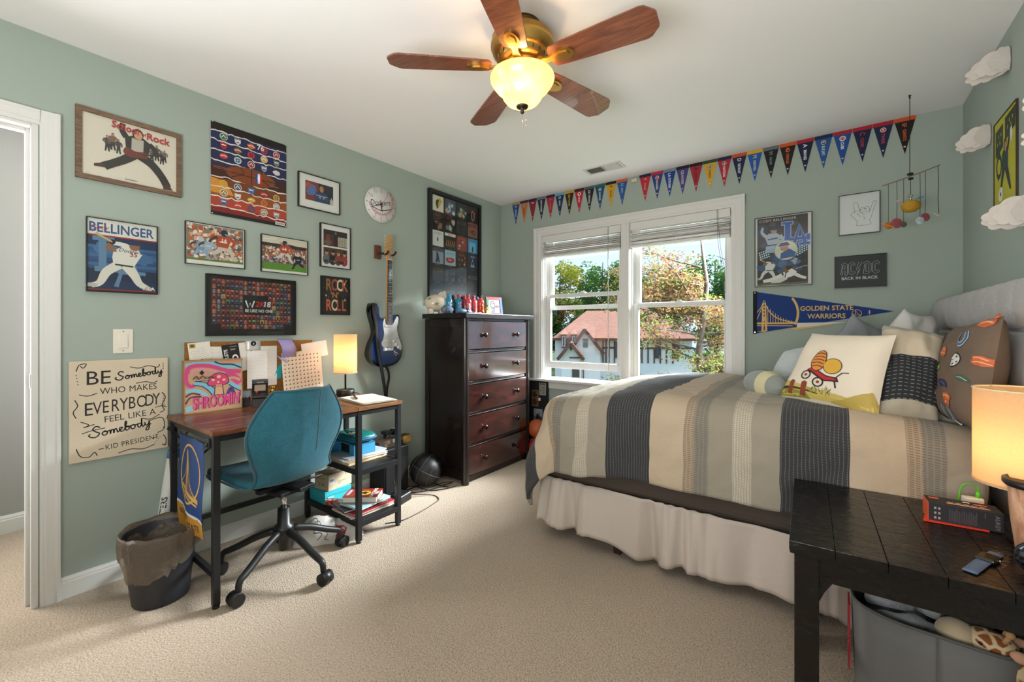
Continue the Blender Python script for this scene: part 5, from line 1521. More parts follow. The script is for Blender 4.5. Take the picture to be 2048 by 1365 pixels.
# headboard
HBF = None
def hb_fabric():
    g = NG('grey_tweed'); v = g.coords(); n = g.n('TexNoise', Scale=480.0, Detail=2.0, Roughness=.6); g.l(v, n.inputs['Vector'])
    g.l(g.ramp(n.outputs['Fac'], [(.35, '8a8987'), (.5, '9b9a99'), (.65, 'adacaa')]), g.b.inputs['Base Color']); g.b.inputs['Roughness'].default_value = .95; g.b.inputs['Sheen Weight'].default_value = .2; g.bump(n.outputs['Fac'], .3, .002); return g.m
HBF = hb_fabric()
b = MB(); bb(b, 3.185, -1.56, .30, 3.262, -.05, 1.33); b.build('headboard_core', HBF, bed, bevel=.012, seg=3)
b = MB(); bb(b, 3.165, -1.555, .55, 3.19, -.055, 1.172); b.build('headboard_panel', HBF, bed, bevel=.012, seg=3)
y = -.055
edges = [-.055, -.18, -.31, -.46, -.609, -.765, -.912, -1.071, -1.227, -1.385, -1.555]
for y0, y1 in zip(edges, edges[1:]):
    b = MB()
    def chan(i, j, y0=y0, y1=y1):
        a = math.pi * j
        yy = lerp(y0, y1, i); e = 1 - (2 * i - 1) ** 8
        bul = (.018 + .010 * math.sqrt(max(0, 1 - (2 * i - 1) ** 2)))
        q = math.sin(a) ** .5
        return (3.205 - (bul + .022) * q * (.55 + .45 * e) - BX, yy - BY, lerp(1.178, 1.345, (1 - math.cos(a)) / 2) - .006 * (1 - e))
    b.grid(chan, 10, 14); b.build('headboard_channel', HBF, bed)
# duvet -----------------------------------------------------------------
dv = thing('duvet', 'puffy striped duvet in beige, grey and charcoal spread over the bed', 'duvet', (2.2, -.75, .75))
XF, YN, YF = 1.49, -1.285, -.10            # fold lines at foot, near side; far edge
RA = .115
def fold(r, R_=RA):
    q = R_ * math.pi / 2
    if r < q:
        a = r / R_
        return R_ * math.sin(a), R_ * (1 - math.cos(a))
    return R_, R_ + (r - q)
def ztop(x, y):
    z = .838 + .010 * mnoise.noise(Vector((x * 2.2, y * 2.2, 1)))
    z -= .05 * sstep(1.95, 1.45, x) ** 1.4
    z -= .02 * sstep(2.75, 3.1, x)
    z += .008 * math.sin(min(1, max(0, (x - 1.5) / 1.6)) * math.pi) * math.sin(min(1, max(0, (y - YN) / (YF - YN))) * math.pi)
    return z
def duv(u, v):
    """u: metres along the bed (bigger towards the head), v: metres across from the window side"""
    ox = max(0.0, XF - u); oy = max(0.0, v - (YF - YN))
    x = max(u, XF); y = max(YF - v, YN)
    r = math.hypot(ox, oy)
    z = ztop(x, y)
    n1 = mnoise.noise(Vector((u * 3.2, v * 3.2, 7))); n2 = mnoise.noise(Vector((u * 8, v * 8, 3))); n3 = mnoise.noise(Vector((u * 5 + 3, v * 22, 9)))
    if r > 0:
        h, d = fold(r)
        dx, dy = ox / r, oy / r
        hang = sstep(.15, .45, r)
        wob = hang * (.012 * math.sin(u * 12 + 2 * n1) + .015 * n1 + .007 * n2)
        if ox > 0 and oy > 0:
            wob += .065 * math.sin(math.atan2(oy, ox) * 2) ** 2 * hang
        x -= dx * (h + wob + .02 * hang); y -= dy * (h + wob + .012 * hang)
        z -= d * (.97 + .02 * n1)
    flat = 1 - sstep(0, .1, r)
    z += flat * (.011 * n1 + .008 * n2 + .006 * n3)
    if r > 0:
        y -= (1 - flat) * (.007 * n2 + .006 * mnoise.noise(Vector((u * 14 + v * 9, v * 5 - u * 3, 2))))
    return (x, y, z)
U0, U1, V0, V1 = XF - .50, 3.10, 0.0, (YF - YN) + .465
NU, NV = 150, 120
b = MB()
uvs = []
def dg(i, j):
    u, v = lerp(U0, U1, i), lerp(V0, V1, j)
    uvs.append((u if u > XF else XF - (XF - u), v))
    p = duv(u, v)
    return (p[0] - 2.2, p[1] + .75, p[2] - .75)
b.grid(dg, NU, NV); b.uv = uvs
b.build('cover', DUVET, dv, solid=.022, soff=-1.0)

# pillows: bilinear sheet through four corners, puffed out on both sides
def pillow(name, label, corners, th, m, cat='pillow', sag=.0, pinch=.10, uvscale=None, n=26, seed=0, wr=.006, piping=None):
    """corners: bottom-left, bottom-right, top-right, top-left as seen from its front"""
    P = [Vector(p) for p in corners]
    c0 = sum(P, Vector()) / 4
    t = thing(name, label, cat, tuple(c0))
    P = [p - c0 for p in P]
    nrm = ((P[1] - P[0]).cross(P[3] - P[0])).normalized()
    wdt = (P[1] - P[0]).length; hgt = (P[3] - P[0]).length
    def surf(i, j, s):
        # pinched edges leave the corners pointed
        e = pinch
        a, c = 2 * i - 1, 2 * j - 1
        i2 = .5 + (i - .5) * (1 - e * (1 - c * c)); j2 = .5 + (j - .5) * (1 - e * (1 - a * a))
        p = (P[0] * (1 - i2) + P[1] * i2) * (1 - j2) + (P[3] * (1 - i2) + P[2] * i2) * j2
        q = max(0, (1 - abs(a) ** 2.6) * (1 - abs(c) ** 2.6)) ** .52
        nz = mnoise.noise(Vector((i * 4 + seed, j * 4, s * 2 + seed))); nz2 = mnoise.noise(Vector((i * 11 + seed, j * 11, s * 3)))
        q *= 1 - sag * (j - .2)
        return p + nrm * (s * th / 2 * q + (wr * nz * 2 + wr * .5 * nz2) * q)
    b = MB(); uv = []
    for s in (1, -1):
        def gfn(i, j, s=s):
            uv.append((i * wdt, j * hgt))
            return tuple(surf(i if s > 0 else 1 - i, j, s))
        b.grid(gfn, n, n)
    b.uv = uv
    o = b.build('cushion_cover', m, t)
    if piping:
        pm, pr = piping
        E = [surf(k / 20, 0, 0) for k in range(20)] + [surf(1, k / 20, 0) for k in range(20)] + [surf(1 - k / 20, 1, 0) for k in range(20)] + [surf(0, 1 - k / 20, 0) for k in range(20)]
        b = MB(); b.tube(E, pr, 6, closed=True); b.build('edge_piping', pm, t)
    return t, lambda i, j, d: tuple(surf(i, j, 1) + nrm * d), wdt, hgt
CREAM = mat('cream_cushion_cotton', 'e6dbc8', .9, spec=.15, bump=(28, .25, .006))
DENIM = mat('grey_blue_pillow_cotton', '8f9499', .92, bump=(26, .35, .006))
WPILL = mat('white_pillow_cotton', 'd6d4d2', .92, bump=(26, .35, .006))
pillow('bed_pillow', 'grey-blue pillow at the back, leaning against the window wall', [(2.60, -.40, .92), (3.0, -.13, .92), (2.98, -.20, 1.16), (2.80, -.34, 1.27)], .16, DENIM, seed=3, wr=.012)
pillow('bed_pillow', 'white pillow at the back between grey-blue pillow and striped pillow', [(2.78, -.66, .93), (3.15, -.42, .93), (3.12, -.36, 1.25), (3.0, -.50, 1.285)], .18, WPILL, seed=5, wr=.014)
pillow('plush_cushion', 'pale fluffy round cushion behind the left side of the cream cushion', [(2.44, -.78, .87), (2.72, -.66, .87), (2.74, -.62, 1.10), (2.50, -.74, 1.06)], .15, mat('pale_blue_fleece', 'bcc4c6', .98, sheen=.5, bump=(90, .7, .01)), seed=8, pinch=-.12)
# grey plush bolster
t = thing('plush_bolster', 'rounded sage grey bolster with a striped end lying left of the cream cushion', 'cushion', (2.43, -.935, .90), R(-52))
b = MB(); b.grid(lambda i, j: ((j - .5) * .27, .072 * math.cos(2 * math.pi * i) * math.sin(math.pi * min(1, max(0, j))) ** .38, .072 * math.sin(2 * math.pi * i) * math.sin(math.pi * j) ** .38), 28, 18, cu=True); b.build('bolster_body', mat('sage_grey_jersey', '8e948f', .95, sheen=.3, bump=(30, .4, .006)), t)
bq = lambda x: .0735 * math.sin(math.pi * (x / .27 + .5)) ** .38
b = MB(); b.grid(lambda i, j: (.03 + j * .06, bq(.03 + j * .06) * math.cos(2 * math.pi * i), bq(.03 + j * .06) * math.sin(2 * math.pi * i)), 28, 6, cu=True); b.build('pale_stripe', mat('pale_yellow_cloth', 'cfc9a4', .95), t)
b = MB(); b.tube([(x_, 0, bq(x_)) for x_ in (-.125, -.11, -.09, -.06, -.03, 0, .028)], .003, 6); b.build('seam', mat('grey_seam_thread', '6f7672', .9), t)

# cream cushion with a printed country scene; a plain cart with balls stands in for the cartoon
t, sf, cw_, chh_ = pillow('printed_cushion', 'cream square cushion with a red cart print leaning on the other pillows', [(2.500, -1.045, .850), (2.842, -1.318, .842), (2.905, -1.20, 1.158), (2.628, -.93, 1.160)], .13, CREAM, 'cushion', seed=1, pinch=.05, wr=.004)
A = Art(.40, .40)
A.poly([(2, 4), (98, 3), (98, 9), (70, 13), (40, 16), (14, 22), (2, 26)], 'c9b45f'); A.up()
A.poly([(2, 3), (40, 3), (36, 9), (14, 13), (2, 14)], '8d8a3a'); A.poly([p[:2] for p in spline([(62, 3, 0), (98, 3, 0), (97.5, 24, 0), (94, 22, 0), (92, 14, 0), (84, 9, 0), (72, 8, 0)], 4, True)], 'b79f4c'); A.up()
A.limb([(2, 15), (20, 14), (36, 12), (48, 10)], [4, 2.6, 2, 1], '3f2a20', 3)
for u, v in ((16, 12), (32, 11)):
    A.L += 1; A.poly([(u - 3, v - 5), (u + 3, v - 6), (u + 3.4, v + 11), (u, v + 13), (u - 3.2, v + 11)], '8a3f26')
for k in range(26):
    u = 38 + random.uniform(0, 24); v = 11 + random.uniform(-3, 5); A.limb([(u, v), (u + random.uniform(-3, 3), v + random.uniform(2, 5))], .8, random.choice(['8a8a3c', '5f6a2c', 'a99a44']))
A.L = 3
A.poly([(30, 39), (34, 37), (52, 26), (68, 28), (66, 33), (54, 34), (36, 44)], '2a1a1c'); A.up()
A.poly([(31, 40), (35, 38.5), (53, 28), (66, 29.5), (64, 32), (54, 32.5), (36, 43)], 'b5242c'); A.up()
for u, v in ((31, 32), (47, 24)):
    A.ring(u, v, 4.6, 6.2, '2a1f20', 22); A.blob(u, v, 1.8, 1.8, '8f2c2c')
A.limb([(63, 31), (70, 40), (76, 41)], 1.2, '2a1f20'); A.limb([(64, 28), (66, 20)], 1.6, '2a1f20')
A.blob(41, 53, 9, 15, '3a2418', 22); A.blob(58, 47, 10.4, 10.4, '3a2418', 22); A.up()
A.blob(41, 53, 8, 14, 'd98a3c', 22); A.blob(58, 47, 9.6, 9.6, 'd9a83c', 22); A.up()
for k in range(5): A.limb([(34.2, 44 + k * 4.4), (41, 46 + k * 4.4), (47.6, 44 + k * 4.4)], 1.1, '4a2c1c', 3)
A.build('cushion_print', t, mp=lambda a, c, d: sf(a / .40, c / .40, .0015 + d), m=PRINT, cell=.016)
# refine: cart faces follow the cloth closely because every vertex is laid on the surface

# striped sham
def sham_mat():
    g = NG('striped_sham_cotton'); uv = g.n('UVMap'); sep = g.n('SeparateXYZ'); g.l(uv.outputs[0], sep.inputs[0]); u, v = sep.outputs[0], sep.outputs[1]
    c = g.ramp(g.math('DIVIDE', v, .42), [(0, 'a9a393'), (.11, '26282c'), (.60, 'c3b59f'), (.93, 'a39f93')], 'CONSTANT')
    lv = g.math('FRACT', g.math('MULTIPLY', v, 62)); lu = g.math('FRACT', g.math('MULTIPLY', u, 60))
    ln = g.math('MULTIPLY', g.math('LESS_THAN', lv, .2), g.math('LESS_THAN', lu, .6))
    ind = g.math('MULTIPLY', g.math('GREATER_THAN', v, .11 * .42), g.math('LESS_THAN', v, .60 * .42))
    c = g.mix(g.math('MULTIPLY', g.math('MULTIPLY', ln, ind), .55), c, '9a9a98')
    g.l(c, g.b.inputs['Base Color']); g.b.inputs['Roughness'].default_value = .95
    co = g.coords(); n = g.n('TexNoise', Scale=24.0, Detail=4.0); g.l(co, n.inputs['Vector']); g.bump(n.outputs['Fac'], .35, .01); return g.m
t, sf2, w2, h2 = pillow('pillow_sham', 'striped pillow with beige top and black lower half beside the cream cushion', [(2.84, -1.275, .85), (3.01, -1.27, .845), (3.05, -1.11, 1.155), (2.875, -1.02, 1.20)], .16, sham_mat(), seed=11, pinch=.03, wr=.010)
b = MB()
fl = [sf2(1, k / 10, -.07) for k in range(11)]
vs = []
for k, p in enumerate(fl):
    vs += [p, (p[0] + .045, p[1] - .02, p[2] + .012 * math.sin(k)), (p[0] + .075, p[1] - .035 + .012 * math.sin(k * 1.3), p[2] - .006)]
b.add(vs, [q for k in range(10) for q in ((3 * k, 3 * k + 1, 3 * k + 4, 3 * k + 3), (3 * k + 1, 3 * k + 2, 3 * k + 5, 3 * k + 4))], True)
b.build('flange', mat('sham_flange', 'a39d90', .95), t, solid=.003)
b = MB(); p = sf2(.97, .52, -.02); b.add([(p[0], p[1] - .03, p[2] + .03), (p[0] + .03, p[1] - .045, p[2] + .03), (p[0] + .03, p[1] - .045, p[2] - .03), (p[0], p[1] - .03, p[2] - .03)], [(0, 1, 2, 3)]); b.build('care_label', WHITEPAPER, t, solid=.001)

# brown pillow with sports emblems
BROWNP = mat('taupe_pillow_cotton', '6b5a4c', .9, bump=(20, .4, .008))
t, sf3, w3, h3 = pillow('sports_pillow', 'brown pillow printed with team emblems leaning against the headboard', [(3.035, -1.14, .845), (3.075, -1.52, .855), (3.115, -1.525, 1.22), (3.112, -.99, 1.19)], .14, BROWNP, seed=15, pinch=.04, wr=.010)
def emb(i, j, s, draw):
    s *= .72
    A = Art(s, s)
    draw(A)
    A.build('emblem', t, mp=lambda a, c, d: sf3(i + (a - s / 2) / w3, j + (c - s / 2) / h3, .002 + d), cell=.012)
def horseshoe(A):
    for w_, c in ((26, 'cfd6da'), (17, '2f5f8a')):
        A.limb([(22, 88), (12, 55), (24, 22), (50, 10), (76, 22), (88, 55), (78, 88)], w_, c, 4); A.L += 1
def disc3(A):
    A.blob(50, 50, 46, 46, '17181a', 26); A.up(); A.blob(50, 50, 39, 39, 'd9d6cf', 26); A.up()
    for u, v in ((62, 72), (72, 40), (50, 24)): A.poly([(u, v + 13), (u + 3, v + 3), (u + 13, v), (u + 3, v - 3), (u, v - 13), (u - 3, v - 3), (u - 13, v), (u - 3, v + 3)], '1f2023')
    A.rect(16, 48, 42, 52, '1f2023')
def orange(A): A.poly([(6, 30), (20, 60), (16, 84), (60, 92), (94, 74), (90, 30), (60, 12), (30, 18)], 'c4602f'); A.up(); A.limb([(24, 70), (52, 76), (80, 60)], 9, 'd9a27c', 3); A.limb([(22, 36), (50, 44), (82, 36)], 8, 'e0b090', 3)
def leaf(c1, c2):
    def f(A): A.poly([p[:2] for p in spline([(2, 60, 0), (40, 74, 0), (86, 62, 0), (98, 34, 0), (70, 36, 0), (30, 34, 0)], 4, True)], c1); A.up(); A.limb([(16, 56), (50, 58), (84, 44)], 7, c2, 3)
    return f
emb(.74, .80, .085, horseshoe); emb(.70, .585, .085, disc3); emb(.905, .965, .095, orange); emb(.47, .66, .075, orange); emb(.38, .50, .085, leaf('7d9a3c', 'b9bd7c')); emb(.86, .42, .075, leaf('3f5a48', '9aa59a')); emb(.60, .34, .095, leaf('2c2a55', '5a5a80')); emb(.66, .19, .095, orange); emb(.34, .24, .075, leaf('7a5a6a', 'b79a7c')); emb(.53, .065, .085, horseshoe); emb(.28, .40, .06, leaf('7d6f66', '9a8a80')); emb(.965, .60, .06, orange)
t_sp = t

# ------------------------------------------------------------------ nightstand
ns = thing('nightstand', 'black wooden nightstand with a planked glossy top beside the bed', 'nightstand', (2.90, -1.73, 0), R(2.0))
def nsbox(b, x0, y0, z0, x1, y1, z1): b.box(x0, y0, z0, x1, y1, z1)
def black_wood():
    g = NG('distressed_black_wood'); v = g.coords((4, 60, 60)); n = g.n('TexNoise', Scale=1.0, Detail=5.0); g.l(v, n.inputs['Vector'])
    v2 = g.coords((9, 70, 20)); n2 = g.n('TexNoise', Scale=1.0, Detail=3.0, Roughness=.7); g.l(v2, n2.inputs['Vector'])
    g.l(g.ramp(n.outputs['Fac'], [(.35, '0c0a0a'), (.7, '17110e')]), g.b.inputs['Base Color'])
    g.l(g.ramp(n2.outputs['Fac'], [(.35, (.13, .13, .13)), (.7, (.34, .34, .34))]), g.b.inputs['Roughness'])
    g.b.inputs['Specular IOR Level'].default_value = .55
    v3 = g.coords((45, 190, 60)); n3 = g.n('TexNoise', Scale=1.0, Detail=2.0); g.l(v3, n3.inputs['Vector']); g.bump(g.math('ADD', g.math('ADD', n.outputs['Fac'], n2.outputs['Fac']), n3.outputs['Fac']), .5, .004)
    return g.m
BW = black_wood()
hwn, hdn = .305, .295
pl = [-hwn, -.203, -.098, .008, .113, .212, .258]
for a, c in zip(pl, pl[1:]):
    b = MB(); b.box(a + .0006, -hdn, .574, c - .0006, hdn, .600); b.build('top_plank', BW, ns, bevel=.001)
b = MB(); b.box(-hwn + .002, -hdn + .002, .566, .256, hdn - .002, .5745); b.build('top_base', BW, ns)
for x in (-.265, .222):
    for y in (-.255, .255):
        b = MB(); b.box(x - .028, y - .028, 0, x + .028, y + .028, .566); b.build('leg', BW, ns, bevel=.003)
for nm, q in (('apron', (-.237, -.272, .500, .194, -.250, .566)), ('apron', (-.237, .250, .500, .194, .272, .566)), ('apron', (-.282, -.227, .500, -.26, .227, .566)), ('apron', (.218, -.227, .500, .24, .227, .566))):
    b = MB(); b.box(*q); b.build(nm, BW, ns)
for x in (-.275, .215):
    b = MB(); b.box(x, -.227, .24, x + .022, .227, .29); b.build('side_rail', BW, ns)
for s, x in ((1, -.237), (-1, .194)):
    b = MB(); b.prism([(x, .500), (x + s * .03, .500), (x + s * .012, .47), (x, .44)], -.268, -.252, 'xz'); b.build('corner_bracket', BW, ns)
def on_ns(x, y): return (x, y)
# lamp on the nightstand
def base2(t):
    b = MB(); b.lathe([(0, 0), (.034, 0), (.036, .006), (.03, .014), (.022, .03), (.03, .07), (.032, .10), (.022, .14), (.010, .155), (.009, .26)], n=32); b.build('lamp_base', mat('dark_lamp_metal', '241d18', .35, metal=.6), t)
table_lamp('nightstand_lamp', 'lit cream drum-shade lamp at the right edge, on the black nightstand', (3.123, -1.668, .60), .103, .157, .415, base2, 1.5, (1.0, .55, .24), .26)
# boxed gadget
t = thing('gadget_box', 'dark grey product box with an orange end on the black nightstand', 'box', (3.005, -1.60, .601), R(2))
GB = mat('dark_grey_print_card', '26252a', .5)
b = MB(); b.box(-.07, -.035, .0, .085, .035, .055); b.build('carton', GB, t, bevel=.001)
b = MB(); b.box(-.0715, -.0345, .001, -.07, .0345, .054); b.build('orange_end', mat('orange_card', 'd9582f', .5), t)
b = MB(); b.add([(-.085, -.052, .0012), (.055, -.046, .0012), (.055, .02, .0012), (-.070, .02, .0012)], [(0, 1, 2, 3)]); b.build('red_flap', mat('red_card', 'd03a2c', .5), t, solid=.001)
A = Art(.155, .055)
for k in range(6): A.rect(22 + (k % 2) * 16, 15 + (k // 2) * 26, 31 + (k % 2) * 16, 27 + (k // 2) * 26, 'a09a98')
for k in range(17): A.rect(80 + k * 6.4, 12 + (k % 3) * 3, 83.2 + k * 6.4, 84 - (k % 4) * 5, '4a474c')
A.text('AUKEY', 252, 84, 17, '7d787c', rot=R(-90)); A.rect(214, 60, 217, 86, '5a565c')
A.build('side_print', t, mp=lambda a, c, d: (a - .07, -.0355 - d, c))
A = Art(.155, .07); A.rect(12, 62, 44, 84, 'c9663f'); A.rect(60, 20, 190, 34, 'b98a78'); A.up()
for k in range(5): A.rect(66 + k * 24, 38, 84 + k * 24, 46, 'a8a2a4')
A.rect(150, 60, 190, 74, 'c9663f'); A.rect(120, 70, 140, 84, 'd0ccc8'); A.rect(140, 26, 186, 33, '8a93b0'); A.build('top_print', t, mp=lambda a, c, d: (a - .07, c - .035, .0553 + d))
# charger and cable
t = thing('usb_charger', 'white cube charger with a bright green cable at the nightstand back', 'charger', (3.055, -1.495, .601), R(10))
b = MB(); b.box(-.023, -.012, .018, .023, .012, .052); b.build('charger_cube', mat('white_plastic', 'dedbd3', .35), t, bevel=.003)
b = MB(); b.cyl((.012, 0, .052), (.012, 0, .070), .0055, n=12); b.tube(spline([(.012, 0, .068), (.010, .0, .085), (-.006, .004, .092), (-.022, .008, .080), (-.028, .012, .04), (-.03, .02, .004)], 6), .0022, 8); b.build('green_cable', mat('bright_green_plastic', '58c021', .35), t)
b = MB(); b.box(-.034, -.02, 0, .036, .02, .018); b.build('charging_dock', BLACKPLASTIC, t, bevel=.006, seg=3)
t = thing('coin_dish', 'small shiny round dish behind the gadget box on the nightstand', 'dish', (3.102, -1.535 + .02, .601) if False else (2.985, -1.49, .601))
b = MB(); b.lathe([(0, .001), (.03, .001), (.036, .008), (.034, .009), (.029, .004), (0, .004)], n=28); b.build('dish', CHROME, t)
# turned wooden pot with a black lid at the edge of frame
t = thing('wooden_canister', 'rosy wooden canister with a wide black lid at the right edge', 'canister', (3.120, -1.785, .601))
b = MB(); b.lathe([(0, 0), (.036, 0), (.042, .01), (.052, .10), (.056, .18), (0, .18)], n=36)
CW = wood_mat('rosy_turned_wood', [(.3, '9a5f45'), (.55, 'c79a7c'), (.8, 'd9b79a')], (20, 20, 6), .4)
b.build('pot', CW, t)
b = MB(); b.lathe([(0, .18), (.062, .18), (.066, .185), (.066, .196), (.059, .199), (.055, .191), (0, .191)], n=40); b.build('lid', BLACKPLASTIC, t)
# watch
t = thing('wrist_watch', 'watch with a blue-grey strap lying on the nightstand front edge', 'watch', (3.012, -1.868, .6015), R(-26))
b = MB(); b.grid(lambda i, j: ((i - .5) * .026, -.115 + j * .095, .002 + .003 * j), 2, 8); b.grid(lambda i, j: ((i - .5) * .026, .020 + j * .045, .005 - .003 * j), 2, 8); b.build('strap', mat('slate_blue_rubber', '5a6a86', .5), t, solid=.0022, soff=1)
b = MB(); b.box(-.018, -.023, .002, .018, .023, .0125); b.build('case', mat('watch_black', '15140f', .25), t, bevel=.004, seg=3)
b = MB(); b.box(-.014, -.019, .0125, .014, .019, .0132); b.build('watch_face', mat('bronze_glass', '8a6f45', .08, metal=.8), t)
b = MB(); b.cyl((.018, .004, .007), (.022, .004, .007), .003, n=10); b.build('crown', CHROME, t)
# chrome ball ornament
t = thing('chrome_ornament', 'faceted chrome ball ornament at the nightstand front right', 'ornament', (3.088, -1.888, .601))
b = MB(); b.ball((0, 0, .037), .036, n=14, m=9); b.sm = [False] * len(b.sm); b.build('facet_ball', mat('dark_chrome', '8a8d92', .08, metal=1), t)
b = MB()
for k in range(1, 9):
    z = -math.cos(math.pi * k / 9) * .0365; r = math.sin(math.pi * k / 9) * .0365; b.tube([(r * math.cos(R(q)), r * math.sin(R(q)), .037 + z) for q in range(0, 360, 26)], .0016, 5, closed=True)
for k in range(14):
    a = 2 * math.pi * k / 14; b.tube([(math.sin(math.pi * j / 9) * .0365 * math.cos(a), math.sin(math.pi * j / 9) * .0365 * math.sin(a), .037 - math.cos(math.pi * j / 9) * .0365) for j in range(10)], .0016, 5)
b.build('black_grid', BLACKPLASTIC, t)

# toy tub under the nightstand
t = thing('toy_tub', 'grey fabric storage bin of soft toys under the nightstand', 'bin', (2.915, -1.755, 0))
GFAB = mat('grey_felt', '6d6b69', .95, bump=(120, .2, .003))
def rr(a, wx, wy, p): return (wx * se(math.cos(a), p), wy * se(math.sin(a), p))
b = MB()
def tub(i, j):
    x, y = rr(2 * math.pi * i, .155 + .012 * j, .145 + .008 * j, .48)
    return (x, y, lerp(0, .395, j) + .008 * math.sin(2 * math.pi * i * 2) * j)
b.grid(tub, 64, 6, cu=True); b.build('bin_wall', GFAB, t, solid=.005)
b = MB(); b.prism([rr(2 * math.pi * k / 40, .153, .143, .48) for k in range(40)], .001, .006); b.build('bin_floor', GFAB, t)
b = MB(); b.tube([(rr(2 * math.pi * k / 64, .1665, .1525, .48)) + (.395 + .008 * math.sin(4 * math.pi * k / 64),) for k in range(64)], .004, 6, closed=True); b.build('rim_piping', mat('grey_felt_edge', '5b5958', .95), t)
A = Art(.10, .20, 'a81f2a'); A.text('LOT', 60, 62, 12, 'e4dcd4', 'c', rot=R(-90)); A.rect(20, 20, 26, 50, 'e4dcd4')
b = MB(); b.box(-.1745, -.06, .17, -.1705, .02, .36); b.build('red_tag', mat('red_tag', 'a81f2a', .6), t)
A.build('tag_print', t, mp=lambda a, c, d: (-.1747 - d, .02 - a * .8, .17 + c * .95))
b = MB(); b.box(-.0012, -.1565, .01, .0012, -.154, .39); b.build('front_seam', mat('grey_felt_edge', '5b5958', .95), t)
FLEECE = mat('blue_grey_fleece', '83868a', .98, sheen=.4, bump=(80, .6, .01))
t = thing('soft_blanket', 'rumpled blue-grey soft blanket toy in the storage bin', 'blanket', (2.86, -1.765, .30))
b = MB()
def blk(i, j):
    a = 2 * math.pi * i; ph = math.pi / 2 * j
    n1 = mnoise.noise(Vector((math.cos(a) * 2 * math.cos(ph), math.sin(a) * 2 * math.cos(ph), 3))); n2 = mnoise.noise(Vector((math.cos(a) * 5 * math.cos(ph), math.sin(a) * 5 * math.cos(ph), 7)))
    r = math.cos(ph)
    return (.088 * r * math.cos(a), .098 * r * math.sin(a), .0 + .075 * math.sin(ph) + .03 * n1 + .016 * n2)
b.grid(blk, 44, 16, cu=True); b.build('fleece', FLEECE, t)
b = MB(); b.tube(spline([(-.06, -.07, .06), (-.01, -.085, .085), (.04, -.07, .08), (.06, -.06, .065)], 5), [.014 + .004 * math.sin(k) for k in range(16)], 10); b.tube(spline([(-.07, .0, .075), (-.03, -.03, .095), (.02, -.01, .09)], 5), .016, 10); b.build('fleece_fold', FLEECE, t)
t = thing('plush_bear', 'grey plush animal with cream face lying in the storage bin', 'plush toy', (2.93, -1.69, .34), R(-10))
b = MB(); b.ball((.0, 0, .03), .075, .045, .04, 20, 12); b.ball((-.085, .01, .055), .035, .032, .032, 16, 10); b.tube(spline([(.05, -.02, .04), (.09, -.05, .05), (.12, -.045, .055)], 4), [.022, .021, .021, .02, .019, .018, .017, .016, .014], 10); b.tube(spline([(-.03, -.03, .04), (-.01, -.07, .05), (.03, -.085, .05)], 4), [.022, .022, .021, .02, .02, .019, .018, .017, .015], 10); b.build('plush_body', mat('light_grey_plush', '8c8f92', .98, sheen=.4, bump=(80, .6, .01)), t)
b = MB(); b.ball((-.112, .006, .052), .018, .022, .018, 12, 8); b.build('cream_muzzle', mat('cream_plush', 'cbb697', .98, sheen=.4), t)
for s in (-1, 1):
    b = MB(); b.ball((-.08, .01 + s * .03, .08), .013, .008, .013, 10, 8); b.build('ear', mat('cream_plush', 'cbb697', .98, sheen=.4), t)
t = thing('red_plush', 'dark red soft toy at the back of the storage bin', 'plush toy', (3.02, -1.69, .33))
b = MB(); b.ball((0, 0, .03), .036, .04, .045, 16, 10); b.ball((.0, -.02, .07), .02, .02, .02, 12, 8); b.build('plush_body', mat('dark_red_plush', '8a2416', .95, sheen=.3), t)
t = thing('plush_giraffe', 'plush giraffe head with brown patches poking from the storage bin', 'plush toy', (2.985, -1.84, .365), R(-12))
GIR = NG('giraffe_plush'); _v = GIR.coords(); _n = GIR.n('TexVoronoi', Scale=38.0, _feature='DISTANCE_TO_EDGE'); GIR.l(_v, _n.inputs['Vector']); GIR.l(GIR.ramp(_n.outputs['Distance'], [(.10, 'd6bd98'), (.16, '8a4f24')]), GIR.b.inputs['Base Color']); GIR.b.inputs['Roughness'].default_value = .95
b = MB(); b.ball((.035, 0, .02), .052, .036, .034, 20, 12); b.tube([(.05, 0, .01), (.09, .01, -.05)], [.032, .035], 14); b.build('head', GIR.m, t)
b = MB(); b.ball((-.022, -.004, .018), .042, .038, .036, 20, 12); b.build('muzzle', mat('cream_plush', 'cbb697', .98, sheen=.4), t)
for s in (-1, 1):
    b = MB(); b.tube([(.06, s * .018, .045), (.068, s * .022, .066)], [.006, .005], 8); b.ball((.069, s * .022, .070), .009); b.build('horn', mat('tan_plush', 'b58a5c', .98), t)
    b = MB(); b.ball((.02, s * .034, .03), .004); b.build('eye', BLACKPLASTIC, t)
    b = MB(); b.ball((.085, s * .034, .03), .018, .010, .014, 12, 8); b.build('ear', mat('pink_tan_plush', 'b98c72', .98), t)

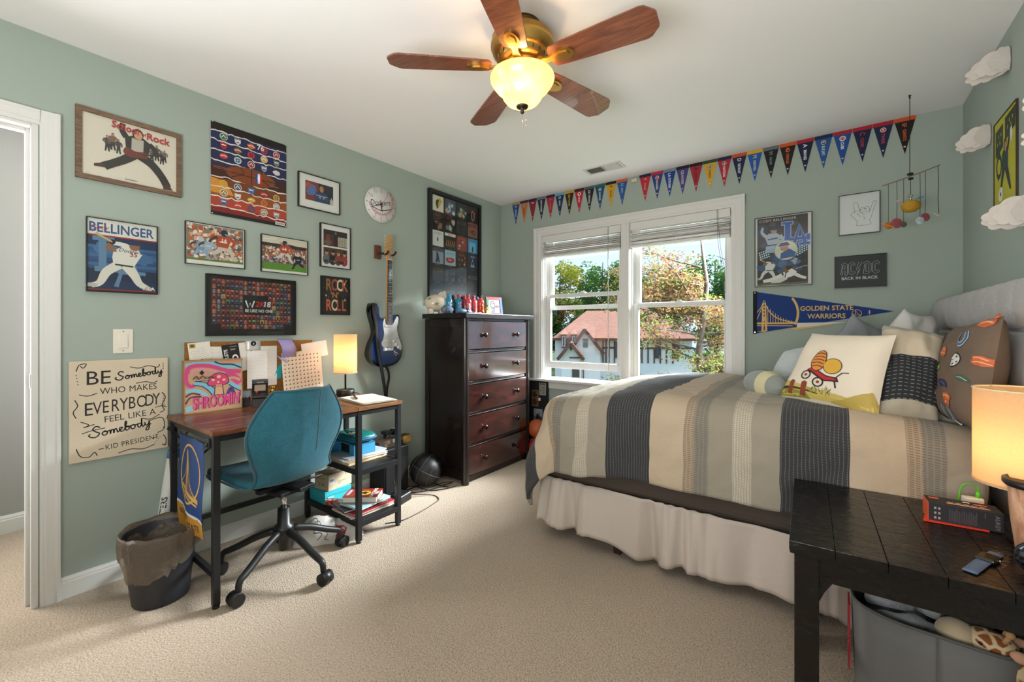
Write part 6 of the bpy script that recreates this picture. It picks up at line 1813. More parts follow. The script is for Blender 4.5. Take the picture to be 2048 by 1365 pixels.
# ------------------------------------------------------------------ mobile
mo = thing('hanging_mobile', 'paper planet mobile hanging from a twig below the ceiling', 'mobile', (3.041, -.308, CH))
STR = mat('black_string', '1c1c1c', .8)
b = MB(); b.cyl((0, 0, -.004), (0, 0, 0), .006, n=8); b.tube([(0, 0, 0), (0, 0, -.44)], .0016, 5); b.build('hanging_string', STR, mo)
b = MB(); b.ball((0, 0, -.012), .004, .004, .007); b.ball((.002, 0, -.425), .014, .012, .008); b.ball((.004, 0, -.45), .012, .011, .007); b.build('string_knot', STR, mo)
b = MB(); b.tube([(-.112, 0, -.466), (-.05, .002, -.451), (.05, -.002, -.424), (.117, 0, -.401)], [.0028, .003, .0028, .002], 6); b.build('twig', mat('grey_twig', '7d6a58', .8), mo)
b = MB(); b.tube([(.003, 0, -.45), (.004, 0, -.532)], .0014, 5); b.tube([(.004 + .009 * math.cos(R(a)), 0, -.542 + .009 * math.sin(R(a))) for a in range(0, 360, 30)], .0009, 5, closed=True); b.build('center_string', STR, mo)
b = MB(); b.lathe([(0, -.566), (.006, -.566), (.006, -.552), (0, -.550)], (.004, 0, 0), 12); b.build('ornament_cap', CHROME, mo)
b = MB(); b.ball((.004, 0, -.598), .039, .039, .031, 24, 14)
for k in range(7):
    z = -.026 + .0085 * k; r = .039 * math.sqrt(max(.01, 1 - (z / .031) ** 2)); b.tube([(.004 + r * math.cos(R(a)), r * math.sin(R(a)), -.598 + z) for a in range(0, 360, 20)], .003, 6, closed=True)
b.build('yellow_lantern', mat('mustard_yarn', 'b98f2a', .85, bump=(150, .5, .003)), mo)
def planet(x, ztop_, zc, r, c, flat=.12, name='planet', kind=0, dy=0.0):
    b = MB(); b.tube([(x, dy * .3, ztop_), (x + .001, dy, lerp(ztop_, zc, .5)), (x, dy, zc + r * .9)], .0011, 5); s = b.build('strand', STR, mo)
    b = MB(); b.M = Matrix.Translation((x, dy, zc)) @ Matrix.Rotation(R(25), 4, 'Z')
    b.ball((0, 0, 0), r, r * flat, r, 20, 12)
    b.build(name, mat('planet_' + c, c, .85, var=(60, .3), c2='d9d2c8' if kind else None), mo)
planet(-.087, -.460, -.69, .020, 'c97a3c', name='planet'); b = MB(); b.M = Matrix.Translation((-.087, 0, -.69)) @ Matrix.Rotation(R(28), 4, 'Y'); b.tube([(.030 * math.cos(R(a)), .010 * math.sin(R(a)), 0) for a in range(0, 360, 24)], .003, 6, closed=True); b.build('planet_ring', mat('orange_paper', 'd98a45', .8), mo)
planet(-.052, -.452, -.681, .027, 'a8545a')
planet(-.024, -.443, -.690, .016, '6b5a52', dy=.01)
planet(.040, -.428, -.680, .020, '6aa5bd', kind=1)
planet(.062, -.420, -.664, .022, '9a4a55', dy=.012)
b = MB(); b.tube([(.109, 0, -.404), (.111, .001, -.50), (.109, -.001, -.58), (.112, 0, -.655)], .0014, 5); b.build('strand', STR, mo)
b = MB(); b.bar((.092, -.01, -.652), (.114, .01, -.668), .004, .001); b.build('paper_scrap', WHITEPAPER, mo)
for x, z, c in ((-.046, -.560, 'c9a89a'), (.041, -.558, '3f7f9a')):
    b = MB(); b.add([(x - .016, -.001, z - .008), (x - .004, -.003, z + .004), (x + .018, -.001, z + .006), (x + .004, .002, z - .004)], [(0, 1, 2, 3)]); b.build('paper_comet', mat('comet_' + c, c, .8), mo, solid=.0008)

# ------------------------------------------------------------------ right wall: paper clouds, yellow sign
PAPERW = mat('white_cloud_paper', 'd3cbc3', .85)
def cloud(label, y, z, L=.155, H=.115):
    """pop-up paper cloud: scalloped cards fanned out from a spine on the wall"""
    t = thing('paper_cloud', label, 'wall decoration', (RW, y, z), 0, 'paper clouds on the right wall')
    for k, (az, sc, dz) in enumerate(((112, .55, .004), (126, .78, .0), (140, 1.0, -.006), (152, .92, .008), (166, .7, .0), (190, .45, .004))):
        lobes = [(.04, .30, .13), (.20, .44, .20), (.45, .40, .25), (.72, .24, .20), (.90, .02, .17), (.78, -.20, .16), (.50, -.26, .19), (.24, -.26, .16), (.05, -.20, .12)]
        out = []
        for (u, v, r), (u2, v2, r2) in zip(lobes, lobes[1:] + lobes[:1]):
            pass
        n = 72
        pts = []
        for a in range(n + 1):
            th = R(94 - 188 * a / n)
            dx, dy = math.cos(th), math.sin(th)
            best = .05
            for u, v, r in lobes:
                bq = dx * u + dy * v; cq = u * u + v * v - r * r; D_ = bq * bq - cq
                if D_ > 0: best = max(best, bq + math.sqrt(D_))
            pts.append((max(.003, dx * best * L * sc), dy * best * H * .85))
        a_ = R(az)
        b = MB(); b.M = Matrix.Translation((-.002, 0, dz)) @ Matrix.Rotation(a_, 4, 'Z')
        b.add([(u, .004 * math.sin(u * 40), v) for u, v in pts] + [(.001, 0, 0)], [(i_, i_ + 1, n + 1) for i_ in range(n)]); b.build('cloud_layer', PAPERW, t, solid=.0012, soff=0)
    return t
cloud('white layered paper cloud highest on the right wall near the ceiling', -.80, 2.285, .14, .105)
cloud('white layered paper cloud nearest the corner of the window wall', -.53, 2.07, .125, .10)
cloud('white layered paper cloud low on the right wall above the headboard', -1.10, 1.60, .15, .11)
cloud('white layered paper cloud at the right edge, upper one beside the yellow sign', -1.50, 1.875, .14, .10)
cloud('white layered paper cloud at the right edge, lower one beside the yellow sign', -1.49, 1.77, .14, .085)
# ------------------------------------------------------------------ framed and unframed pictures on the walls
def framed(name, label, cat, wall, c, z, w, h, fw, fm, art, inner=0.0, innerm=None, depth=.018, glass=True, group=None, canvas=False, glossy=False, back=None):
    if wall == 'left': loc, rz = (0, c, z), R(90)
    elif wall == 'back': loc, rz = (c, 0, z), 0
    else: loc, rz = (RW, c, z), R(-90)
    t = thing(name, label, cat, loc, rz, group)
    W2, H2 = w / 2, h / 2
    if fw > 0:
        b = MB()
        o = [(-W2, -H2), (W2, -H2), (W2, H2), (-W2, H2)]
        i = [(-W2 + fw, -H2 + fw), (W2 - fw, -H2 + fw), (W2 - fw, H2 - fw), (-W2 + fw, H2 - fw)]
        for k in range(4):
            k2 = (k + 1) % 4
            vs = [(o[k][0], -.001, o[k][1]), (o[k2][0], -.001, o[k2][1]), (i[k2][0], -.001, i[k2][1]), (i[k][0], -.001, i[k][1]),
                  (o[k][0], -depth, o[k][1]), (o[k2][0], -depth, o[k2][1]), (i[k2][0], -depth, i[k2][1]), (i[k][0], -depth, i[k][1])]
            b.add(vs, [(4, 5, 6, 7), (0, 4, 7, 3), (0, 1, 5, 4), (3, 7, 6, 2), (1, 2, 6, 5)])
        b.build('frame', fm, t)
    if back is None: back = WHITEPAPER
    b = MB(); b.box(-W2 + fw * .6, -depth * .5, -H2 + fw * .6, W2 - fw * .6, -.001, H2 - fw * .6); b.build('mount' if inner else 'backing', innerm or back, t)
    aw, ah = w - 2 * fw - 2 * inner, h - 2 * fw - 2 * inner
    if art is not None:
        art.build('print', t, m=PRINT_GLOSS if glossy else PRINT, y=-depth * .5 - .0004, eps=.00012)
    if glass:
        b = MB(); b.box(-W2 + fw * .7, -depth * .5 - .0042, -H2 + fw * .7, W2 - fw * .7, -depth * .5 - .003, H2 - fw * .7); b.build('glass', GLASS, t)
    return t
BLK = mat('black_picture_frame', '17171a', .35)
OAKF = wood_mat('rustic_frame_wood', [(.3, '55402f'), (.55, '77604b'), (.8, '8f7860')], (8, 50, 50), .6)

def person(A, u, v, s, top, legs, skin='b98d6f', hair='2a211c', arm=0, flip=1):
    """small standing figure of flat shapes, feet at (u, v), height s"""
    f = flip
    A.limb([(u - .08 * s, v), (u - .05 * s, v + .25 * s), (u - .02 * s, v + .5 * s)], [.08 * s, .10 * s, .12 * s], legs)
    A.limb([(u + .10 * s, v), (u + .06 * s, v + .25 * s), (u + .03 * s, v + .5 * s)], [.08 * s, .10 * s, .12 * s], legs)
    A.L += 1
    A.poly([(u - .10 * s, v + .46 * s), (u + .10 * s, v + .46 * s), (u + .15 * s, v + .80 * s), (u + .05 * s, v + .85 * s), (u - .05 * s, v + .85 * s), (u - .15 * s, v + .80 * s)], top)
    A.limb([(u - .13 * s, v + .79 * s), (u - .2 * s, v + .62 * s), (u - .1 * s * f, v + .55 * s)], [.08 * s, .07 * s, .06 * s], top)
    A.limb([(u + .13 * s, v + .79 * s), (u + .2 * s, v + (.62 + .3 * arm) * s), (u + .16 * s, v + (.5 + .6 * arm) * s)], [.08 * s, .07 * s, .06 * s], top)
    A.L += 1
    A.blob(u, v + .93 * s, .065 * s, .085 * s, hair, 12); A.L += 1
    A.blob(u + .01 * s, v + .915 * s, .05 * s, .062 * s, skin, 10)
    A.L -= 3

# film poster: title lettering over a generic band of figures
w_, h_ = .345, .28
A = Art(w_, h_, 'd9cdbd')
L0 = 1
A.L = L0
for k, (u, s) in enumerate(((30, 26), (37, 28), (44, 24), (34, 20), (88, 24), (95, 27), (102, 24), (106, 22))):
    A.L = L0 + (k % 3) * 4
    person(A, u, 45 + (k % 2) * 4, s, random.choice(['5a544c', '6d6052', '44403c', '7d5a4a']), '2d2a28')
A.L = 14
A.limb([(66, 52), (52, 38), (36, 26), (26, 19)], [15, 13, 12, 13], '2b2622', 4); A.limb([(70, 52), (88, 40), (102, 22), (110, 6)], [16, 13, 12, 12], '2b2622', 4); A.up()
A.poly([(14, 20), (24, 24), (28, 17), (14, 16)], '4a2a24'); A.poly([(104, 7), (112, 10), (118, 2), (104, 1)], '4a2a24'); A.up()
A.poly([(54, 50), (82, 50), (87, 74), (76, 82), (62, 82), (52, 76)], '2f2a28'); A.up(); A.poly([(60, 50), (76, 50), (77, 78), (61, 78)], 'b7aea2'); A.up()
A.limb([(84, 74), (92, 66), (92, 56)], [9, 8, 7], '2f2a28', 3); A.limb([(54, 76), (48, 88), (50, 98)], [9, 8, 7], '2f2a28', 3); A.up()
A.poly([p[:2] for p in spline([(50, 50, 0), (54, 60, 0), (66, 56, 0), (80, 58, 0), (82, 48, 0), (70, 46, 0), (60, 44, 0)], 4, True)], '6d2f22'); A.up(); A.limb([(76, 53), (104, 60)], 3, '3c2a20'); A.up()
A.blob(69, 86, 7.5, 9.5, '33261f', 16); A.up(); A.blob(69.5, 84.5, 5.8, 7.4, 'c39272', 14); A.up()
for s_, d, c in (((10.5), 0, '6d1f1f'), ((10.5), .8, 'b3302c')):
    A.text('School', 35, 87.5 + d, s_ * 1.0, c, sx=.86, rot=R(-4), bold=.02); A.text('Rock', 80, 82 + d, s_ * 1.05, c, sx=.98, rot=R(-2), bold=.02); A.text('of', 74, 85.5 + d, 5, c, bold=0); A.up()
A.rect(52, 4.5, 68, 5.6, '6b6258'); A.text('school', 4, 3, 1.2, '8a8074')
framed('movie_poster', 'brown wood framed film poster with red title lettering beside the door', 'poster', 'left', -2.877, 2.020, .386, .322, .021, OAKF, A, back=mat('poster_cream', 'd9cdbd', .7))

# loose team-logo poster
w_, h_ = .40, .508
t = thing('team_poster', 'unframed dark blue to red poster of round team logos, pinned by its corners', 'poster', (.002, -2.351, 2.060), R(90))
A = Art(w_, h_, '1a1413')
bands = [(92, 100, '17110f'), (82, 92, '1f2a52'), (71.5, 82, '1d2550'), (60, 71.5, '22264a'), (53, 60, '262744'), (41, 53, '3a1f14'), (30, 41, '6e3a1c'), (20, 30, '8a4a22'), (10, 20, 'a3402c'), (4, 10, '7a201f')]
for v0, v1, c in bands: A.rect(0, v0, A.W, v1, c)
A.up()
A.poly([(0, 24), (22, 24), (14, 38), (0, 40)], 'c9862e'); A.up()
for v in (91, 81, 70.5, 59, 42, 31, 20.5, 9.5):
    top, bot = [], []
    for k in range(25):
        u = A.W * k / 24; d = random.uniform(-1.0, 1.0) - (1.5 if k > 12 else 0)
        top.append((u, v + d + .7)); bot.append((u, v + d - random.uniform(.1, .9)))
    A.poly(top + bot[::-1], 'd6cfc6')
A.up()
A.blob(40, 50, 26, 9.5, '7a3d1d', 26); A.up()
for q in ([(14, 50), (66, 50)], [(40, 41), (40, 59)], [(20, 45), (32, 52), (28, 58)], [(60, 45), (48, 52), (52, 58)]): A.limb(q, .8, '2a140c', 4)
A.up(); A.rect(44, 45, 51, 56, 'd9d6d2'); A.up(); A.rect(44, 45, 46.5, 56, '2a4a9a'); A.rect(49, 45, 51, 56, 'b3242c'); A.blob(47.6, 51, 1.3, 3.6, 'f0eeea'); A.text('WESTERN', 2, 50.5, 2.6, '9a4a2a', bold=.02); A.text('EASTERN', 60, 45, 1.6, '8a857c')
logos = ['2f6b3c', 'cfcfd2', 'c9622f', 'b52a3a', 'a82430', 'b5242c', '8f5a2c', 'b5342f', 'c9a04a', '7d8a7a', 'c53a2f', 'a9c0c9', '9c2a2a', '8a97a6', 'c9c9cf', 'c9a23a', '4a5a78', '3f7ac0', 'b02a30', 'b59a5a', '8a7a4a', 'c9c6c0', 'c9982f', 'c9682f', '9a9aa2', '4a6a9a', 'c23a3a', '4a4a6a', '8a8a6a', 'b0b2b5']
rows_ = [86, 75.5, 64.5, 34.5, 24.8, 14.5]
rows_ = [86.5, 76.5, 65.5, 35.5, 25.3, 15]
i = 0
for r_ in rows_:
    for k in range(5):
        u = 12 + k * 13.8; v = r_ - k * .6; c = logos[i]; A.L = 8
        kind = i % 4
        if kind == 0: A.blob(u, v, 3.9, 3.9, 'd6d2cb', 16); A.up(); A.blob(u, v, 3.3, 3.3, c, 16); A.up(); A.limb([(u - 2, v - 1), (u, v + 1.6), (u + 2, v - 1)], .9, 'e6e2da')
        elif kind == 1: A.poly([(u - 3.4, v + 3), (u + 3.4, v + 3), (u + 2.8, v - 1.5), (u, v - 4), (u - 2.8, v - 1.5)], c); A.up(); A.limb([(u - 2, v + 1), (u + 2, v + 1)], 1, 'e6e2da'); A.limb([(u - 1.4, v - 1), (u + 1.4, v - 1)], .8, '1d1a1a')
        elif kind == 2: A.blob(u, v, 4.2, 2.8, c, 14, wob=.25); A.up(); A.limb([(u - 3, v - .6), (u, v + .8), (u + 3, v - .2)], .9, 'd6cfc6', 3)
        else: A.ring(u, v, 2.4, 3.8, c, 18); A.limb([(u - 2.4, v), (u + 2.4, v)], .8, c); A.limb([(u, v - 2.4), (u, v + 2.4)], .8, c)
        i += 1
A.L = 12; A.text('76', 45.5, 84, 5.5, 'd9d6d2', bold=.02); A.text('NETS', 22, 87.3, 2.2, '1a1a1d', bold=.02)
A.rect(66, 1.5, 77, 5.2, 'd9d6d0'); A.up()
for k in range(12): A.rect(67 + k * .8, 2, 67.4 + k * .8, 4.6, '2a2a2a')
b = MB(); pf = lambda a, c: (a - w_ / 2, -.003, c - h_ / 2)
b.grid(lambda i, j: pf(i * w_, j * h_), 12, 4); b.build('sheet', mat('poster_dark_paper', '1a1413', .5), t)
A.build('print', t, mp=lambda a, c, d: (pf(a, c)[0], pf(a, c)[1] - .0006 - d, pf(a, c)[2]), m=PRINT, eps=.00012)
for x in (-1, 1):
    for z in (-1, 1):
        b = MB(); b.ball((x * (w_ / 2 - .005), -.010, z * (h_ / 2 - .005)), .004, .003, .004, 8, 6); b.build('push_pin', CHROME, t)

def ballplayer(A, u, v, s, shirt='d9d4ca', pants='d6d0c4', skin='8a5f45', cap='1f2f5a', swing=1):
    """batter at the end of a swing, feet spread; s = figure height"""
    k = s / 100
    P = lambda a, b_: (u + a * k, v + b_ * k)
    A.limb([P(-6, 46), P(-24, 30), P(-34, 8), P(-46, 2)], [17 * k, 15 * k, 11 * k, 9 * k], pants, 4); A.limb([P(6, 46), P(18, 26), P(26, 10), P(40, 1)], [20 * k, 15 * k, 12 * k, 9 * k], pants, 4); A.up()
    A.poly([P(30, -2), P(44, -2), P(50, 2), P(38, 6)], 'b9aea4'); A.poly([P(-56, 0), P(-40, -1), P(-36, 5), P(-50, 7)], 'b9aea4')
    A.poly([P(-14, 44), P(16, 42), P(30, 70), P(22, 82), P(2, 84), P(-14, 74), P(-16, 60)], shirt); A.up()
    A.limb([P(-12, 46), P(16, 44)], 3 * k, '1d1c22')
    A.limb([P(20, 78), P(2, 86), P(-14, 88)], [11 * k, 9 * k, 7 * k], shirt, 3); A.limb([P(-10, 76), P(-22, 76), P(-18, 88)], [10 * k, 8 * k, 7 * k], skin, 3); A.up()
    A.blob(*P(-16, 90), 5 * k, 5 * k, '1c1c22'); A.limb([P(-16, 90), P(-40, 104)], [3 * k, 5 * k], 'c9a070')
    A.blob(*P(18, 86), 8.5 * k, 9.5 * k, skin, 14); A.up(); A.poly([P(8, 88), P(12, 97), P(22, 98), P(28, 92), P(36, 90), P(28, 88)], cap); A.up()

# batter portrait with the big name across the top
w_, h_ = .252, .336
A = Art(w_, h_, '16294f')
for k in range(12): A.rect(0, 60 - k * 4, A.W, 64 - k * 4, random.choice(['2f5580', '35608c', '2a4a78', '27426c']) if k < 8 else '16233f')
A.up(); A.blob(20, 60, 14, 8, '3f6b98', wob=.4); A.blob(58, 50, 12, 9, '3a6290', wob=.4); A.up()
LG = '5d7d9c'
A.rect(12, 32, 20, 76, LG); A.rect(6, 70, 28, 76, LG); A.rect(8, 28, 48, 35, LG); A.limb([(30, 8), (44, 60), (58, 8)], 5, LG); A.rect(32, 26, 62, 31, LG); A.up()
A.rect(0, 78, A.W, 100, 'd9d3c8'); A.up(); A.rect(0, 76.3, A.W, 78.2, '9c2a2a'); A.rect(0, 2.5, A.W, 4.2, '8a2020'); A.rect(0, 0, A.W, 2.5, '1c1418'); A.up()
A.text('BELLINGER', 2, 82, 12.5, '2c4f86', sx=.77, bold=.02); A.up(); A.text('Cody', 3, 84.5, 6, 'a32f38', shear=.3, rot=R(4)); A.up()
A.L += 1; ballplayer(A, 37, 7, 70); A.L += 1
A.text('Dodgers', 32, 58, 5, '1f2f5a', shear=.25, rot=R(-4)); A.text('35', 44, 52, 6, 'a32f38', bold=.02); A.text('LA', 64, 5, 5, 'e0dcd2', bold=.02)
framed('batter_picture', 'black edged picture of a white-clad batter under big blue lettering', 'picture', 'left', -2.909, 1.520, .254, .338, .003, BLK, A, depth=.02, glass=True)

# two american football action photographs
def stadium(A, v0, v1, pal, n=260): A.rect(0, v0, A.W, v1, pal[0]); A.up(); A.crowd(0, v0, A.W, v1, n, 2.6, pal); A.up()
def runner(A, u, v, s, shirt, pants, helm, skin='5a3a2a', f=1):
    k = s / 100; P = lambda a, b_: (u + a * k * f, v + b_ * k)
    A.limb([P(-4, 46), P(-16, 28), P(-34, 20)], [18 * k, 14 * k, 9 * k], pants, 3); A.limb([P(6, 46), P(24, 30), P(30, 12), P(40, 2)], [18 * k, 14 * k, 10 * k, 9 * k], pants, 3); A.up()
    A.poly([P(-14, 44), P(14, 42), P(24, 70), P(18, 82), P(-14, 82), P(-22, 68)], shirt); A.limb([P(18, 76), P(34, 64), P(28, 52)], [13 * k, 10 * k, 8 * k], shirt, 3); A.limb([P(-16, 76), P(-32, 68), P(-40, 56)], [13 * k, 9 * k, 7 * k], skin, 3); A.up()
    A.blob(*P(4, 91), 11 * k, 11 * k, helm, 16); A.up(); A.limb([P(6, 88), P(15, 86)], 2.6 * k, 'c9c9c6'); A.up()
    A.limb([P(-10, 62), P(12, 60)], 4 * k, 'e0dcd4')
w_, h_ = .281, .222
A = Art(w_, h_); A.rect(0, 0, A.W, 100, 'e3ddd2'); A.up(); A.rect(3, 11, A.W - 3, 97, '8a7a6a'); A.up()
for v0, v1, pal in ((14, 97, ['c9b8a4', 'c4602f', 'e0d8ca', 'b5512a', '8a7464', 'd9a283', '5a5a5c', 'e6e0d6']),):
    A.crowd(3, v0, A.W - 3, v1, 420, 4.4, pal)
A.up(); A.rect(3, 11, A.W - 3, 16, '5a7a3c'); A.up()
runner(A, 30, 14, 52, '7f93ab', '8ea2b8', 'b9c0c8', f=1); A.up(2); runner(A, 46, 18, 48, '9fb0c4', '93a6bc', 'c3cad2', f=1); A.up(2); runner(A, 78, 16, 74, 'b54a2c', 'c9bdb0', '1f2a44'); A.text('14', 73, 61, 9, 'e6e0d6', bold=.02)
framed('football_photo', 'black edged photo of an orange-shirted football runner and two blue tacklers', 'picture', 'left', -2.527, 1.634, .282, .223, .003, BLK, A, depth=.016)
w_, h_ = .279, .221
A = Art(w_, h_); A.rect(0, 0, A.W, 100, 'e3ddd2'); A.up(); A.rect(2, 8, A.W - 2, 97, '6a5a52'); A.rect(2, 78, A.W - 2, 97, 'd6ccbb'); A.rect(2, 8, A.W - 2, 27, '5f8a35'); A.up(); A.rect(2, 70, A.W - 2, 80, '3a2f2c'); A.crowd(2, 42, A.W - 2, 72, 330, 3.0, ['b5603f', 'd6cabb', '8a4a38', 'e3ddd2', '6b5a52', 'c47a5a']); A.crowd(2, 27, A.W - 2, 44, 200, 3.0, ['4a4f6a', 'b54a3a', '8a90a6', 'd0cbc6', '3a3a4a']); A.up()
A.limb([(40, 93), (2, 88)], 2, 'e6e0d2'); A.limb([(50, 84), (124, 76)], 2, '4a3a34'); A.up()
runner(A, 60, 30, 60, 'b5452a', 'cfc8c2', '2a2a34'); A.text('14', 55, 64, 8, 'e6e0d6', bold=.02); A.up(2); runner(A, 100, 14, 46, '202228', '26282e', 'c3c6ca', f=-1)
framed('football_photo', 'black edged photo of a leaping football player over green turf, right of its twin', 'picture', 'left', -2.159, 1.632, .280, .222, .003, BLK, A, depth=.016)

# matted photo of a man in a blue sports shirt
w_, h_ = .275, .213
A = Art(w_, h_); A.rect(0, 0, A.W, 100, 'e3e0dc'); A.up(); A.rect(20, 24, A.W - 20, 82, '23242a'); A.up(); A.rect(20, 24, 62, 82, '7d3832'); A.up(); A.blob(38, 56, 15, 19, '4a6ea8', wob=.3); A.blob(30, 68, 10, 9, 'a8504a', wob=.3); A.blob(88, 66, 18, 14, '2c2d33', wob=.3); A.up()
A.poly([(50, 24), (92, 24), (96, 44), (86, 54), (70, 58), (56, 54), (48, 42)], '24406a'); A.up(); A.limb([(50, 40), (64, 36), (80, 40), (92, 34)], 7, '2c4d7d', 3); A.blob(66, 40, 3, 4, 'c09070'); A.blob(78, 40, 3, 4, 'c09070'); A.rect(52, 44, 90, 45.4, 'c9c9c9'); A.up()
A.blob(71, 66, 7.5, 10.5, '8a6048', 16); A.up(); A.blob(71, 64.5, 6.4, 8.6, 'b07f60', 14); A.up()
for k in range(4): A.rect(98 + k * 4, 24, 100.5 + k * 4, 40 + (k % 2) * 6, 'd6d6d2')
framed('matted_photo', 'white matted photo of a man in a blue shirt with crossed arms', 'picture', 'left', -1.939, 2.067, .283, .221, .004, BLK, A, depth=.02)

# two stacked film stills in one white mount
w_, h_ = .212, .282
A = Art(w_, h_); A.rect(0, 0, A.W, 100, 'e0ddd8'); A.up()
A.rect(7, 50, A.W - 7, 88, '4a2c26'); A.rect(7, 9, A.W - 7, 46, '4f3a30'); A.up()
A.rect(44, 52, 68, 74, 'b9b4a4'); A.rect(7, 78, 68, 88, '2c2428'); A.blob(22, 58, 13, 9, '5a2a26'); A.up()
for k in range(5): A.rect(46 + k * 4.4, 53, 48 + k * 4.4, 73, '8a8270')
A.blob(38, 70, 4.5, 11, '1f2430'); A.blob(38, 82, 2.4, 2.8, '9a7058'); A.blob(18, 68, 5, 9, '7a3a36'); A.blob(18, 58, 10, 7, '6b5648'); A.up()
for k, (u, c) in enumerate(((14, '6a6a72'), (30, '1f1f24'), (44, '8a3a34'), (60, '9a2f30'))):
    A.blob(u, 18, 9, 13, c, 14); A.up(); A.blob(u + 1, 34, 4.4, 5.6, 'b8886a', 12); A.blob(u + 1, 38, 4.6, 3.2, ['3a2a20', '1d1714', '6b452c', '2b1c14'][k]); A.up()
A.crowd(7, 9, A.W - 7, 18, 26, 3, ['3f4a3a', '6b4a3a', '8a6a4a', '2a2a2c']); A.up()
framed('double_photo', 'black framed white mount with two photos one above the other', 'picture', 'left', -1.826, 1.737, .22, .289, .004, BLK, A, depth=.02)

# rock 'n' roll sign
w_, h_ = .200, .25
A = Art(w_, h_, '241d1b')
def spar(u, v, s, c): A.poly([(u, v + s), (u + s * .2, v + s * .2), (u + s * .7, v), (u + s * .2, v - s * .2), (u, v - s), (u - s * .2, v - s * .2), (u - s * .7, v), (u - s * .2, v + s * .2)], c)
for k, (chh, c) in enumerate(zip('ROCK', ('9a6a3f', 'a84a42', 'd9c9a4', 'b5573a'))): A.text(chh, 12 + k * 15.5, 65, 30, c, sx=.62, bold=.02)
A.text("'N'", 26, 45, 15, 'b5783c', sx=.95, bold=.02)
for k, (chh, c) in enumerate(zip('ROLL', ('c05a3c', 'cfc09a', 'a84a42', 'b5653a'))): A.text(chh, 12 + k * 15.5, 11, 29, c, sx=.62, bold=.02)
for u, v, s in ((66, 84, 5), (68, 40, 5), (13, 50, 4.5), (20, 46, 1.4), (8, 72, 1), (74, 64, 1), (62, 50, 1)): spar(u, v, s, 'd9cfb4')
framed('rock_n_roll_sign', 'small dark framed sign reading ROCK N ROLL above the desk lamp', 'sign', 'left', -1.826, 1.404, .208, .258, .004, BLK, A, depth=.018, back=BLK)

# wrestling-game poster: rows of little portrait cards
w_, h_ = .470, .330
A = Art(w_, h_, '141315')
cols_, rws = 19, 9
for r in range(rws + 1):
    for c in range(cols_):
        if r == rws and (c < 2 or c > 16): continue
        if 7 <= c <= 12 and 3 <= r <= 5: continue
        u = 7.5 + c * 6.75; v = 86.5 - r * 8.4
        bgc = random.choice(['8a2f2c', '9c3a34', '2f4a6a', '5a3a34', '6b2c34', '34506b', 'a34a3a', '7d3a4a', '26323f', 'b59a3a' if random.random() < .3 else '8a2f2c', '4f7a4a' if random.random() < .25 else '7a2a2a'])
        A.L = 1; A.rect(u, v, u + 6.1, v + 7.4, bgc)
        A.L = 2; A.blob(u + 3, v + 2.2, 2.3, 2.6, random.choice(['1f1c1f', '3a2a28', '8a6a52', '2c3038']), 8)
        A.L = 3; A.blob(u + 3, v + 5.3, 1.2, 1.5, random.choice(['a87a5c', '8a5a42', 'c09070']), 8)
A.L = 4; A.rect(55.5, 36, 98, 62, '1a191b'); A.up()
A.limb([(58, 60), (62, 48), (65, 56), (68, 48), (72, 60)], 2.4, 'd9d6d2'); A.text('2K', 73, 50, 9, 'b52a2c', shear=.2, bold=.02, sx=1.05); A.text('18', 86, 50, 9, 'd9d6d2', shear=.1, bold=.02); A.text('BE LIKE NO ONE', 57, 40, 5, 'd6d3cd', bold=.02, sx=.83)
framed('wrestler_poster', 'wide black framed poster of many small portrait cards above the cork boards', 'poster', 'left', -2.338, 1.311, .478, .338, .004, BLK, A, depth=.022, back=BLK)

# lettered canvas
w_, h_ = .350, .452
t = thing('lettered_canvas', 'cream canvas with hand-painted black quotation hanging low beside the door', 'sign', (0, -2.916, .811), R(90))
b = MB(); b.box(-w_ / 2, -.02, -h_ / 2, w_ / 2, -.001, h_ / 2); b.build('canvas', mat('cream_canvas', 'd3c4ac', .9, bump=(200, .2, .002)), t, bevel=.003)
A = Art(w_, h_)
INK = '1d1a18'
A.text('BE', 11, 76, 13.5, INK, sx=.95); A.text('WHO MAKES', 22, 65.5, 6.2, INK, rot=R(1), sx=.85); A.text('FEEL LIKE A', 25, 36.5, 6.2, INK, rot=R(3), sx=.9); A.text('KID PRESIDENT', 26, 8.5, 5, INK, rot=R(4), sx=.80, gap=.05)
for k, chh in enumerate('EVERYBODY'): A.text(chh, 10 + k * 6.7, 45.5 + k * .45, 12.5, INK, sx=.62 if chh != 'E' or k else .8); 
A.limb([(21, 10), (25, 10.5)], .8, INK); A.limb([(64, 13), (68, 13.5)], .8, INK); A.text('TR', 72, 2.5, 2, INK)
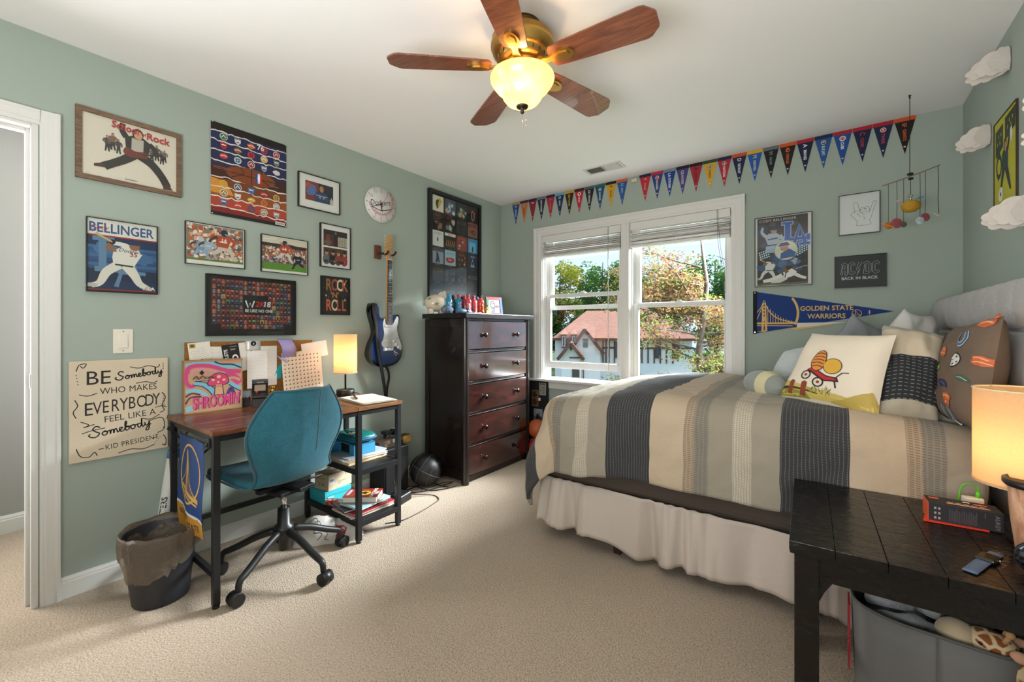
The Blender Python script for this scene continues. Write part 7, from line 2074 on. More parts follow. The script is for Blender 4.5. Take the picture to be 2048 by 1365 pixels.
def cursive(u, v, k, rot):
    """the word Somebody in joined strokes, x-height k"""
    strokes = [
        [(1.9, 1.9), (1.2, 2.3), (.6, 1.8), (1.0, 1.2), (1.6, .7), (1.2, .1), (.5, 0), (-.2, .5), (.1, .9)],
        [(2.5, .9), (2.1, .55), (2.3, .05), (2.8, .1), (3.0, .6), (2.6, .95), (2.5, .8), (3.2, .75), (3.5, .9)],
        [(3.5, .9), (3.55, .4), (3.5, 0), (3.7, .7), (4.0, .9), (4.15, .5), (4.1, 0), (4.3, .7), (4.6, .9), (4.75, .4), (4.8, .05), (5.1, .2)],
        [(5.1, .2), (5.6, .6), (5.7, .9), (5.3, .9), (5.2, .4), (5.5, 0), (6.0, .2), (6.3, .8)],
        [(6.3, .8), (6.6, 1.7), (6.5, 2.1), (6.3, 1.5), (6.3, .2), (6.6, 0), (7.0, .4), (6.8, .9), (6.4, .7), (7.1, .75), (7.5, .9)],
        [(7.7, .9), (7.3, .6), (7.4, .1), (7.9, .05), (8.1, .6), (7.7, .95), (8.2, .75), (8.8, .9)],
        [(9.2, .8), (8.8, .9), (8.6, .4), (8.9, 0), (9.3, .5), (9.5, 2.0), (9.4, .6), (9.6, 0), (10.0, .4)],
        [(10.0, .9), (10.1, .3), (10.4, .1), (10.8, .6), (10.9, .95), (10.8, 0), (10.6, -.9), (10.1, -1.0), (10.3, -.4), (11.2, .3)]]
    for s_ in strokes:
        pts = [(u + (x * math.cos(rot) - y * math.sin(rot)) * k * .93, v + (x * math.sin(rot) + y * math.cos(rot)) * k) for x, y in s_]
        A.limb(pts, 1.15, INK, 5); A.L = (A.L + 1) % 4
cursive(34.5, 78.5, 3.7, R(7)); cursive(15, 22.5, 4.6, R(6))
def curl(pts, w=.8): A.limb(pts, w, INK, 5)
curl([(5, 90), (7, 96), (12, 97), (10, 93), (8, 95)]); curl([(45, 92), (52, 90), (60, 92), (68, 90), (70, 93)]); curl([(50, 74), (58, 75), (64, 73), (68, 75)]); curl([(4, 62), (6, 56), (3, 50), (5, 44)]); curl([(72, 62), (75, 56), (72, 48), (74, 42), (70, 40)]); curl([(8, 40), (14, 36), (10, 34), (18, 36)]); curl([(55, 36), (62, 34), (70, 38)]); curl([(5, 14), (8, 6), (14, 4), (18, 8), (20, 4)]); curl([(36, 3), (46, 5), (56, 3), (66, 6)]); curl([(72, 5), (75, 3), (75.5, 10), (73, 15)]); curl([(9, 28), (16, 30), (26, 31)]); curl([(7, 67), (13, 65), (20, 67)]); curl([(66, 46), (72, 47), (76, 45)]); curl([(60, 32), (72, 34), (74, 22), (68, 18)])
for k in range(4): A.blob(5 + .4 * k, 86 - 3 * k, .5, .5, INK, 8); A.blob(73, 94 - 2 * k, .5, .6, INK, 8); A.blob(66 + k * 1.4, 8 + k * 1.6, .45, .45, INK, 8)
A.blob(73.5, 23, .8, .8, INK, 8)
for k in range(9): A.limb([(72.4, 46 + k * 1.7), (74.6, 46.6 + k * 1.7)], .45, INK)
A.build('lettering', t, y=-.0203, eps=.0001)

# baseball clock
t = thing('wall_clock', 'round white baseball wall clock with red stitching above the guitar', 'clock', (0, -1.469, 2.105), R(90))
rc = .13
b = MB(); b.M = Matrix.Rotation(R(90), 4, 'X'); b.lathe([(0, .004), (rc, .004), (rc + .001, .010), (rc, .022), (0, .022)], n=48); b.build('clock_body', mat('clock_white', 'dedbd8', .4), t)
A = Art(2 * rc, 2 * rc)
for k in range(60):
    a = 2 * math.pi * k / 60; L_ = 5 if k % 5 == 0 else 2.2
    A.limb([(50 + 49 * math.sin(a), 50 + 49 * math.cos(a)), (50 + (49 - L_) * math.sin(a), 50 + (49 - L_) * math.cos(a))], 1.5 if k % 5 == 0 else .7, '25252c')
for k in range(1, 13):
    a = 2 * math.pi * k / 12
    if k in (2, 3, 4, 8, 9): continue
    A.text(str(k), 50 + 38 * math.sin(a), 46 + 38 * math.cos(a), 8.5, '9a9a9e', 'c')
RED = 'b52a35'
def stitch(cx, cy, r, a0, a1, n, sg):
    P = [(cx + r * math.cos(R(lerp(a0, a1, k / n))), cy + r * math.sin(R(lerp(a0, a1, k / n)))) for k in range(n + 1)]
    A.limb(P, .7, 'c98a8c')
    for k in range(n):
        a = R(lerp(a0, a1, (k + .5) / n)); c_, s_ = math.cos(a), math.sin(a); px, py = cx + r * c_, cy + r * s_
        for q in (-1, 1): A.limb([(px, py), (px + (c_ * q * 4.2 - s_ * 2.8 * sg), py + (s_ * q * 4.2 + c_ * 2.8 * sg))], 1.1, RED)
A.L = 2; stitch(50, 62, 40, 195, 335, 26, 1); stitch(50, 62, 40, -25, 42, 12, 1)
A.L = 4; A.text('Dodgers', 14, 42, 15, '23304f', sx=.92, shear=.22, rot=R(10)); A.limb([(16, 40), (50, 33), (86, 44)], 2, '23304f', 4)
A.build('clock_face', t, y=-.0223, eps=.00015)
def rot2(pts, a): return [(x * math.cos(a) + z * math.sin(a), z * math.cos(a) - x * math.sin(a)) for x, z in pts]
for nm, L_, wd, a, y in (('hour_hand', .055, .005, R(172), -.026), ('minute_hand', .085, .0035, R(250), -.0275)):
    b = MB(); b.prism(rot2([(-wd, -.012), (wd, -.012), (wd * .5, L_), (-wd * .5, L_)], a), y, y + .001, 'xz'); b.build(nm, BLACKPLASTIC, t)
b = MB(); b.prism(rot2([(-.0012, -.02), (.0012, -.02), (.0008, .10), (-.0008, .10)], R(35)), -.029, -.0285, 'xz'); b.build('second_hand', mat('red_hand', 'b52a35', .4), t)

# tall frame of square covers: plain stand-ins in the covers' colours with their lettering
w_, h_ = .592, .901
A = Art(w_, h_, '151517')
cw = 14.7
def cover(c, r, bgc, fn=None):
    u, v = .9 + c * 16.4, 84.4 - r * 16.5
    A.L = 1; A.rect(u, v, u + cw, v + cw, bgc); A.L = 2
    if fn: fn(u, v)
    A.L = 2; A.rect(u + cw * .3, v - 1.2, u + cw * .7, v - .8, '6b6a68')
def cblobs(pal, n=10, rr_=2.2):
    def f(u, v):
        for _ in range(n):
            q = rr_ * random.uniform(.5, 1.2); A.L = 2 + _ % 4
            A.blob(random.uniform(u + q, u + cw - q), random.uniform(v + q, v + cw * .75 - q * .5), q, q * 1.1, random.choice(pal), 8, wob=.4)
    return f
def ctext(s, c, vv=11, size=2.4):
    def f(u, v): A.L = 7; A.text(s, u + cw / 2, v + vv, size, c, 'c', bold=.02)
    return f
def both(*fs):
    def f(u, v):
        for q in fs: q(u, v)
    return f
AC = 'AC/DC'
cover(0, 0, 'd9d2c2', both(lambda u, v: A.limb([(u + 6, v + 2), (u + 11, v + 12)], [2, 5], 'c9a63a'), lambda u, v: A.limb([(u + 7, v + 3), (u + 6, v + 8), (u + 8, v + 11)], [1.6, 3.4, 2], '2a2622', 3)))
cover(1, 0, '4f5666', cblobs(['8fb0cc', 'b59a86', 'd6d6da', '6b8aa6']))
cover(2, 0, '2f3436', cblobs(['c9a87a', '4f7a72', 'a8402c', '8fae9c', '6b2a20']))
cover(3, 0, '1d1a1a', both(lambda u, v: A.blob(u + 7.5, v + 6, 2.6, 5.5, 'a39a92'), lambda u, v: A.blob(u + 7.5, v + 6, 1.6, 4.6, '2a2826'), lambda u, v: A.rect(u + 4.5, v + 8.5, u + 12, v + 10, 'b5402c')))
cover(0, 1, '241a1a', both(cblobs(['5a2c2c', '8a6a52', '3a2a2c', 'c9a88a', '1a1416']), ctext(AC, 'a83a2c', 12, 1.8)))
cover(1, 1, '1d1614', both(cblobs(['b8b2a6', '3a3430', '8a6a55', '6b7a8a'], 9, 2.4), ctext(AC, '9c3426', 12, 2)))
cover(2, 1, '2c2d30', ctext(AC, '5a5a5e', 10, 3)); cover(3, 1, '8a5648', both(ctext(AC, '2a1c18', 10.5, 3), lambda u, v: A.ring(u + 8.5, v + 5, 1.6, 2.6, '2f2622', 14), lambda u, v: A.limb([(u + 3, v + 5), (u + 8, v + 6)], 1.6, '2f2622')))
cover(0, 2, 'd0d2ce', both(ctext(AC, '9a9c98', 11, 2.2), lambda u, v: A.blob(u + 7, v + 6.5, .9, 2, '3a3a38')))
cover(1, 2, '2a201c', both(lambda u, v: A.rect(u, v + 12, u + cw, v + cw, 'dcd8d0'), ctext(AC, 'c03a2c', 12.4, 1.5), *[lambda u, v, k=k: A.limb([(u + 1.5 + k * 2.6, v + 2), (u + 3 + k * 2.6, v + 8)], .9, 'b5703a') for k in range(5)]))
cover(2, 2, '8a3a34', both(ctext(AC, 'b8653a', 11, 2.4), cblobs(['6b2c28', 'c9b0a0', 'a34a40'], 8, 1.4)))
cover(3, 2, '3f86b5', both(lambda u, v: A.rect(u + 2, v + 1, u + 12, v + 11, '6bb3d6'), lambda u, v: A.blob(u + 7, v + 4, 1.2, 3, '25303f')))
cover(0, 3, '8a90a8', both(lambda u, v: A.limb([(u + 5, v + 1), (u + 7, v + 6), (u + 6, v + 11)], [2, 3.2, 2], '2a2a34', 3), lambda u, v: A.limb([(u + 9, v + 1), (u + 8, v + 6)], 1.6, '2a2a34'), lambda u, v: A.rect(u, v + 11.5, u + cw, v + cw, '4a4a52')))
cover(1, 3, '93b5c6', both(lambda u, v: A.blob(u + 7, v + 5, 6, 3, 'a82f35', wob=.35), lambda u, v: A.blob(u + 7, v + 5.4, 2.6, 1.2, 'c97a78'), ctext(AC, '6f8c9c', 10.5, 2.2)))
cover(2, 3, '2c201c', both(cblobs(['b5653a', 'c9b0a0', '6b3a2a', '8a4a3a'], 10, 1.3), ctext(AC, 'a8442c', 11.5, 2)))
cover(3, 3, '23283f', both(lambda u, v: A.poly([(u + 4, v + 2), (u + 10, v + 2), (u + 7, v + 11)], '8fa6bf'), lambda u, v: A.blob(u + 7, v + 6, 1, 2.2, '23283f'), ctext(AC, 'b9c0cc', 11.8, 1.6)))
cover(0, 4, '3a332c', ctext(AC, '6b5a48', 9, 3)); cover(1, 4, '35302c', cblobs(['54483c', '6b5a48'], 8)); cover(2, 4, '2f2c2a', cblobs(['4a3a30', '5a4a40'], 8)); cover(3, 4, '24272b', ctext(AC, '6b6d70', 6, 3.4))
for k_ in range(4): cover(k_, 5, ('2a2c2f', '332f2c', '2b2a2c', '24272b')[k_], ctext(AC, '5f6164', 6, 2.6))
framed('album_poster', 'tall black framed poster of square album covers behind the dark chest', 'poster', 'left', -.668, 1.875, .656, .965, .032, BLK, A, depth=.03, back=BLK)

# ---------------------------------------------------------------- window wall
def slab_letters(A): pass
w_, h_ = .322, .474
A = Art(w_, h_); A.rect(0, 0, A.W, 100, 'd6d2cb'); A.up(); A.rect(2.5, 1, A.W - 4, 99, '2a2422'); A.up()
for _ in range(60):
    u, v = random.uniform(6, 60), random.uniform(20, 92); q = random.uniform(3, 7)
    A.blob(u, v, q, q * .8, random.choice(['2c3a5a', '35507d', '4a6b98', '2a2c3c']) if v < 66 else random.choice(['3a302a', '4f4238', '2c2624', '2f3a55']), 9, wob=.4)
    A.L = 2 + _ % 3
A.L = 5
for k in range(5):
    for j in range(4): A.blob(7 + k * 2.6 - j * .6, 40 + j * 3 + k * .8, 1, 1.1, 'c9dcec', 8); A.blob(52 + k * 2.6, 42 + j * 3 + k * 1.6, 1, 1.1, 'c9dcec', 8)
A.text('CODY BELLINGER', 5, 93.4, 3.2, 'd9d4c8', gap=.10, sx=1.05)
BL_ = '2f56a5'
for off, c, x in ((0, '9aaed0', 1.0), (1, BL_, .0)):
    A.L = 6 + off; g_ = x
    A.rect(37 - g_, 64, 43.5 + g_, 90 + g_ * .6, c); A.rect(33.5 - g_, 86.5 - g_, 46 + g_, 90 + g_, c); A.rect(34 - g_, 63 - g_, 62 + g_, 67 + g_, c)
    A.limb([(47, 55), (54.5, 83), (61, 57)], 4.6 + 2 * g_, c); A.rect(54 - g_, 55.5 - g_, 66 + g_, 59 + g_, c); A.rect(62.2 - g_, 62 - g_, 66 + g_, 70 + g_, c)
A.L = 8
def upper(u, v, k, f=1):
    P = lambda a, b_: (u + a * k * f, v + b_ * k)
    A.poly([P(-10, 0), P(10, 0), P(16, 18), P(8, 26), P(-8, 26), P(-16, 18)], 'a9b2bf'); A.up(); A.limb([P(-14, 20), P(-22, 30), P(-20, 42)], [8 * k, 6 * k, 5 * k], 'a9b2bf', 3); A.limb([P(14, 20), P(20, 8), P(8, 4)], [8 * k, 7 * k, 6 * k], 'a9b2bf', 3); A.up(); A.blob(*P(2, 32), 6.4 * k, 7.4 * k, 'b08468', 12); A.up(); A.poly([P(-6, 33), P(-4, 41), P(5, 42), P(9, 36), P(14, 34), P(8, 33)], '22345e'); A.up(); A.limb([P(-10, 12), P(10, 14)], 3 * k, '2c4478'); A.L -= 4
upper(22, 60, .62); A.poly([(14, 58), (28, 58), (30, 48), (12, 48)], '9fb3c9'); A.L = 13
A.blob(38, 50, 14.5, 14.5, '8f9c94', 30); A.up(); A.blob(38, 50, 13.4, 13.4, 'd3cfbd', 30); A.up(); A.poly([(31, 38), (48, 40), (50, 46), (42, 52), (32, 46)], '3f5f9a'); A.up(); A.blob(36, 54, 5.2, 5.4, 'c08f72', 14); A.up(); A.poly([(28, 56), (32, 61), (40, 61.5), (43, 57)], '2a4480'); A.up()
A.L = 18; ballplayer(A, 17, 10, 28, shirt='d6d6d2', pants='d0d0cc'); A.L = 23
A.limb([(10, 7), (22, 9), (34, 13)], [4, 6, 9], 'd9d6d0', 4); A.limb([(20, 6), (30, 7), (38, 12)], [4, 6, 8], 'c9c6c0', 4); A.limb([(36, 14), (44, 17), (48, 21)], [9, 10, 8], 'e0ddd6', 3); A.limb([(48, 16), (56, 11), (62, 9)], [5, 4, 3], 'd9d6d0', 3); A.limb([(40, 18), (36, 24), (36, 29)], [5, 4, 3.4], '6b4a38', 3); A.up(); A.limb([(37, 11), (38, 18)], 1.2, '2a2a34'); A.blob(49, 25, 3.2, 3.8, '6b4a38', 12); A.up(); A.blob(49, 27.4, 3.6, 2.4, '22345e', 12); A.limb([(46, 36), (48, 30), (50, 38)], 5, '9aa4b2'); A.limb([(50, 22), (60, 26), (66, 25)], .6, 'c9c9c4', 3)
A.rect(2.5, 1, A.W - 4, 4, '5a4c2f'); A.up(); A.text('LOS ANGELES', 8, 1.7, 1.5, 'a8986b', gap=.25)
framed('baseball_poster', 'framed collage poster of a baseball player with big blue interlocked letters', 'poster', 'back', 2.438, 1.714, .33, .481, .004, BLK, A, depth=.02)

w_, h_ = .197, .25
A = Art(w_, h_, 'd6d5d6')
LN = '4a4a4c'
def line(pts, k=5): A.limb(pts, .7, LN, k)
line([(33, 80), (30, 78), (29, 70), (32, 52)]); line([(33, 80), (36.5, 78), (39, 66), (42, 54)]); line([(70, 77), (67, 76), (62, 60), (59, 52)]); line([(70, 77), (72.5, 74), (68, 60), (65, 48), (63, 38), (60, 32), (62, 22), (50, 20), (35, 21), (36, 30), (30, 40), (24, 48), (27, 54), (36, 57), (50, 61), (54, 58), (48, 54), (36, 50)]); line([(42, 56), (43, 64), (48, 65), (51, 60)]); line([(51, 60), (53, 65), (58, 64), (60, 56), (56, 51), (52, 54)]); line([(45, 53), (47, 47), (52, 49)]); line([(36, 50), (42, 42)]); line([(48, 42), (50, 38), (49, 34)])
framed('hand_sign_picture', 'small framed white line drawing of a hand making a rock sign', 'picture', 'back', 2.841, 1.899, .20, .253, .003, BLK, A, depth=.02)

w_, h_ = .247, .196
A = Art(w_, h_, '1d1c1e')
OUT, IN = '8f8f8f', '1d1c1e'
def bl(poly, k=0.0): A.limb(poly + [poly[0]], 1.5, OUT)
def gothA(u):
    bl([(u, 42), (u + 5, 42), (u + 5, 54), (u + 11, 54), (u + 11, 40), (u + 14, 37), (u + 17, 41), (u + 17, 74), (u + 10, 80), (u + 2, 74), (u + 4, 70)]); bl([(u + 5, 60), (u + 11, 60), (u + 11, 70), (u + 8, 73), (u + 5, 70)])
def gothC(u): bl([(u, 48), (u + 7, 40), (u + 17, 46), (u + 14, 52), (u + 9, 48), (u + 6, 52), (u + 6, 70), (u + 10, 74), (u + 14, 68), (u + 17, 74), (u + 10, 82), (u, 74)])
def gothD(u): bl([(u, 42), (u + 12, 42), (u + 19, 50), (u + 19, 72), (u + 10, 81), (u - 1, 76), (u + 3, 72)]); bl([(u + 6, 48), (u + 11, 48), (u + 13, 52), (u + 13, 70), (u + 9, 74), (u + 6, 72)])
gothA(15); gothC(35); bl([(56, 38), (64, 58), (59, 58), (68, 78), (60, 78), (54, 54), (60, 54)]); gothD(72); gothC(94)
A.text('BACK IN BLACK', 17, 25, 8.6, 'c9c9c7', sx=.98, bold=.02)
framed('black_band_sign', 'small black framed sign with outlined lettering and BACK IN BLACK beneath', 'sign', 'back', 2.845, 1.540, .252, .202, .003, BLK, A, depth=.02, back=BLK)

# large blue felt pennant
pw, ph = .735, .30
t = thing('felt_pennant', 'large blue felt pennant with a golden bridge pointing right above the bed', 'pennant', (2.270, -.001, 1.296), 0)
def pen(a): return (.147 * (1 - a / pw))
b = MB(); b.prism([(0, -.147), (pw, -.008), (0, .147)], -.004, -.001, 'xz'); b.build('felt', mat('royal_blue_felt', '1c3a78', .95, sheen=.2), t)
A = Art(pw, .294)
GD = 'd9b26b'
# clip helper: keep v inside the triangle
def inside(u, v):
    x = u * .00294; lim_top = 50 + 50 * (1 - x / pw); lim_bot = 50 - 50 * (1 - x / pw) + 2.7 * x / pw
    return min(max(v, lim_bot + 1), lim_top - 1)
cx_, cy_, r0, r1 = 36, 47, 52, 57
arc = []
for k in range(49):
    a = R(-72 + 148 * k / 48)
    arc.append((a,))
A.L = 1
P0 = []
for (a,) in arc:
    o_ = (cx_ + r1 * math.cos(a) * .92, cy_ + r1 * math.sin(a)); i_ = (cx_ + r0 * math.cos(a) * .92, cy_ + r0 * math.sin(a)); P0.append((i_, o_))
for (i0, o0), (i1, o1) in zip(P0, P0[1:]):
    q = [i0, o0, o1, i1]
    if all(abs(inside(u, v) - v) < .01 for u, v in q): A.poly(q, GD)
A.L = 2
A.poly([(2, 22), (84, 22), (84, 26), (2, 26)], GD); A.poly([(2, 18), (76, 17), (76, 19), (2, 20)], GD); A.poly([(6, 4), (22, 8), (22, 4)], GD)
A.poly([(84, 24.5), (178, 26), (120, 18), (84, 12)], 'd9d6d0'); A.poly([(70, 12), (150, 21.5), (150, 20), (80, 8)], GD)
A.L = 3; A.poly([(14, 6), (16, 72), (18, 78), (21, 78), (23, 72), (26, 6), (21.5, 6), (20.5, 30), (19, 30), (18.5, 6)], GD)
A.limb([(20, 74), (30, 52), (46, 36), (68, 28), (80, 26)], 2.2, GD, 5); A.limb([(18, 74), (12, 60), (3, 48)], 1.6, GD, 4); A.limb([(16, 62), (3, 30)], 1.6, GD)
for k in range(10):
    u = 27 + k * 5.2; A.limb([(u, 26), (u, 30 + 34 * (1 - k / 10) ** 1.9)], 1.2, GD)
for k in range(5): A.rect(18.6, 40 + k * 8, 20.8, 45 + k * 8, '1c3a78')
A.L = 4
A.text('GOLDEN STATE', 90, 52, 10, GD, sx=.90, bold=.02); A.text('WARRIORS', 104, 34.5, 10, GD, sx=.92, bold=.02)
A.ring(190, 44, 7.6, 8.6, GD, 26, .95); A.limb([(183, 41), (197, 40)], 1, GD); A.limb([(187, 38), (188, 50)], 1, GD); A.limb([(188, 50), (192, 43), (197, 41)], .7, GD, 3)
A.rect(208, 42, 213, 50, 'd6d6d4'); A.up(); A.rect(208, 42, 210, 50, '3a5aa5'); A.rect(211.4, 42, 213, 50, 'b03040')
A.build('felt_print', t, mp=lambda a, c, d: (a + .002, -.0042 - d, c - .147), m=FELT)
b = MB(); b.box(-.008, -.007, -.149, .016, -.0008, .149); b.build('black_edge', mat('black_felt', '16161a', .9), t)
for z in (-.138, .138):
    b = MB(); b.cyl((.004, -.0085, z), (.004, -.006, z), .0035, n=10); b.build('tack', CHROME, t)

# row of small team pennants along the ceiling line
teams = [('1f4a8a', 'a8925a', 'C', 'ROYALS', 'd9d9d6'), ('c9722f', '20263f', 'H', 'ASTROS', '20263f'), ('8f2430', '1f2540', 'S', '', 'e6e2da'), ('1c2a40', '6b7480', 'NY', 'YANKEES', 'e6e2da'), ('a32a38', '20243a', 'A', 'ANGELS', 'c9707a'), ('1d2f50', '6aa8c9', 'D', 'RAYS', 'd6dce2'), ('2a2320', 'c99a2f', 'SD', 'PADRES', 'd0a23a'), ('b52a3a', '1d1a1c', 'C', 'CINCI', 'e6dcd8'), ('1c1d20', '55585c', 'SX', 'CHICAGO', 'e6e6e4'), ('1f4a72', '2a6b62', 'M', 'MARINER', 'c9d6da'), ('c9992c', '1f1c1a', 'P', 'PIRATES', '2a241a'), ('2a5590', 'c9653a', 'N', 'METS', '8fb0cc'),
         ('b02a35', '1f2742', 'P', 'PHILLIES', 'd98a90'), ('27407a', 'b5303a', 'T', 'RANGERS', 'd9d6d6'), ('1c3f86', '7d8a99', 'LA', 'DODGERS', 'e6e6ea'), ('46407a', '201d22', 'CR', 'ROCKIES', 'c9c9d0'), ('9c2a34', '1f1a1c', 'A', 'ARIZONA', '3a1d22'), ('cfa02f', '2a4a3a', 'A', 'ATHLETIC', '2a3a2c'), ('ab2a3a', '1f2742', 'W', 'NATION', 'e6dcd8'), ('1e2746', 'c4502f', 'D', 'DETROIT', 'e6e6ea'), ('2257a8', 'd0aa2f', 'M', 'BREWERS', 'c9bd8a'), ('202022', '6b7074', 'M', 'MIAMI', '7d868c'), ('211c1c', 'c9582a', 'O', 'ORIOLES', 'd2632f'), ('1d2440', 'a82a3a', 'A', 'BRAVES', 'e6e6ea'), ('275590', '1c2a4a', 'B', 'BLUE JAYS', 'd0d9e2'), ('1f4c8f', 'a82535', 'C', 'CUBS', 'e6e6ea'), ('1c2444', 'a82535', 'C', 'CLEVE', 'b53a48'), ('1f2746', 'a3222f', 'M', 'TWINS', 'b54a58'), ('1d1a1b', 'c4542a', 'SF', 'GIANTS', 'd0622f')]
xs = [.143 + .1005 * k for k in range(12)] + [1.444 + .0976 * k for k in range(17)]
cnames = {0: 'blue', 1: 'orange', 2: 'dark red', 3: 'navy', 4: 'red', 5: 'navy', 6: 'black', 7: 'red', 8: 'black', 9: 'teal blue', 10: 'yellow', 11: 'blue', 12: 'red', 13: 'blue', 14: 'royal blue', 15: 'purple', 16: 'dark red', 17: 'yellow', 18: 'red', 19: 'navy', 20: 'bright blue', 21: 'black', 22: 'black', 23: 'navy', 24: 'mid blue', 25: 'blue', 26: 'navy', 27: 'navy', 28: 'black'}
bandn = ['tan', 'navy', 'navy', 'grey', 'black', 'sky blue', 'gold', 'black', 'grey', 'green', 'black', 'orange', 'navy', 'red', 'grey', 'black', 'black', 'green', 'navy', 'orange', 'gold', 'grey', 'orange', 'red', 'navy', 'red', 'red', 'red', 'orange']
ordn = ['first', 'second', 'third', 'fourth', 'fifth', 'sixth', 'seventh', 'eighth', 'ninth', 'tenth', 'eleventh', 'twelfth', 'thirteenth', 'fourteenth', 'fifteenth', 'sixteenth', 'seventeenth', 'eighteenth', 'nineteenth', 'twentieth', 'twenty-first', 'twenty-second', 'twenty-third', 'twenty-fourth', 'twenty-fifth', 'twenty-sixth', 'twenty-seventh', 'twenty-eighth', 'rightmost']
for k, (x, tm) in enumerate(zip(xs, teams)):
    c, bc, logo, nm, ic = tm
    wd = .0955
    t = thing('team_pennant', '%s pennant with %s band, %s from the left in the ceiling row' % (cnames[k], bandn[k], ordn[k]) if k < 28 else 'black pennant with orange band, rightmost in the ceiling row', 'pennant', (x + wd / 2, -.0012, CH), 0, 'team pennants under the ceiling')
    b = MB(); b.prism([(-wd / 2 + .003, -.024), (0, -.219), (wd / 2 - .003, -.024)], -.0022, -.0002, 'xz'); b.build('felt', mat('felt_' + c, c, .95, sheen=.15), t)
    b = MB(); b.box(-wd / 2, -.003, -.024, wd / 2, -.0002, -.001); b.build('header_band', mat('felt_' + bc, bc, .95, sheen=.15), t)
    A = Art(.195, wd)          # drawn lying on its side: u runs down the pennant
    if k in (1, 9, 13, 17, 18, 24, 25, 27):
        for q, cc in ((17, bc if k not in (25,) else 'e6e6ea'), (14.5, 'e6e2da'), (11.5, bc)):
            A.blob(24, 50, q, q, cc, 20); A.up()
        A.text(logo, 17, 44, 12, 'e6e2da', bold=.02); lx = 46
    elif k in (7,):
        A.ring(24, 50, 9, 17, 'e6e2da', 20); A.text('C', 19, 43, 14, 'b52a3a', bold=.02); lx = 48
    elif k == 22:
        A.blob(24, 50, 15, 13, ic, 16, wob=.3); A.up(); A.blob(26, 52, 6, 6, '211c1c', 10); lx = 48
    else:
        A.text(logo, 22, 20 if len(logo) > 1 else 32, 20 if len(logo) > 1 else 26, ic, rot=R(90), bold=.02, sx=1.3 if len(logo) > 1 else 1.5) if False else A.text(logo, 8, 38, 24 if len(logo) == 1 else 20, ic, bold=.02, sx=.95); lx = 48
    if nm: A.text(nm, lx, 41, 16, ic if k != 16 else '5a1a22', sx=min(1.0, 6.2 / len(nm)) * .88, bold=.02)
    A.rect(150, 44, 160, 54, 'd6d6da'); A.up(); A.rect(150, 44, 154, 54, 'b53a48')
    A.build('emblem', t, mp=lambda a, c, d: (-(c - wd / 2) * (-1) * -1 if False else (c - wd / 2) * 1.0 * max(.05, 1), -.0023 - d, -.024 - a) if False else (c - wd / 2, -.0023 - d, -.026 - a), m=FELT)
t = thing('door_sensor', 'small cream plastic sensor block under the ceiling between the pennants', 'sensor', (1.405, 0, 2.405))
b = MB(); b.box(-.024, -.018, -.014, .024, -.001, .014); b.build('sensor_case', mat('cream_plastic', 'cfc9b4', .45), t, bevel=.003)

# yellow tin sign on the right wall
w_, h_ = .285, .392
A = Art(w_, h_, 'b3b02f')
A.poly([(4, 60), (30, 66), (30, 92), (4, 90)], '2c3a2a'); A.poly([(36, 70), (68, 76), (69, 97), (36, 95)], '2c3a2a'); A.up()
for k in range(4): A.rect(10 + k * 4, 72 + (k % 2) * 8, 12 + k * 4, 76 + (k % 2) * 8, 'b3b02f'); A.rect(44 + k * 5, 80 + (k % 2) * 6, 46 + k * 5, 84 + (k % 2) * 6, 'b3b02f')
A.ring(16, 48, 6, 10, '2a3a30', 20, 1.4); A.limb([(10, 60), (20, 62)], 3, '2a3a30'); A.limb([(12, 34), (22, 38)], 3, '2a3a30')
A.limb([(22, 18), (28, 34), (34, 46)], [5, 8, 10], '26302f', 3); A.limb([(54, 14), (46, 30), (38, 46)], [4, 8, 11], '2a3338', 3); A.up()
A.poly([(26, 42), (46, 40), (46, 60), (36, 66), (26, 58)], '2c4238'); A.limb([(44, 58), (50, 72), (48, 84)], [6, 5, 4], '2c2f33', 3); A.up(); A.blob(37, 66, 5, 8, '4a2a24'); A.blob(38, 64, 3.4, 5.5, 'b08070'); A.blob(22, 16, 7, 8, 'd6d6d0', 12, wob=.2); A.blob(56, 72, 4, 8, 'd6d6d0', 10, wob=.3); A.up(); A.blob(22, 16, 2, 2.4, '2a2a2a')
framed('tin_sign', 'yellow sign of a dark-clad footballer on the right wall above the headboard', 'sign', 'right', -.737, 1.898, .29, .395, .003, mat('sign_edge_dark', '3a2c20', .5), A, depth=.008, glass=False, back=BLK)
# ------------------------------------------------------------------ outside the window: street, house, trees
GZ = -3.1
b = MB(); b.box(-60, .6, GZ - .2, 40, 80, GZ); struct(b.build('lawn', mat('lawn_green', '5f7a3a', .95, var=(3, .3))))
hx0, hy0 = -11.6, 24.6              # house origin: under the big gable
HR = R(26.3)
SH = .0304
house = thing('neighbour_house', 'white stucco house with brown timber trim and red-brown shingle roof across the street', 'house', (hx0, hy0, GZ), HR)
def hz(py): return 1.181 - (py - 658.35) * SH - GZ
def hu(px): return (px - 1176.5) * SH
STUC = mat('white_stucco', 'ececee', .9, spec=.1, bump=(12, .2, .01))
HTRIM = mat('brown_house_trim', '6b4438', .75)
def roofmat():
    g = NG('red_brown_shingles'); v = g.coords((1, 1, 1)); bt_ = g.n('TexBrick', Scale=2.6); bt_.inputs['Color1'].default_value = lin('c08872') + (1,); bt_.inputs['Color2'].default_value = lin('ad7460') + (1,); bt_.inputs['Mortar'].default_value = lin('7d4f42') + (1,); bt_.inputs['Mortar Size'].default_value = .012; bt_.inputs['Brick Width'].default_value = .7; bt_.inputs['Row Height'].default_value = .32
    g.l(v, bt_.inputs['Vector']); n = g.n('TexNoise', Scale=9.0, Detail=3.0); g.l(v, n.inputs['Vector']); g.l(g.mix(g.math('MULTIPLY', n.outputs['Fac'], .5), bt_.outputs['Color'], 'd0a08c'), g.b.inputs['Base Color']); g.b.inputs['Roughness'].default_value = .95; return g.m
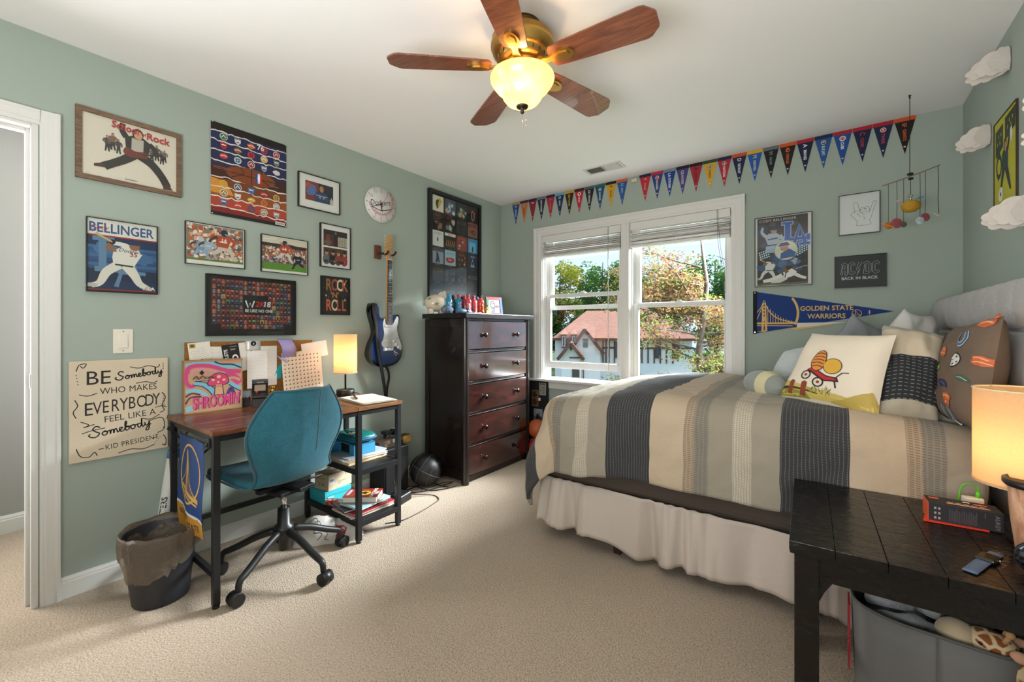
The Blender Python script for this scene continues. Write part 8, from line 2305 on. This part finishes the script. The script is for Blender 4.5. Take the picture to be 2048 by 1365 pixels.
ROOF = roofmat()
ze = hz(681)
b = MB(); b.box(hu(1104), 0.8, 0, hu(1425), 9, ze); b.build('wall', STUC, house)
# main hip roof
zr = hz(608)
b = MB(); u0, u1 = hu(1098), hu(1436)
b.add([(u0, .2, ze), (u1, .2, ze), (u1, 9.6, ze), (u0, 9.6, ze), (hu(1180), 4.9, zr), (hu(1352), 4.9, zr)], [(0, 1, 5, 4), (1, 2, 5), (2, 3, 4, 5), (3, 0, 4), (3, 2, 1, 0)])
b.build('main_roof', ROOF, house)
b = MB(); b.box(u0, .15, ze - .16, u1, .32, ze + .02); b.build('fascia', HTRIM, house)
zr2 = hz(585)
b = MB(); b.add([(hu(1262), 1.6, ze), (hu(1440), 1.6, ze), (hu(1440), 11, ze), (hu(1262), 11, ze), (hu(1290), 6, zr2), (hu(1322), 6, zr2)], [(0, 1, 5, 4), (1, 2, 5), (2, 3, 4, 5), (3, 0, 4)]); b.build('rear_roof', ROOF, house)
b = MB()
def gable(pa, pl, pr, pz, yf, depth, sub, wallz0=0.0):
    """steep gable facing the street: apex px, left and right feet px, foot y px"""
    ax, az = hu(pa[0]), hz(pa[1]); lx, rx, fz = hu(pl), hu(pr), hz(pz)
    b = MB(); b.prism([(lx + .25, wallz0), (rx - .25, wallz0), (rx - .25, fz + .25), (ax, az - .25), (lx + .25, fz + .25)], yf, yf + depth, 'xz'); b.build(sub + '_wall', STUC, house)
    for s, x in ((0, lx), (1, rx)):
        b = MB(); nx = (az - fz); t_ = .16
        b.add([(ax, yf - .35, az), (x, yf - .35, fz), (x, yf + depth, fz), (ax, yf + depth, az), (ax, yf - .35, az - .22), (x, yf - .35, fz - .22), (x, yf + depth, fz - .22), (ax, yf + depth, az - .22)], [(0, 1, 2, 3), (7, 6, 5, 4), (0, 4, 5, 1), (1, 5, 6, 2), (2, 6, 7, 3)])
        b.build(sub + '_roof', ROOF, house)
        b = MB(); b.bar((ax, yf - .36, az - .12), (x, yf - .36, fz - .12), .06, .22); b.build('bargeboard', HTRIM, house)
gable((1176.5, 656), 1140, 1221, 712, -.6, 5, 'gable')
gable((1147.3, 686.5), 1118, 1176, 722.5, -2.2, 3, 'porch')
for px, py0, py1, sub in ((1126.5, 674, 703, 'dormer'), (1150.5, 674, 692, 'dormer')):
    b = MB(); b.box(hu(px - 5.2), .2, hz(py1 + 2), hu(px + 5.2), 1.2, hz(py0 - 2)); b.build('dormer_surround', HTRIM, house)
    b = MB(); b.box(hu(px - 4), .12, hz(py1 - 2), hu(px + 4), .4, hz(py0 + 1)); f = b.build('window_frame', mat('house_white_trim', 'e3e1df', .5), house)
    b = MB(); b.box(hu(px - 1.9), .08, hz(py1 - 4), hu(px + 1.9), .3, hz(py0 + 3)); b.build('pane', mat('dark_house_glass', '2c3436', .1), f)
    b = MB(); b.add([(hu(px - 9), -.2, hz(py0 - 3)), (hu(px + 9), -.2, hz(py0 - 3)), (hu(px), 1.8, hz(py0 - 16)), (hu(px + 8), 2, hz(py0 - 4)), (hu(px - 8), 2, hz(py0 - 4))], [(0, 1, 2), (1, 3, 2), (0, 2, 4)]); b.build('dormer_roof', ROOF, house, solid=.06)
b = MB(); b.box(hu(1173.5), -.66, hz(702), hu(1184.5), -.58, hz(682)); f = b.build('leaded_window', mat('green_leaded_glass', '6f8f7c', .2), house)
for k in range(5):
    b = MB(); b.box(hu(1173.5 + 2.2 * k) , -.69, hz(702), hu(1173.9 + 2.2 * k), -.66, hz(682)); b.build('lead_bar', HTRIM, f)
b = MB(); b.box(hu(1172.8), -.72, hz(684), hu(1185), -.6, hz(681.5)); b.build('window_head', HTRIM, house)
for px in (1199, 1219, 1226, 1233, 1246, 1258, 1270, 1284, 1296, 1310, 1324, 1338, 1352, 1366, 1380):
    if px < 1217: continue
    b = MB(); b.box(hu(px), .70, hz(740), hu(px + 3), .82, ze - .1); b.build('timber_stud', HTRIM, house)
b = MB(); b.box(hu(1218), .70, hz(706), hu(1424), .83, hz(702)); b.build('timber_beam', HTRIM, house)
for px in (1253, 1300, 1345, 1390):
    b = MB(); b.box(hu(px - 6), .66, hz(728), hu(px + 6), .80, hz(690)); f = b.build('window_frame', HTRIM, house)
    b = MB(); b.box(hu(px - 4.4), .63, hz(726), hu(px + 4.4), .70, hz(692)); b.build('pane', mat('dark_house_glass', '2c3436', .1), f)
b = MB(); b.box(hu(1150), -2.26, hz(766), hu(1166), -2.1, hz(741)); b.build('front_door', mat('grey_brown_door', '5a4a44', .6), house)
b = MB(); b.box(hu(1173), -.68, hz(775), hu(1175), -.5, hz(741)); b.build('timber_post', HTRIM, house)
b = MB(); b.box(hu(1144), -2.3, hz(724), hu(1169), -2.1, hz(721)); b.build('porch_beam', HTRIM, house)
b = MB(); b.tube([(hu(1147.5), -2.36, hz(697)), (hu(1148), -2.4, hz(700)), (hu(1148), -2.4, hz(706))], [.06, .12, .05], 8); b.build('lantern', mat('lantern_dark', '26282a', .4), house)
for px in (1195, 1210):
    b = MB(); b.box(hu(px - 2), -.66, hz(754), hu(px + 2), -.55, hz(742)); b.build('small_window', mat('dark_house_glass', '2c3436', .1), house)

# foliage: one crown mesh of many small leaves per tree, with trunk and branches
def leafmat(name, cols):
    g = NG(name); g.t.nodes.remove(g.b)
    oi = g.n('NewGeometry')
    c = g.ramp(oi.outputs['Random Per Island'], [(k / max(1, len(cols) - 1), q) for k, q in enumerate(cols)])
    d = g.n('BsdfDiffuse'); t_ = g.n('BsdfTranslucent'); g.l(c, d.inputs[0]); g.l(c, t_.inputs[0]); mx = g.n('MixShader', i0=.5); g.l(d.outputs[0], mx.inputs[1]); g.l(t_.outputs[0], mx.inputs[2]); g.l(mx.outputs[0], g.out.inputs['Surface'])
    return g.m
BARK = mat('bark', '5c5046', .95, var=(20, .4))
def leaves(clusters, size, rnd):
    """clusters: (centre, radius triple, count)"""
    b = MB()
    vs, fs = b.v, b.f
    for (cx, cy, cz), (rx, ry, rz), n in clusters:
        for _ in range(n):
            while True:
                x, y, z = rnd.uniform(-1, 1), rnd.uniform(-1, 1), rnd.uniform(-1, 1)
                q = x * x + y * y + z * z
                if q < 1 and (q > .25 or rnd.random() < .35): break
            p = Vector((cx + x * rx, cy + y * ry, cz + z * rz))
            s = size * rnd.uniform(.6, 1.3)
            a = Vector((rnd.gauss(0, 1), rnd.gauss(0, 1), rnd.gauss(0, .6))).normalized()
            c = a.cross(Vector((rnd.gauss(0, 1), rnd.gauss(0, 1), rnd.gauss(0, 1)))).normalized()
            o = len(vs)
            vs += [tuple(p - a * s), tuple(p + c * s * .45), tuple(p + a * s), tuple(p - c * s * .45)]
            fs.append((o, o + 1, o + 2, o + 3)); b.mi.append(0); b.sm.append(False); b.c.append(None)
    return b
def tree(label, loc, h, crowns, m, leaf, seed, trunk_r=.22, group='trees across the street'):
    rnd = random.Random(seed)
    t = thing('tree', label, 'tree', loc, 0, group)
    b = MB(); b.tube([(0, 0, 0), (.05 * h / 8, .02, h * .3), (-.04 * h / 8, 0, h * .6), (.02, .05, h * .85)], [trunk_r, trunk_r * .75, trunk_r * .5, trunk_r * .2], 10)
    for _ in range(9):
        z = rnd.uniform(.3, .75) * h; a = rnd.uniform(0, 6.28); L_ = rnd.uniform(.15, .3) * h
        b.tube([(0, 0, z), (math.cos(a) * L_ * .5, math.sin(a) * L_ * .5, z + L_ * .35), (math.cos(a) * L_, math.sin(a) * L_, z + L_ * .6)], [trunk_r * .35, trunk_r * .2, trunk_r * .08], 6)
    b.build('trunk', BARK, t)
    cl = []
    for (cx, cy, cz, r, n) in crowns:
        for _ in range(int(n)):
            a, e = rnd.uniform(0, 6.28), rnd.uniform(-1, 1)
            rr_ = r * rnd.uniform(.35, .95)
            k = rnd.uniform(.22, .36) * r
            cl.append(((cx + math.cos(a) * rr_ * math.cos(e), cy + math.sin(a) * rr_ * math.cos(e), cz + rr_ * math.sin(e)), (k, k, k * .8), 130))
    o = leaves(cl, leaf, rnd).build('foliage', m, t); o['kind'] = 'stuff'
    return t
LG1 = leafmat('green_leaves', ['2f5a24', '4c7d33', '6b9a44', '84ab58', '3c6a2a'])
LG2 = leafmat('yellow_green_leaves', ['7d8f2f', 'a8a83a', 'c2b544', '8f9a38', '6b8a34'])
LG3 = leafmat('dark_green_leaves', ['1f3f1a', '2f5526', '406a30', '4f7a3a'])
LG4 = leafmat('turning_dogwood_leaves', ['6b4238', '855042', '5f6a38', '8f6450', '74803f', '7a4638', '8f7a52', '99705c'])
LG5 = leafmat('green_dogwood_leaves', ['5f7a38', '758a42', '85924c', '74583c', '56703a'])
def at(px, depth, z=GZ):
    """ground point seen along a given bearing, worked out once from the survey of the view"""
    a = R(90 + 36.67) - math.atan((px - 1024) / 853.9)
    return (2.696 + depth * math.cos(a), -3.432 + depth * math.sin(a), z)
tree('yellow-green tree left of the house, seen in the left window', at(1120, 46), 12.5, [(0, 0, 8.6, 3.2, 34), (-1.5, 0, 5.8, 2.7, 22)], LG2, .16, 11)
tree('tall green tree behind the house, seen through the left window', at(1205, 50), 14, [(0, 0, 8.6, 3.8, 40), (-2, 0, 6.2, 3, 22), (3, 0, 7.5, 3, 22)], LG1, .2, 12)
tree('dark green tree low at the left edge of the left window', at(1094, 46), 9, [(0, 0, 5.5, 2.8, 26), (1.5, -1, 3.6, 2.4, 20)], LG3, .18, 13)
tree('pale green tree with bare pale branches behind the house centre', at(1262, 54), 13, [(0, 0, 7.5, 3.6, 36), (1, 0, 5.2, 3.2, 20)], LG1, .2, 14)
tree('dark green tree behind the roof ridge, right window', at(1345, 54), 14, [(0, 0, 8.2, 4.2, 44), (3, 0, 6, 3.6, 26)], LG3, .2, 15)
tree('green tree at the right end of the house roof', at(1430, 49), 13, [(0, 0, 7.6, 4.2, 46), (1, 0, 4.4, 3.6, 30)], LG1, .2, 16)
tree('tall green tree at the far right of the right window', at(1500, 40), 12, [(0, 0, 6.5, 4.2, 46)], LG3, .2, 17)
# dogwood close to the window
t = thing('dogwood', 'dogwood with turning red-brown leaves close outside the right window', 'tree', at(1395, 7.6))
rnd = random.Random(31)
b = MB()
cl = []; clg = []
LX, LY = .802, .597            # along the view's width
b.tube([(.1, .0, 0), (.05, .1, 1.5), (.1, .1, 2.8), (.0, .1, 3.9), (.1, .2, 5.0), (.0, .2, 5.9)], [.10, .085, .07, .055, .04, .015], 8)
for k in range(46):
    z = rnd.uniform(2.6, 5.7); sd = -1 if rnd.random() < .68 else 1
    L_ = rnd.uniform(.6, 1.5) * (1.0 if sd < 0 else .6)
    p0 = Vector((.03, .12, z * .93)); d = Vector((sd * LX, sd * LY, rnd.uniform(-.02, .22))) + Vector((rnd.gauss(0, .35), rnd.gauss(0, .35), 0)); d.normalize()
    pts = [p0]
    for q in range(4):
        d = (d + Vector((rnd.gauss(0, .16), rnd.gauss(0, .16), rnd.gauss(.0, .10)))).normalized(); pts.append(pts[-1] + d * L_ / 4)
    b.tube(spline([tuple(p) for p in pts], 3), [lerp(.022, .004, i_ / 12) for i_ in range(13)], 5)
    for p in pts[1:]:
        for _ in range(4):
            q = p + Vector((rnd.gauss(0, .15), rnd.gauss(0, .15), rnd.gauss(.02, .10)))
            b.tube([tuple(p), tuple((p + q) / 2 + Vector((0, 0, .02))), tuple(q)], [.005, .0035, .0015], 4)
            tgt = clg if (q.z < 3.95 and rnd.random() < .6) or rnd.random() < .14 else cl
            tgt.append((tuple(q), (.17, .17, .09), 34 if q.z > 4.3 else 20))
b.build('branches', BARK, t)
o = leaves(cl, .026, rnd).build('foliage', LG4, t); o['kind'] = 'stuff'
o = leaves(clg, .028, rnd).build('green_foliage', LG5, t); o['kind'] = 'stuff'
# leafy shrub tops below the left window
t = thing('shrub', 'green and rust leafy shrub tops seen below the raised sash', 'shrub', (-1.9, 8.2, GZ))
rnd = random.Random(41)
b = MB(); cl = []
for k in range(26):
    a = rnd.uniform(0, 6.28); r_ = rnd.uniform(.1, 1.1); z = rnd.uniform(1.2, 2.75)
    p = (math.cos(a) * r_ * 1.7, math.sin(a) * r_, z - .35 * r_); b.tube([(0, 0, .2), (p[0] * .5, p[1] * .5, z * .6), p], [.03, .018, .006], 5); cl.append((p, (.34, .34, .22), 60))
b.build('branches', BARK, t); o = leaves(cl, .06, rnd).build('foliage', LG5, t); o['kind'] = 'stuff'
